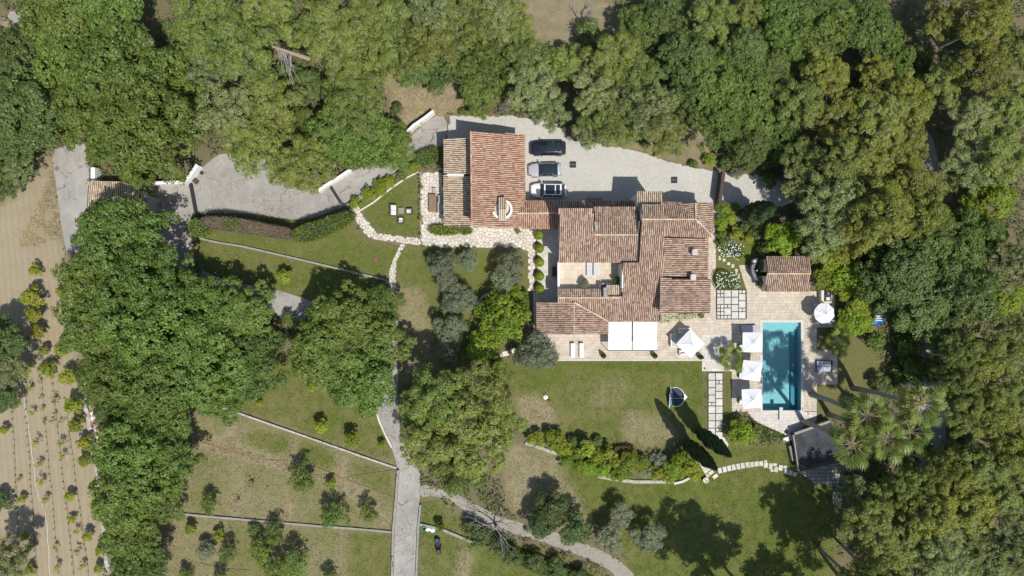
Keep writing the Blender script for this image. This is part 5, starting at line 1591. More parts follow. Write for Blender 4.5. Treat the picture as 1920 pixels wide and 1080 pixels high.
# ------------------------------------------------------------------ topiary
def topiary_mesh(rad, seed, cone=False):
    r = np.random.default_rng(seed)
    n = 900
    d = dome(n, r, -0.8)
    if cone:
        t = r.uniform(0, 1, n); a = r.uniform(0, 2 * np.pi, n)
        rr = rad * (1 - t * 0.75)
        c = np.stack([rr * np.cos(a), rr * np.sin(a), t * rad * 3.6], 1)
        nr = np.stack([np.cos(a), np.sin(a), np.full(n, 0.4)], 1)
    else:
        c = d * rad * r.uniform(0.93, 1.03, (n, 1)) + np.array([0, 0, rad * 1.02]); nr = d
    V = cards(c, nr + r.normal(size=(n, 3)) * 0.3, 0.15, 0.10, r)
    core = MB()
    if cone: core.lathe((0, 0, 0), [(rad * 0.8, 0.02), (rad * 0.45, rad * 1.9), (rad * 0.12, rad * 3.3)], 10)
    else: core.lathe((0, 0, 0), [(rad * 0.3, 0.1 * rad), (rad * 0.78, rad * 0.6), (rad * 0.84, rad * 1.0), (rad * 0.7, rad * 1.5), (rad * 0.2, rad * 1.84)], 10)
    return V, core
Vt, core = topiary_mesh(0.62, 3)
tm_leaf, tm_core = quads_mesh('topiary_leaf', Vt, MAT['lime']), core.mesh('topiary_core')
for i, (px, py) in enumerate([(1010.5, 440.5), (1011, 465.5), (1011.5, 491.5), (1011.5, 517.5), (1011.5, 541)]):
    b = P(px, py, 0.7)
    root = thing('topiary_ball', f'round clipped box ball on the planter strip, {ordinal(i)} from the top', 'topiary', (b.x, b.y, 0.12), 'box balls on the planter strip')
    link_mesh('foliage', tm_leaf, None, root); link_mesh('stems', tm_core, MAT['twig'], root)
pst = thing('planter_strip', 'narrow white planter kerb under the box balls', 'planter', P(1011, 495))
for y0_, y1_ in ((432, 553),):
    a, b = P(1008, y1_), P(1015.5, y0_)
    MB().box(a.x, a.y, 0.02, b.x, b.y, 0.11).build('kerb', MAT['stone_white'], pst)
    MB().box(a.x + 0.1, a.y + 0.1, 0.111, b.x - 0.1, b.y - 0.1, 0.118).build('gravel', MAT['stone_white'], pst)

Vc, core = topiary_mesh(0.34, 5, True)
cn_leaf, cn_core = quads_mesh('cone_leaf', Vc, MAT['shrub']), core.mesh('cone_core')
def pot_mesh(r0, h):
    return MB().lathe((0, 0, 0), [(r0 * 0.7, 0), (r0, h * 0.9), (r0 * 1.08, h * 0.92), (r0 * 1.08, h), (r0 * 0.9, h), (r0 * 0.85, h * 0.85)], 14)
pm = pot_mesh(0.3, 0.5).mesh('pot', smooth=False)
for lab, px, py in (('left of the awnings', 1132.5, 668), ('below the middle of the right awning', 1229, 668), ('at the lower tip of the rotated parasol', 1315, 670)):
    root = thing('potted_cone', f'small clipped cone in a pot {lab}', 'potted plant', P(px, py, 0.9).xy[:] + (0.05,), 'potted cones on the terrace edge')
    link_mesh('pot', pm, MAT['terracotta'], root)
    o = link_mesh('foliage', cn_leaf, None, root); o.location = (0, 0, 0.48)
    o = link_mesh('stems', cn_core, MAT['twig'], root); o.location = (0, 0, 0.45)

def pot_plant(label, px, py, z, prad, crown_kind, crad, mat_pot='terracotta', ch=0.9):
    root = thing('potted_plant', label, 'potted plant', P(px, py, z + 0.6).xy[:] + (z,))
    link_mesh('pot', pot_mesh(prad, prad * 1.5).mesh('pot'), MAT[mat_pot], root)
    shapes, Rr, zc = KINDS[crown_kind]
    s = crad / Rr
    tm, cm = shapes[0]
    for nm, m in (('stem', tm), ('foliage', cm)):
        o = link_mesh(nm, m, None, root); o.scale = (s, s, s * ch); o.location = (0, 0, prad * 1.2)
pot_plant('potted olive standing by the courtyard parapet', 1096, 533, 2.62, 0.32, 'olive', 0.62)
pot_plant('potted green bush in the right corner of the courtyard', 1157, 526, 2.62, 0.34, 'shrub', 0.62)
pot_plant('small terracotta pot on the edge of the sofa lawn', 790.5, 351, 0.05, 0.22, 'sapling', 0.25)
pot_plant('lower terracotta pot on the edge of the sofa lawn', 788.5, 413, 0.05, 0.24, 'sapling', 0.28)
pot_plant('small potted bush on the crazy paving by the garage wall', 971, 434, 0.06, 0.25, 'shrub', 0.38)
pot_plant('dark pot at the corner of the terrace below the vine', 1317, 593, 0.06, 0.22, 'dull_shrub', 0.3, 'black')
pot_plant('pale urn beside the landing stones on the lower lawn', 1324, 901, 0.0, 0.36, 'sapling', 0.15, 'stone_white')

# ------------------------------------------------------------------ palms
def frond_mesh(L, Rf, seed, blades=22):
    """fan leaf: stalk, then folded segments that droop at the tips"""
    r = random.Random(seed)
    st = MB()
    p0, p1, p2 = Vector((0, 0, 0)), Vector((L * 0.55, 0, L * 0.10)), Vector((L, 0, 0.0))
    st.tube([p0, p1, p2], [0.026, 0.02, 0.012], 5)
    V = []
    for i in range(blades):
        a = R(-132 + 264 * i / (blades - 1))
        ln = Rf * (0.75 + 0.25 * math.cos(a)) * r.uniform(0.9, 1.08)
        d = Vector((math.cos(a), math.sin(a), 0))
        s = Vector((-d.y, d.x, 0))
        w = ln * 0.085
        base = p2
        mid = base + d * ln * 0.6 + Vector((0, 0, 0.04 * (1 if i % 2 else -1) - 0.05))
        tip = base + d * ln + Vector((0, 0, -ln * r.uniform(0.22, 0.5)))
        V += [tuple(base), tuple(mid + s * w), tuple(tip), tuple(mid - s * w)]
    sm = st.mesh('petiole'); sm.materials.append(MAT['straw'])
    return sm, quads_mesh('palm_frond', np.array(V), MAT['palm'])
FR = [frond_mesh(1.3, 0.86, 1, 18), frond_mesh(1.6, 0.92, 2, 18), frond_mesh(1.05, 0.78, 3, 18)]
DEAD = FR[0][1].copy(); DEAD.materials.clear(); DEAD.materials.append(MAT['straw'])
def palm(label, px, py, h, n, scale, seed, lean=(0, 0), name='fan_palm'):
    r = random.Random(seed)
    top = P(px, py, h)
    base = Vector((top.x - lean[0], top.y - lean[1], 0))
    root = thing(name, label, 'palm', base, 'fan palms')
    t = Vector((lean[0], lean[1], h))
    MB().tube([(0, 0, -0.1), t * 0.35 + Vector((0.15, 0.1, 0)), t * 0.7, t], [0.30 * scale, 0.21 * scale, 0.19 * scale, 0.24 * scale], 9).build('trunk', MAT['bark_grey'], root, local=True, smooth=True)
    for i in range(n):
        st, fm = FR[i % 3]
        f = i / n
        el = R(62 - 105 * f) + R(r.uniform(-8, 8))
        az = i * 2.39996 + r.uniform(-0.2, 0.2)
        o = link_mesh('frond', fm, None, root)
        o.location = t + Vector((0, 0, 0.1))
        s = scale * r.uniform(0.85, 1.12)
        o.scale = (s, s, s)
        o.rotation_euler = (R(r.uniform(-25, 25)), -el, az)
        st_o = link_mesh('petiole', st, None, o)
    if h > 5:           # dry fronds hanging below the crown
        for i in range(9):
            o = link_mesh('dead_frond', DEAD, None, root)
            o.location = t + Vector((0, 0, -0.15)); o.scale = (scale * r.uniform(0.7, 1.1),) * 3
            o.rotation_euler = (R(r.uniform(-30, 30)), R(r.uniform(38, 75)), i * 0.7 + r.uniform(-0.3, 0.3))
    return root
palm('tall fan palm nearest the pool, upper left of the group', 1624, 778, 13.0, 26, 1.27, 1, (0.6, -0.3))
palm('tall fan palm farthest right, above the lane', 1726, 757, 13.5, 26, 1.3, 2, (1.0, 0.2))
palm('tall fan palm leaning over the dark flat roof', 1596, 832, 12.5, 24, 1.25, 3, (0.3, -0.2))
palm('tall fan palm in the middle of the palm group', 1658, 822, 13.0, 26, 1.27, 4, (0.4, -0.4))
palm('tall fan palm at the lower right of the palm group', 1706, 808, 12.0, 22, 1.2, 5, (0.4, -0.2))
palm('small bushy palm on the pale paving beside the parasols', 1371, 672, 1.9, 26, 0.85, 6, name='small_palm')
palm('low palm in shade right of the lime tree above the pool house', 1533, 458, 3.0, 20, 1.0, 7, name='small_palm')
palm('shaded low palm right of the octagonal parasol pad', 1570, 638, 2.4, 18, 0.9, 8, name='small_palm')

# ------------------------------------------------------------------ bare trees and fallen trunk
def bare_tree(name, label, px, py, spread, h, seed, mat='bark_grey', n=22, z=0.0, up=1.0):
    r = random.Random(seed)
    root = thing(name, label, 'dead tree', P(px, py))
    mb = MB()
    mb.tube([(0, 0, -0.1), (0.05, 0, h * 0.15), (0.1, 0.05, h * 0.3)], [0.24, 0.19, 0.15], 7)
    def branch(p, d, L, rad, depth):
        d = d.normalized()
        m = p + d * L * 0.5 + Vector((r.uniform(-1, 1), r.uniform(-1, 1), r.uniform(-.6, .6))) * L * 0.10
        e = p + d * L + Vector((r.uniform(-1, 1), r.uniform(-1, 1), r.uniform(-.5, .5))) * L * 0.16
        mb.tube([p, m, e], [rad, rad * 0.75, rad * 0.5], 5 if rad > 0.03 else 4)
        if depth <= 0: return
        for k in range(r.choice((2, 3, 3))):
            q = e if k == 0 else m.lerp(e, r.uniform(0, 0.9))
            nd = (d + Vector((r.uniform(-1, 1), r.uniform(-1, 1), r.uniform(-.35, .55))) * 0.95)
            branch(q, nd, L * r.uniform(0.5, 0.85), rad * 0.56, depth - 1)
    for i in range(max(3, n // 4)):
        a = 6.283 * i / max(3, n // 4) + r.uniform(-0.5, 0.5)
        branch(Vector((0.08, 0.04, h * r.uniform(0.15, 0.3))), Vector((math.cos(a), math.sin(a), 0.55 * up)), spread * r.uniform(0.3, 0.5), 0.10 if spread > 2 else 0.05, 3 if n > 10 else 2)
    mb.build('branches', MAT[mat], root, local=True)
    return root
bare_tree('bare_tree', 'leafless grey tree by the dirt track', 930, 985, 4.6, 4.5, 3)
bare_tree('dead_bush', 'leafless grey brushwood in the dry clearing at the top', 1092, 45, 2.8, 2.0, 4, n=30)
bare_tree('bare_sapling', 'thin bare sapling in the dry lower left field', 473, 902, 1.2, 1.5, 5, 'bark', 6)
bare_tree('bare_sapling', 'smaller bare sapling below the other bare sapling', 447, 935, 1.0, 1.2, 6, 'bark', 5)
ft = thing('fallen_trunk', 'fallen pale pine trunk with dead branches among the upper pines', 'dead tree', P(540, 97))
zt = 11.0
a, b = P(511, 87, zt), P(578, 110, zt)
MB().tube([a, a.lerp(b, 0.5), b], [0.12, 0.2, 0.28], 8).build('trunk', simple('peeled_bark', (0.36, 0.25, 0.19), 0.9, var=0.2), ft)
fb = MB(); r = random.Random(8)
for i in range(16):
    s = a.lerp(b, r.uniform(0.02, 0.55)); d = Vector((r.uniform(-0.6, 1.6), -r.uniform(1.2, 4.5), -r.uniform(0.3, 3)))
    fb.tube([s, s + d * 0.5 + Vector((r.uniform(-.3, .3), 0, 0)), s + d], [0.05, 0.035, 0.012], 5)
fb.build('branches', MAT['bark_grey'], ft)
fs = MB().tube([P(578, 110, 0), P(576, 109, zt * 0.6), b], [0.3, 0.26, 0.24], 8); fs.build('stump', MAT['bark_grey'], ft)

# ------------------------------------------------------------------ undergrowth and dry grass nobody could count
def scatter(name, label, cond, n, leaf, wid, zlo, zhi, mat, seed, flat_up=0.6, clump=0.5, thr=0.0, only=None):
    r = np.random.default_rng(seed)
    X, Y = [], []
    while len(X) < n:
        x = r.uniform(-72, 72, n); y = r.uniform(-42, 42, n)
        j = np.clip(np.searchsorted(gx, x), 0, nx - 1); i = np.clip(np.searchsorted(gy, y), 0, ny - 1)
        k = cond(zone[i, j])
        if only is None:
            for q in PAVED: k &= ~inside(q, x, y)
        else:
            k &= np.any([inside(q, x, y) for q in only], axis=0)
        x, y = x[k], y[k]
        nn = np.array([mnoise.noise((a * clump, b * clump, seed * 3.1)) for a, b in zip(x, y)])
        k = nn > thr
        X += list(x[k]); Y += list(y[k])
    X, Y = np.array(X[:n]), np.array(Y[:n])
    hgt = np.array([mnoise.noise((a * 0.7, b * 0.7, 5.0 + seed)) for a, b in zip(X, Y)])
    Z = zlo + (zhi - zlo) * np.clip(hgt + 0.5, 0, 1) * r.uniform(0.2, 1, n)
    V = cards(np.stack([X, Y, Z], 1), np.tile([0, 0, flat_up], (n, 1)) + r.normal(size=(n, 3)) * 0.6, leaf, wid, r)
    o = link_mesh(name, quads_mesh(name, V, MAT[mat]), None, kind='stuff')
    tag(o, label, 'undergrowth')
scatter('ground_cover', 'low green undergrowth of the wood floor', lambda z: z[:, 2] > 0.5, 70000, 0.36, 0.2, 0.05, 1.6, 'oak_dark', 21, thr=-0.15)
scatter('dry_grass', 'tall straw-coloured grass of the dry meadow and banks', lambda z: (z[:, 0] < 0.2) & (z[:, 1] < 0.5) & (z[:, 2] < 0.45), 16000, 0.36, 0.09, 0.02, 0.12, 'straw', 22, 1.1, thr=-0.2)
scatter('leaf_litter', 'dead leaves and straw scattered on the wood floor', lambda z: z[:, 2] > 0.3, 16000, 0.26, 0.12, 0.02, 0.15, 'hedge_brown', 23, 0.9, thr=-0.1)

# sparse turf tufts for the lawns
scatter('grass', 'short tufted lawn grass', lambda z: (z[:, 0] > 0.45) & (z[:, 2] < 0.2), 60000, 0.19, 0.06, 0.015, 0.07, 'shrub', 24, 0.5, 1.2, -0.1)
scatter('field_grass', 'mixed dry and green grass of the terraced field', lambda z: (z[:, 0] > 0.12) & (z[:, 0] < 0.45) & (z[:, 1] < 0.4) & (z[:, 2] < 0.15), 14000, 0.22, 0.07, 0.02, 0.1, 'straw', 27, 1.0, 0.9, -0.1)
scatter('green_weeds', 'green weeds in the dry field', lambda z: (z[:, 0] > 0.12) & (z[:, 0] < 0.5) & (z[:, 1] < 0.4) & (z[:, 2] < 0.15), 12000, 0.18, 0.07, 0.02, 0.08, 'shrub', 28, 0.9, 1.6, -0.2)
scatter('fallen_leaves', 'pale fallen leaves and dry stalks lying on the lawns', lambda z: (z[:, 0] > 0.2) & (z[:, 2] < 0.3), 7000, 0.16, 0.08, 0.02, 0.05, 'straw', 25, 1.0, 0.5, -0.15)
scatter('roadside_litter', 'dry leaves blown over drives and tracks', lambda z: z[:, 2] > -1, 2600, 0.15, 0.1, 0.03, 0.05, 'hedge_brown', 26, 1.0, 0.35, 0.12, only=[PAVED[0], PAVED[2]])
# ------------------------------------------------------------------ cars
def car(name, label, px, py, L, W, Hc, paint, cabin, seed, roof_mat=None, ang=0.0, sport=False):
    """nose towards -x; cabin = windscreen foot, windscreen top, roof end, rear window foot (fractions of the length)"""
    root = thing(name, label, 'car', P(px, py, 0.8).xy[:] + (0.018,), 'cars in the gravel courtyard', ang)
    hl, hw = L / 2, W / 2
    belt = 0.62 * Hc if not sport else 0.66 * Hc
    st = []
    for f in (0, 0.015, 0.05, 0.12, 0.22, 0.30, 0.45, 0.62, 0.78, 0.88, 0.95, 0.985, 1.0):
        wn_ = 1.0
        if f < 0.22: wn_ = 0.74 + 0.26 * math.sin(min(1, (f + 0.01) / 0.22) * math.pi / 2)
        if f > 0.8: wn_ = 0.80 + 0.20 * math.cos((f - 0.8) / 0.2 * math.pi / 2) if not sport else 0.72 + 0.28 * math.cos((f - 0.8) / 0.2 * math.pi / 2)
        zt_ = belt
        if f < cabin[0]: zt_ = belt * (0.74 + 0.26 * (f / cabin[0]) ** 0.5)
        if f > cabin[3]: zt_ = belt * (1.0 - 0.12 * ((f - cabin[3]) / (1 - cabin[3])) ** 2)
        if f in (0, 1.0): zt_ *= 0.86
        st.append((f, hw * wn_, zt_))
    V, F = [], []
    ring = ((-0.96, 'b'), (-1.0, 0.45), (-1.0, 0.72), (-0.94, 0.93), (-0.72, 1.0), (-0.3, 1.025), (0.3, 1.025), (0.72, 1.0), (0.94, 0.93), (1.0, 0.72), (1.0, 0.45), (0.96, 'b'))
    n = len(ring)
    for f, w, zt_ in st:
        for y, z in ring:
            V.append((-hl + f * L, y * w, 0.24 if z == 'b' else zt_ * z))
    for i in range(len(st) - 1):
        for j in range(n - 1):
            F.append((i * n + j, i * n + n + j, i * n + n + j + 1, i * n + j + 1))
        F.append((i * n + n - 1, i * n + 2 * n - 1, i * n + n, i * n))
    F += [tuple(range(n)), tuple((len(st) - 1) * n + j for j in range(n))[::-1]]
    mb = MB(); mb.add(V, F)
    body = mb.build('body', MAT[paint], root, smooth=True, local=True)
    X = [-hl + f * L for f in cabin]
    wb, wt = hw * 0.93, hw * 0.74
    zb, zt_ = belt * 0.985, Hc
    B = lambda x, s: (x, s * wb, zb)
    T = lambda x, s, k=1.0: (x, s * wt * k, zt_)
    MB().quad(B(X[0], -1), T(X[1], -1), T(X[1], 1), B(X[0], 1)).build('windscreen', MAT['glass_dark'], root, local=True)
    MB().quad(B(X[3], 1), T(X[2], 1), T(X[2], -1), B(X[3], -1)).build('rear_window', MAT['glass_dark'], root, local=True)
    for s in (-1, 1):
        MB().quad(B(X[0], s), B(X[3], s), T(X[2], s), T(X[1], s)).build('side_window', MAT['glass_dark'], root, local=True)
    rf = MB()
    seg = 6; V, F = [], []
    for i in range(seg + 1):
        x = X[1] - 0.06 + (X[2] - X[1] + 0.12) * i / seg
        crn = 0.05 * math.sin(math.pi * i / seg) + 0.012
        for y, dz in ((-1.03, -0.03), (-0.85, crn * 0.7), (0, crn + 0.015), (0.85, crn * 0.7), (1.03, -0.03)):
            V.append((x, y * wt, zt_ + dz))
    for i in range(seg):
        for j in range(4): F.append((5 * i + j, 5 * i + 5 + j, 5 * i + 6 + j, 5 * i + 1 + j))
    rf.add(V, F)
    roof = rf.build('roof', MAT['glass_dark' if sport else paint], root, smooth=True, local=True)
    if roof_mat:
        d = X[2] - X[1]
        cuts = ((0.04, 0.96),) if sport else ((0.06, 0.62), (0.68, 0.93))
        for c0, c1 in cuts:
            MB().add([(X[1] + d * c0, -wt * 0.84, zt_ + 0.058), (X[1] + d * c1, -wt * 0.84, zt_ + 0.058), (X[1] + d * c1, 0, zt_ + 0.082), (X[1] + d * c0, 0, zt_ + 0.082),
                      (X[1] + d * c1, wt * 0.84, zt_ + 0.058), (X[1] + d * c0, wt * 0.84, zt_ + 0.058)], [(0, 1, 2, 3), (3, 2, 4, 5)]).build('sunroof', MAT[roof_mat], roof, local=True)
    for s in (-1, 1):       # pillars and rails along the glass
        for a_, b_ in ((B(X[0], s), T(X[1], s)), (T(X[2], s), B(X[3], s)), (B((X[0] + X[3]) / 2, s), T((X[1] + X[2]) / 2, s))):
            MB().tube([a_, b_], 0.018 if sport else 0.03, 5).build('pillar', MAT[paint], root, local=True)
        mx = X[0] + 0.22
        MB().obox((mx, s * (hw + 0.10), belt * 0.98), (0.13, 0.24, 0.14), 0, 0.03).build('mirror', MAT[paint if seed != 1 else 'black'], root, local=True)
        MB().obox((-hl + 0.30, s * hw * 0.66, belt * 0.72), (0.34, 0.30, 0.10), s * 0.5, 0.02).build('headlight', MAT['glass_dark'] if not sport else MAT['black'], root, local=True)
        MB().obox((hl - 0.07, s * hw * 0.62, belt * 0.66), (0.14, 0.42, 0.12), 0, 0.02).build('tail_light', MAT['red'], root, local=True)
        for x in (-hl + L * 0.19, hl - L * 0.19):
            t = MB()
            c = Vector((x, s * (hw - 0.11), 0.33))
            t.tube([c - Vector((0, 0.12, 0)), c + Vector((0, 0.12, 0))], 0.33, 16)
            w = t.build('wheel', MAT['rubber'], root, local=True)
            MB().tube([c + Vector((0, s * 0.121, 0)), c + Vector((0, s * 0.128, 0))], 0.22, 12).build('rim', MAT['steel'], w, local=True)
    if not sport:           # shut lines of the bonnet
        for s in (-1, 1):
            MB().tube([(-hl + 0.35, s * hw * 0.55, belt * 0.86), (X[0] - 0.05, s * hw * 0.66, belt * 1.012)], 0.012, 4).build('bonnet_crease', MAT['black'], root, local=True)
    MB().box(-hl + 0.02, -hw * 0.5, 0.30, -hl + 0.05, hw * 0.5, 0.55).build('grille', MAT['black'], root, local=True)
    return root
car('parked_car', 'dark navy estate car, topmost of the three parked cars', 1027.5, 277.5, 4.75, 1.92, 1.45, 'paint_navy', (0.28, 0.42, 0.86, 0.965), 1, 'glass_dark')
car('parked_car', 'silver sports coupe in the middle of the three parked cars', 1021.5, 318.0, 4.35, 1.86, 1.28, 'paint_silver', (0.30, 0.44, 0.72, 0.90), 2, 'glass_dark', 0.03, True)
car('parked_car', 'white estate car with glass roof, nearest the house', 1028.5, 357.0, 4.75, 1.95, 1.60, 'paint_white', (0.26, 0.38, 0.84, 0.95), 3, 'glass_dark', -0.01)

# ------------------------------------------------------------------ parasols
def parasol(name, label, px, py, half, h, rot, sides=4, rise=0.55, group=None, seed=1, cap=True):
    root = thing(name, label, 'parasol', P(px, py, h).xy[:] + (0.05,), group, rot)
    rr = half * math.sqrt(2) if sides == 4 else half
    off = math.pi / 4 if sides == 4 else math.pi / 8
    V = [(0, 0, h + rise)]
    sub = 4
    rims = []
    for k in range(sides):
        a0, a1 = off + 2 * math.pi * k / sides, off + 2 * math.pi * (k + 1) / sides
        rims.append((rr * math.cos(a0), rr * math.sin(a0), rr * math.cos(a1), rr * math.sin(a1)))
    mb = MB()
    for x0_, y0_, x1_, y1_ in rims:     # every panel sags a little between its ribs
        rows = 5
        idx = {}
        vs_, fs = [], []
        for i in range(rows + 1):
            f = i / rows
            m = max(1, i)
            for j in range((i if i else 0) + 1):
                g = j / m if i else 0
                x = (x0_ + (x1_ - x0_) * g) * f; y = (y0_ + (y1_ - y0_) * g) * f
                z = h + rise * (1 - f) - 0.10 * f * math.sin(math.pi * g) * f - 0.06 * math.sin(math.pi * f)
                idx[(i, j)] = len(vs_); vs_.append((x, y, z))
        for i in range(rows):
            for j in range(i + 1):
                fs.append((idx[(i, j)], idx[(i + 1, j)], idx[(i + 1, j + 1)]))
                if j < i: fs.append((idx[(i, j)], idx[(i + 1, j + 1)], idx[(i, j + 1)]))
        b0 = len(vs_)       # hanging valance
        for j in range(rows + 1):
            x, y, z = vs_[idx[(rows, j)]]
            vs_.append((x, y, z - 0.10))
        for j in range(rows):
            fs.append((idx[(rows, j)], b0 + j, b0 + j + 1, idx[(rows, j + 1)]))
        MB().add(vs_, fs).build('canopy_panel', MAT['fabric_white'], root, local=True)
    for x0_, y0_, x1_, y1_ in rims:
        MB().tube([(0, 0, h + rise - 0.1), (x0_ * 0.99, y0_ * 0.99, h - 0.06)], 0.02, 5).build('rib', MAT['dark_metal'], root, local=True)
        MB().tube([(x0_ * f, y0_ * f, h + rise * (1 - f) - 0.06 * math.sin(math.pi * f) + 0.006) for f in (0.03, 0.25, 0.5, 0.75, 0.99)], 0.016, 4).build('seam', MAT['cushion'], root, local=True)
    MB().tube([(0, 0, 0.1), (0, 0, h + rise - 0.02)], 0.035, 8).build('pole', MAT['dark_metal'], root, local=True)
    MB().obox((0, 0, 0.0), (0.75, 0.75, 0.10), 0, 0.02).build('base', MAT['dark_metal'], root, local=True)
    MB().lathe((0, 0, h + rise + 0.005), [(0.07, 0), (0.05, 0.06), (0.01, 0.09)], 8).build('finial', MAT['dark_metal'], root, local=True)
    if cap:
        for k in range(4):
            a = math.pi / 4 + k * math.pi / 2
            MB().obox((0.28 * math.cos(a), 0.28 * math.sin(a), h + rise * 0.80), (0.22, 0.03, 0.03), a + math.pi / 2).build('vent_clip', MAT['black'], root, local=True)
    return root
SQ = 'square white parasols along the pool'
parasol('parasol', 'square white parasol at the top of the pool row', 1411, 641.5, 1.28, 2.35, 0.0, 4, 0.5, SQ, 1)
parasol('parasol', 'slightly turned square white parasol in the middle of the pool row', 1409.5, 695, 1.26, 2.35, -0.13, 4, 0.5, SQ, 2)
parasol('parasol', 'square white parasol at the bottom of the pool row', 1409.5, 747.5, 1.26, 2.35, 0.05, 4, 0.5, SQ, 3)
parasol('parasol', 'large white parasol set diamondwise on the terrace by the awnings', 1294.5, 644.5, 1.34, 2.45, R(46), 4, 0.55, None, 4, False)
parasol('parasol', 'octagonal white parasol over the table beside the pool house', 1545.5, 587.5, 1.38, 2.35, 0.1, 8, 0.5, None, 5, False)

# ------------------------------------------------------------------ awnings
def awning(label, x0_, x1_):
    zt_, zb_ = 2.95, 2.35
    a, b = P(x0_, 603.5, zt_), P(x1_, 603.5, zt_)
    c, d = P(x0_, 657, zb_), P(x1_, 657, zb_)
    root = thing('awning', label, 'awning', ((a.x + b.x) / 2, (a.y + c.y) / 2, 0), 'white awnings over the terrace')
    n = 8; V, F = [], []
    for i in range(n + 1):
        f = i / n
        l, r_ = a.lerp(c, f), b.lerp(d, f)
        sag = -0.05 * math.sin(math.pi * f)
        for g in range(5):
            q = l.lerp(r_, g / 4); V.append((q.x, q.y, q.z + sag - 0.03 * math.sin(math.pi * g / 4) * math.sin(math.pi * f)))
    for i in range(n):
        for g in range(4): F.append((5 * i + g, 5 * i + 5 + g, 5 * i + 6 + g, 5 * i + 1 + g))
    MB().add(V, F).build('canopy', MAT['fabric_white'], root)
    MB().tube([c + Vector((-.03, 0, -.03)), d + Vector((.03, 0, -.03))], 0.06, 8).build('front_bar', MAT['dark_metal'], root)
    for p, q in ((a, c), (b, d)):
        MB().tube([p + Vector((0, 0, -.1)), q + Vector((0, 0, -.06))], 0.035, 6).build('side_rail', MAT['dark_metal'], root)
        MB().tube([(q.x, q.y, 0.05), (q.x, q.y, q.z - 0.05)], 0.045, 8).build('post', MAT['dark_metal'], root)
    MB().box(a.x, a.y - 0.02, zt_ - 0.12, b.x, a.y + 0.16, zt_ + 0.06).build('roller_case', MAT['white_paint'], root)
awning('left white awning over the house terrace', 1140.5, 1184.5)
awning('right white awning over the house terrace, nearest the vine', 1187, 1232.5)

# ------------------------------------------------------------------ loungers, sofas, tables
def lounger(label, px, py, ang, frame='white_paint', pad='fabric_white', z=0.05, L=1.95, W=0.66, group='sun loungers', head=0.55, zz=0.35):
    """head end towards +x before turning"""
    root = thing('sun_lounger', label, 'lounger', P(px, py, z + zz).xy[:] + (z,), group, ang)
    hl = L / 2
    MB().obox((0, 0, 0.24), (L, W, 0.05)).build('frame', MAT[frame], root, local=True)
    for x in (-hl + 0.15, hl - 0.15):
        for s in (-1, 1): MB().obox((x, s * (W / 2 - 0.06), 0), (0.06, 0.06, 0.238)).build('leg', MAT[frame], root, local=True)
    MB().obox((-head / 2, 0, 0.292), (L - head - 0.02, W * 0.94, 0.09), 0, 0.025).build('seat_pad', MAT[pad], root, local=True)
    x0_ = hl - head
    mb = MB()
    a = 0.42
    V = [(x0_, -W * .47, .30), (x0_, W * .47, .30), (x0_ + head, W * .47, .30 + head * a), (x0_ + head, -W * .47, .30 + head * a)]
    V += [(x, y, z_ + 0.09) for x, y, z_ in V]
    mb.add(V, [(0, 1, 2, 3), (7, 6, 5, 4), (0, 4, 5, 1), (1, 5, 6, 2), (2, 6, 7, 3), (3, 7, 4, 0)])
    mb.build('backrest', MAT[pad], root, local=True)
    MB().obox((hl - 0.15, 0, 0.46), (0.22, W * 0.7, 0.09), 0, 0.03).build('head_cushion', MAT[pad], root, local=True)
    return root
lounger('white sun lounger on the terrace, left of the pair below the south-west roof', 1074, 657, R(90), L=1.9, W=0.6)
lounger('white sun lounger on the terrace, right of the pair below the south-west roof', 1090.5, 657, R(90), L=1.9, W=0.6)
lounger('grey sun lounger in the courtyard, left of the pair', 1104.5, 503, R(90), 'white_paint', 'fabric_grey', 2.62)
lounger('grey sun lounger in the courtyard, right of the pair', 1117.5, 503, R(90), 'white_paint', 'fabric_grey', 2.62)
lounger('dark sun lounger with pale pad above the top pool parasol', 1404, 616, 0, 'dark_metal', 'fabric_grey', 0.055, 2.0, 0.95)
for i, (py, nm) in enumerate(((651, 'top'), (704, 'middle'), (752, 'bottom'))):
    lounger(f'dark sun lounger half hidden under the {nm} pool parasol', 1399, py, R(180), 'dark_metal', 'fabric_white', 0.055, 1.95, 0.75)
# double daybed
db = thing('double_daybed', 'double daybed with grey pads beside the pool, facing the water', 'daybed', P(1546, 687, 0.4).xy[:] + (0.055,))
MB().obox((0, 0, 0.2), (2.15, 1.55, 0.08)).build('frame', MAT['black'], db, local=True)
for x in (-0.95, 0.95):
    for y in (-0.7, 0.7): MB().obox((x, y, 0), (0.08, 0.08, 0.198)).build('leg', MAT['black'], db, local=True)
for x, w in ((-0.62, 0.78), (0.32, 1.02)):
    for y in (-0.38, 0.38): MB().obox((x, y, 0.283), (w, 0.70, 0.12), 0, 0.03).build('pad', MAT['fabric_grey'], db, local=True)
gr = MB()
for p, q in (((1.3, -0.85), (1.3, 0.85)), ((0.9, 0.85), (1.3, 0.85)), ((0.9, -0.85), (1.3, -0.85))):
    gr.tube([(p[0], p[1], 0.6), (q[0], q[1], 0.6)], 0.03, 6)
gr.tube([(1.3, 0.85, 0), (1.3, 0.85, 0.6)], 0.03, 6); gr.tube([(1.3, -0.85, 0), (1.3, -0.85, 0.6)], 0.03, 6)
gr.build('canopy_rail', MAT['steel'], db, local=True)
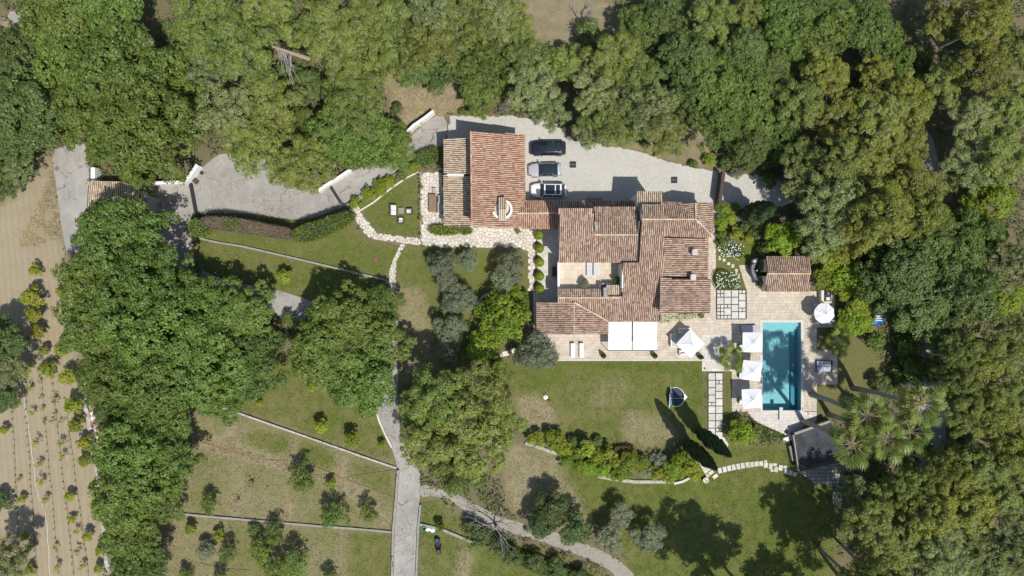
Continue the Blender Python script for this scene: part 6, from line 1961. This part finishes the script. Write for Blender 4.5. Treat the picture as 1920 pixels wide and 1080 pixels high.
# low bench by the woods
bn = thing('sunbed_pair', 'small white double sunbed at the edge of the lower wood', 'sunbed', P(1571, 934, 0.4).xy[:] + (0.0,))
MB().obox((0, 0, 0.2), (1.3, 1.65, 0.06)).build('frame', MAT['dark_metal'], bn, local=True)
for x in (-0.33, 0.33):
    MB().obox((x, -0.12, 0.262), (0.60, 1.30, 0.10), 0, 0.03).build('pad', MAT['cushion'], bn, local=True)
    MB().obox((x, 0.68, 0.262), (0.60, 0.24, 0.22), 0, 0.03).build('head_rest', MAT['cushion'], bn, local=True)
for x in (-0.55, 0.55):
    for y in (-0.7, 0.7): MB().obox((x, y, 0), (0.07, 0.07, 0.198)).build('leg', MAT['dark_metal'], bn, local=True)

def seat(label, px, py, w, d, ang, n=1, frame='rattan', pad='cushion', z=0.0, name='garden_armchair', cat='armchair', group=None):
    """back towards +y before turning"""
    root = thing(name, label, cat, P(px, py, 0.4).xy[:] + (z,), group, ang)
    MB().obox((0, 0, 0.06), (w, d, 0.24)).build('base', MAT[frame], root, local=True)
    MB().obox((0, d / 2 - 0.07, 0.302), (w, 0.14, 0.40), 0, 0.02).build('backrest', MAT[frame], root, local=True)
    for s in (-1, 1): MB().obox((s * (w / 2 - 0.06), -0.075, 0.302), (0.12, d - 0.16, 0.24), 0, 0.02).build('armrest', MAT[frame], root, local=True)
    iw = (w - 0.26) / n
    for i in range(n):
        MB().obox((-w / 2 + 0.13 + iw * (i + 0.5), -0.08, 0.303), (iw - 0.03, d - 0.18, 0.15), 0, 0.04).build('seat_cushion', MAT[pad], root, local=True)
        MB().obox((-w / 2 + 0.13 + iw * (i + 0.5), d / 2 - 0.23, 0.455), (iw - 0.05, 0.15, 0.28), 0, 0.04).build('back_cushion', MAT[pad], root, local=True)
    for x in (-w / 2 + 0.06, w / 2 - 0.06):
        for y in (-d / 2 + 0.06, d / 2 - 0.06): MB().obox((x, y, 0), (0.06, 0.06, 0.058)).build('foot', MAT['black'], root, local=True)
    return root
seat('two-seat garden sofa with white cushions on the small lawn', 737, 394, 1.62, 0.82, R(90), 2, name='garden_sofa', cat='sofa')
seat('white cushioned armchair right of the coffee table on the small lawn', 767.5, 396, 0.80, 0.78, R(-90), group='armchairs on the small lawn')
seat('white cushioned armchair below the coffee table on the small lawn', 751.5, 413.5, 0.80, 0.78, R(180), group='armchairs on the small lawn')
def table(label, px, py, w, d, h, mat, z=0.0, ang=0.0, name='garden_table', planks=0):
    root = thing(name, label, 'table', P(px, py, h).xy[:] + (z,), None, ang)
    if planks:
        pw = w / planks
        for i in range(planks): MB().obox((-w / 2 + pw * (i + .5), 0, h - 0.04), (pw - 0.012, d, 0.04)).build('plank', MAT[mat], root, local=True)
    else:
        MB().obox((0, 0, h - 0.05), (w, d, 0.05), 0, 0.01).build('table_top', MAT[mat], root, local=True)
    for x in (-w / 2 + 0.07, w / 2 - 0.07):
        for y in (-d / 2 + 0.07, d / 2 - 0.07): MB().obox((x, y, 0), (0.07, 0.07, h - 0.052)).build('leg', MAT[mat], root, local=True)
    MB().obox((0, 0, h - 0.12), (w - 0.2, d - 0.2, 0.06)).build('apron', MAT[mat], root, local=True)
    return root
table('square grey-brown coffee table between the lawn sofa and armchairs', 752, 395, 0.78, 0.82, 0.38, 'wood_grey')
table('long wooden dining table on the crazy paving', 811, 381, 0.98, 2.35, 0.75, 'wood', 0.06, 0, 'dining_table', 7)
def stool(label, px, py, w, d, h, mat, z=0.06):
    root = thing('bench', label, 'bench', P(px, py, h).xy[:] + (z,))
    MB().obox((0, 0, h - 0.06), (w, d, 0.06), 0, 0.01).build('seat', MAT[mat], root, local=True)
    for s in (-1, 1): MB().obox((0, s * (d / 2 - 0.12), 0), (w * 0.85, 0.07, h - 0.062)).build('leg', MAT[mat], root, local=True)
stool('narrow wooden bench on the right side of the dining table', 818.5, 384, 0.3, 2.1, 0.45, 'wood_dark')
stool('grey wooden bench in shade under the pale garage roof', 826, 374, 0.60, 1.15, 0.6, 'shutter')
stool('low stone block at the head of the dining table', 814.5, 357, 0.5, 0.65, 0.45, 'stone_grey')
stool('grey bench against the shaded north wall of the house', 1115, 373.5, 2.1, 0.45, 0.5, 'wood_grey', 0.02)
# terrace lounge under the diamond parasol
seat('white terrace sofa north of the diamond parasol', 1284, 620, 1.55, 0.75, 0, 2, 'white_paint', 'fabric_grey', 0.05, 'terrace_sofa', 'sofa')
seat('white terrace sofa left of the diamond parasol', 1262, 638, 1.7, 0.75, R(90), 2, 'white_paint', 'fabric_grey', 0.05, 'terrace_sofa', 'sofa')
seat('white terrace sofa below the diamond parasol', 1284, 661, 1.5, 0.7, R(180), 2, 'white_paint', 'cushion', 0.05, 'terrace_sofa', 'sofa')
table('low white table under the diamond parasol', 1286, 641, 0.9, 0.9, 0.4, 'white_paint', 0.05, 0, 'coffee_table')
# lunch corner under the octagonal parasol
table('round-cornered table under the octagonal parasol', 1545, 588, 1.3, 1.3, 0.74, 'white_paint', 0.05, 0, 'dining_table')
def chair(label, px, py, ang):
    root = thing('dining_chair', label, 'chair', P(px, py, 0.5).xy[:] + (0.05,), 'chairs round the octagonal parasol', ang)
    MB().obox((0, 0, 0.42), (0.46, 0.46, 0.06), 0, 0.015).build('seat', MAT['fabric_grey'], root, local=True)
    MB().obox((0, 0.22, 0.482), (0.46, 0.05, 0.42), 0, 0.01).build('backrest', MAT['fabric_grey'], root, local=True)
    for x in (-0.2, 0.2):
        for y in (-0.2, 0.2): MB().tube([(x, y, 0), (x, y, 0.42)], 0.018, 6).build('leg', MAT['steel'], root, local=True)
for lab, px, py, a in (('upper left of the octagonal parasol', 1529, 573, 40), ('left of the octagonal parasol', 1526.5, 589, 90), ('lower left of the octagonal parasol', 1532, 604, 140), ('below the octagonal parasol', 1547, 608, 180), ('lower right of the octagonal parasol', 1556, 609, 200)):
    chair(f'pale chair {lab}', px, py, R(a))
kt = thing('outdoor_kitchen', 'outdoor kitchen counter with dark hob above the octagonal parasol', 'kitchen counter', P(1551, 556, 0.9).xy[:] + (0.05,))
MB().obox((-0.1, 0, 0), (1.35, 1.7, 0.86)).build('cabinet', MAT['plaster'], kt, local=True)
MB().obox((0.05, 0.1, 0.862), (0.95, 1.5, 0.05), 0, 0.01).build('worktop', MAT['black'], kt, local=True)
MB().obox((0.1, 0.42, 0.914), (0.66, 0.5, 0.14), 0, 0.03).build('grill', MAT['dark_metal'], kt, local=True)
MB().obox((0.1, 0.42, 1.056), (0.05, 0.4, 0.03)).build('handle', MAT['steel'], kt, local=True)
MB().obox((0.1, -0.3, 0.914), (0.5, 0.42, 0.02)).build('sink', MAT['steel'], kt, local=True)
bq = thing('barbecue', 'grey curved barbecue bench left of the pool house', 'barbecue', P(1410, 505, 0.6))
cb_ = MB(); V, F = [], []
for i in range(11):
    an = R(110 + 150 * i / 10)
    for rad, zz in ((1.25, 0), (1.25, 0.75), (0.85, 0.75), (0.85, 0)):
        V.append((0.9 + rad * math.cos(an), rad * math.sin(an) * 1.25, zz))
for i in range(10):
    for j in range(4): F.append((4 * i + j, 4 * i + (j + 1) % 4, 4 * i + 4 + (j + 1) % 4, 4 * i + 4 + j))
F += [(3, 2, 1, 0), (40, 41, 42, 43)]
cb_.add(V, F).build('counter', MAT['shaded_counter'], bq, local=True)
MB().obox((0.0, 1.05, 0.752), (0.7, 0.65, 0.12), 0.5, 0.03).build('grill', MAT['dark_metal'], bq, local=True)
MB().obox((0.0, 1.05, 0.874), (0.45, 0.4, 0.10), 0.5, 0.04).build('lid', MAT['steel'], bq, local=True)
MB().tube([(0.2, -0.2, 0.75), (0.2, -0.2, 1.3)], 0.09, 8).build('flue', MAT['steel'], bq, local=True)

# ------------------------------------------------------------------ play things and odds and ends
# pop-up goal: two hoops with blue fabric wings
pg = thing('play_tent', 'blue and white pop-up play goal on the main lawn', 'play tent', P(1267, 744))
hoop = [(1.05 * math.cos(R(a)), 1.30 * math.sin(R(a)), 0.05 + 0.42 * max(0, math.cos(R(a)))) for a in range(-112, 113, 14)]
MB().tube(hoop, 0.05, 6).build('hoop', MAT['white_paint'], pg, local=True)
MB().tube([(-0.75, 1.15, 0.05), (-0.95, 0.5, 0.75), (-1.0, -0.1, 0.95), (-1.0, -0.7, 0.6), (-0.95, -1.45, 0.05)], 0.04, 6).build('back_hoop', MAT['white_paint'], pg, local=True)
MB().add([(-0.75, 1.5, 0.05), (-0.42, 0.5, 0.10), (-0.95, 0.5, 0.75), (-0.42, -0.35, 0.10), (-1.0, -0.2, 0.95), (-0.95, -0.8, 0.6), (-1.02, -1.65, 0.05), (-0.5, -0.9, .08)],
         [(0, 1, 2), (1, 3, 4, 2), (3, 7, 5, 4), (7, 6, 5)]).build('fabric', simple('blue_fabric', (0.16, 0.24, 0.40), 0.8, var=0.15), pg, local=True)
for tri in (((-0.75, 1.5, 0.06), (-0.42, 0.55, 0.12), (-0.86, 0.6, 0.7)), ((-1.02, -1.65, 0.06), (-0.55, -0.9, 0.1), (-0.97, -0.85, 0.6)), ((1.05, 0.5, 0.40), (1.55, 0.0, 0.06), (0.98, -0.55, 0.40))):
    MB().add([tri[0], tri[1], tri[2], tuple(x + d for x, d in zip(tri[2], (0, 0, 0.02)))], [(0, 1, 2), (0, 2, 3), (1, 3, 2)]).build('corner_fabric', MAT['fabric_white'], pg, local=True)
MB().tube([(-1.1, -0.05, 0.9), (0, -0.1, 0.7), (1.05, -0.12, 0.45)], 0.025, 6).build('cross_bar', MAT['steel'], pg, local=True)
MB().prism([(0.95 * math.cos(R(a)) - 0.05, 1.2 * math.sin(R(a))) for a in range(0, 360, 20)], 0.012, 0.03).build('floor_net', simple('navy_net', (0.04, 0.06, 0.10), 0.9), pg, local=True)
# swing ball pole
sb = thing('swingball_pole', 'thin tethered-ball pole with white base on the main lawn', 'game pole', P(1023, 745))
MB().tube([(0, 0, 0), (0.02, 0.02, 1.9)], 0.03, 6).build('pole', MAT['dark_metal'], sb, local=True)
MB().lathe((0, 0, 0), [(0.3, 0), (0.3, 0.06), (0.1, 0.12)], 12).build('base', MAT['white_paint'], sb, local=True)
MB().tube([(0.02, 0.02, 1.9), (0.4, 0.1, 1.75), (0.55, -0.5, 0.3)], 0.01, 4).build('cord', MAT['black'], sb, local=True)
MB().lathe((0.5, -0.45, 0.02), [(0.02, 0), (0.11, 0.06), (0.13, 0.13), (0.09, 0.21), (0.02, 0.25)], 10).build('ball', MAT['red'], sb, local=True)
# blue boat-like inflatable
bl = thing('blue_tarpaulin', 'bright blue and white inflatable lying under the trees', 'inflatable', P(1637, 598, 0.5))
prof = []
V, F = [], []
for i in range(9):
    f = i / 8
    x = -1.25 + 2.5 * f
    w = 0.95 * math.sin(math.pi * (0.18 + 0.68 * f)) ** 0.6
    for j in range(7):
        a = math.pi * j / 6
        V.append((x, -w * math.cos(a), 0.08 + 0.55 * math.sin(a) * (0.8 + 0.2 * math.sin(math.pi * f)) - 0.22 * math.exp(-((j - 3) ** 2) / 0.8)))
for i in range(8):
    for j in range(6): F.append((7 * i + j, 7 * i + 7 + j, 7 * i + 8 + j, 7 * i + 1 + j))
mbb = MB(); mbb.add(V, F); o = mbb.build('hull', MAT['blue_plastic'], bl, smooth=True, local=True)
for y in (-0.12, 0.16, 0.42):
    MB().tube([(-0.95, y + 0.1, 0.50), (0, y, 0.60), (1.0, y - 0.05, 0.48)], [0.05, 0.10, 0.05], 6).build('white_stripe', MAT['white_paint'], bl, local=True)
MB().tube([(0.3, 0.85, 0.3), (0.7, 1.15, 0.35), (1.0, 1.1, 0.3)], 0.07, 6).build('tow_handle', MAT['blue_plastic'], bl, local=True)
# ride-on mower
mw = thing('ride_on_mower', 'dark navy ride-on mower parked on the grass right of the drive', 'mower', P(821, 1018), None, R(8))
MB().obox((0, 0.7, 0.3), (0.75, 0.85, 0.42), 0, 0.12).build('bonnet', simple('mower_navy', (0.03, 0.055, 0.09), 0.4), mw, local=True)
MB().obox((0, -0.25, 0.24), (0.8, 1.05, 0.12)).build('deck', MAT['black'], mw, local=True)
MB().obox((0, -0.55, 0.362), (0.5, 0.45, 0.14), 0, 0.05).build('seat', MAT['black'], mw, local=True)
MB().obox((0, -0.80, 0.502), (0.5, 0.1, 0.35), 0, 0.03).build('backrest', MAT['black'], mw, local=True)
MB().tube([(0, 0.25, 0.36), (0, 0.05, 0.85)], 0.03, 6).build('steering_column', MAT['steel'], mw, local=True)
MB().lathe((0, 0.03, 0.84), [(0.19, 0), (0.21, 0.02), (0.19, 0.04), (0.15, 0.02)], 14).build('steering_wheel', MAT['black'], mw, local=True)
for x, y, rr in ((-0.45, -0.6, 0.27), (0.45, -0.6, 0.27), (-0.42, 0.75, 0.19), (0.42, 0.75, 0.19)):
    MB().tube([(x - 0.1, y, rr), (x + 0.1, y, rr)], rr, 14).build('wheel', MAT['rubber'], mw, local=True)
MB().obox((0, -1.45, 0.2), (0.85, 0.95, 0.5), 0, 0.1).build('grass_box', MAT['dark_metal'], mw, local=True)
mw.scale = (0.75, 0.72, 0.8)
# bags and buckets on the wall
for lab, px, py, w, d, h, m in (('crumpled white sack in the middle of the row behind the mower', 803, 992, 0.7, 0.5, 0.3, 'white_paint'), ('white sack at the right end of the row behind the mower', 811.5, 994, 0.6, 0.5, 0.28, 'white_paint')):
    o = MB()
    r = random.Random(px)
    o.lathe((0, 0, 0), [(0.8, 0), (1.0, 0.3), (0.9, 0.7), (0.45, 0.95), (0.08, 1.0)], 12)
    o.v = [(x * w * 0.55 * r.uniform(0.85, 1.12), y * d * 0.55 * r.uniform(0.85, 1.12), z * h) for x, y, z in o.v]
    q = o.build('sack', MAT[m], None); q.location = P(px, py); tag(q, lab, 'sack')
q = MB().lathe((0, 0, 0), [(0.2, 0), (0.26, 0.42), (0.29, 0.43), (0.29, 0.47), (0.24, 0.47), (0.22, 0.1)], 14).build('garden_tub', MAT['green_plastic']); q.location = P(796, 989); tag(q, 'green plastic tub at the left end of the sack row', 'tub')

def grate(label, px, py, s, mat='black'):
    root = thing('drain_grate', label, 'drain cover', P(px, py).xy[:] + (0.02,))
    for sx, sy, w, d in ((0, s / 2, s, 0.09), (0, -s / 2, s, 0.09), (s / 2, 0, 0.09, s - 0.1), (-s / 2, 0, 0.09, s - 0.1)):
        MB().obox((sx, sy, 0), (w, d, 0.03)).build('frame', MAT['dark_metal'], root, local=True)
    MB().obox((0, 0, 0.0), (s - 0.1, s - 0.1, 0.008)).build('pit', MAT[mat], root, local=True)
    for i in range(4): MB().obox((-s / 2 + s * (i + 1) / 5, 0, 0.009), (0.035, s - 0.12, 0.015)).build('bar', MAT['dark_metal'], root, local=True)
    MB().obox((0, 0, 0.0245), (s - 0.12, 0.07, 0.012)).build('cross_bar', MAT['wood_grey'], root, local=True)
grate('square iron drain grate right of the middle car', 1074, 308.5, 0.78)
grate('square iron drain grate in the gravel nearest the wooden gate', 1264, 337.5, 0.78)
q = MB().obox((0, 0, 0), (0.62, 0.62, 0.05), 0, 0.01).build('manhole_cover', MAT['rust']); q.location = P(704.5, 487).xy[:] + (0.01,); tag(q, 'small rust-coloured manhole cover in the upper lawn', 'manhole')
q = MB().obox((0, 0, 0), (0.85, 0.62, 0.28), 0, 0.03).build('meter_box', MAT['wood_dark']); q.location = P(367, 339).xy[:] + (0.012,); q.rotation_euler[2] = R(-42); tag(q, 'dark brown box beside the upper end of the gate drain', 'box')
q = MB().obox((0, 0, 0), (0.32, 0.32, 0.35), 0, 0.02).build('gate_motor', MAT['dark_metal']); q.location = P(379, 325).xy[:] + (0.012,); q.rotation_euler[2] = R(-42); tag(q, 'small dark gate motor on the forecourt edge', 'gate motor')
def gate(label, a, b, h, slats=8, name='sliding_gate', mat='wood_dark', thick=0.07):
    A, B_ = P(*a), P(*b)
    root = thing(name, label, 'gate', A)
    d = (B_ - A); L = d.length; an = math.atan2(d.y, d.x)
    root.rotation_euler = (0, 0, an)
    n = max(2, int(L / 0.22))
    for i in range(n): MB().obox((L * (i + 0.5) / n, 0, 0.06), (L / n - 0.012, thick, h - 0.06)).build('plank', MAT[mat], root, local=True)
    for z in (0.3, h - 0.3): MB().obox((L / 2, thick / 2 + 0.032, z), (L, 0.06, 0.12)).build('rail', MAT[mat], root, local=True)
    MB().obox((L / 2, 0, h + 0.003), (L, thick + 0.14, 0.06)).build('capping', MAT[mat], root, local=True)
gate('brown plank gate across the right end of the gravel courtyard', (1342, 381), (1349, 325), 1.9, name='wooden_gate', mat='wood_dark', thick=0.3)
gate('dark sliding gate across the drive by the round green shrub', (360, 346), (371, 404), 0.5, mat='dark_metal', thick=0.22)
gate('dark sliding gate across the foot of the entrance ramp', (622, 352), (641, 382), 0.5, mat='dark_metal', thick=0.2)
# row of sleepers at the top of the courtyard
slp = thing('sleeper_row', 'row of short dark timber posts at the upper gravel edge', 'edging', P(1063, 236))
for i in range(10):
    p = P(1047 + i * 3.6, 237 - i * 0.25)
    MB().obox((p.x, p.y, 0.0), (0.13, 0.42, 0.28), -0.2 + 0.02 * i).build('post', MAT['wood_dark'], slp)
# firewood rack
fr = thing('firewood_rack', 'reddish firewood rack against the shaded west wall', 'rack', P(1039, 509, 0.6).xy[:] + (0.05,))
MB().obox((0, 0, 0), (0.5, 1.2, 0.08)).build('tray', MAT['wood_dark'], fr, local=True)
for k in range(5):
    for z in range(3):
        MB().tube([(-0.24, -0.48 + k * 0.24, 0.19 + z * 0.2), (0.24, -0.48 + k * 0.24, 0.19 + z * 0.2)], 0.095, 7).build('log', MAT['rust'], fr, local=True)
for y in (-0.62, 0.62): MB().obox((0, y, 0), (0.5, 0.05, 0.85)).build('side', MAT['wood_dark'], fr, local=True)
# pool diving slab, white slab bench, plug
dv = thing('diving_board', 'pale diving board at the lower end of the pool', 'diving board', P(1464.5, 776, 0.3).xy[:] + (0.055,))
MB().obox((0, 0, 0.22), (0.46, 1.75, 0.06), 0, 0.015).build('board', MAT['stone_pale'], dv, local=True)
MB().obox((0, -0.55, 0), (0.36, 0.5, 0.218)).build('plinth', MAT['concrete'], dv, local=True)
q = MB().obox((0, 0, 0), (1.15, 0.55, 0.42), 0, 0.02).build('stone_bench', MAT['white_wall']); q.location = P(1474.5, 822).xy[:] + (0.0,); q.rotation_euler[2] = R(14); tag(q, 'white stone block at the lower tip of the pool paving', 'stone bench')
q = MB().lathe((0, 0, 0), [(0.24, 0), (0.24, 0.03), (0.19, 0.035), (0.17, 0.01)], 16).build('drain_cover', MAT['black']); q.location = P(1473, 809.5).xy[:] + (0.06,); tag(q, 'round dark lid in the lower pool paving', 'drain cover')
# irrigation pipes in the field and the pale hose in the orchard
ir = thing('irrigation_line', 'network of thin brown irrigation pipes in the terraced field', 'pipe', P(600, 900))
for pts in ([(553, 815), (551, 840), (548, 862)], [(645, 846), (640, 870), (636, 893)], [(368, 826), (410, 838), (440, 846), (480, 862), (535, 864)], [(585, 872), (615, 885), (645, 898)], [(650, 896), (700, 887), (745, 880)],
            [(650, 899), (700, 917), (742, 935)], [(645, 902), (640, 925), (639, 940)], [(544, 918), (541, 950), (538, 974)], [(452, 780), (445, 815), (440, 846)], [(710, 965), (738, 990)], [(736, 1000), (710, 1045), (688, 1085)], [(375, 1056), (420, 1066), (470, 1070)], [(648, 992), (645, 1040), (646, 1080)], [(322, 960), (321, 1010), (320, 1050)], [(573, 985), (574, 1040)]):
    q = [(p.x, p.y, 0.05) for p in chaikin([Vector(P2(*a)) for a in pts], 1, False)]
    MB().tube(q, 0.055, 5).build('pipe', MAT['wood'], ir)
ho = thing('garden_hose', 'long pale hose running down the orchard strip', 'hose', P(60, 880))
hp = chaikin([Vector(P2(*a)) for a in [(40, 706), (46, 745), (54, 800), (60, 840), (68, 915), (74, 930), (83, 955), (88, 975), (91, 1020), (95, 1090)]], 2, False)
MB().tube([(p.x + 0.06 * math.sin(i * 1.7), p.y, 0.05) for i, p in enumerate(hp)], 0.05, 5).build('hose_line', MAT['hose'], ho)
# loose rubble along the orchard wall
r = random.Random(12)
rb = thing('rubble_heap', 'heap of white and orange rubble by the orchard wall', 'rubble', P(172, 770))
for i in range(46):
    f = r.random()
    px, py = 160 + f * 22 + r.uniform(-4, 5), 745 + f * 70 + r.uniform(-6, 6)
    p = P(px, py)
    s = r.uniform(0.14, 0.34)
    mb = MB(); mb.lathe((0, 0, 0), [(0.7, 0), (1, 0.35), (0.75, 0.8), (0.1, 0.95)], 6)
    mb.v = [(p.x + x * s * r.uniform(.75, 1.2), p.y + y * s * r.uniform(.75, 1.2), z * s) for x, y, z in mb.v]
    mb.build('rubble_stone', MAT['terracotta'] if r.random() < 0.2 else MAT['stone_white'], rb)

# seedling rows and drip lines of the orchard strip: dozens of tiny dark plants in straight lines
r2 = np.random.default_rng(41)
rows_px = [((22, 720), (38, 1085)), ((48, 740), (70, 1085)), ((76, 690), (112, 1085)), ((100, 720), (140, 1085)), ((122, 745), (168, 1085))]
c = []
for (xa, ya), (xb, yb) in rows_px:
    n_ = int((yb - ya) / 13)
    for i in range(n_):
        f = (i + r2.uniform(-0.2, 0.2)) / n_
        p = P(xa + (xb - xa) * f + r2.uniform(-1, 1), ya + (yb - ya) * f)
        for _ in range(7): c.append((p.x + r2.normal() * 0.07, p.y + r2.normal() * 0.07, r2.uniform(0.05, 0.32)))
c = np.array(c)
V = cards(c, r2.normal(size=c.shape) * 0.6 + np.array([0, 0, 0.5]), 0.16, 0.09, r2)
o = link_mesh('seedlings', quads_mesh('seedlings', V, MAT['oak_dark']), None, kind='stuff'); tag(o, 'tiny dark seedlings in straight rows on the orchard soil', 'seedlings')
dl = thing('drip_lines', 'thin dark drip lines running along the orchard rows', 'pipe', P(80, 900))
for (xa, ya), (xb, yb) in rows_px:
    a, b = P(xa, ya), P(xb, yb)
    MB().tube([(a.x + (b.x - a.x) * t + 0.05 * math.sin(t * 23), a.y + (b.y - a.y) * t, 0.03) for t in [i / 14 for i in range(15)]], 0.018, 4).build('drip_line', MAT['wood_dark'], dl)
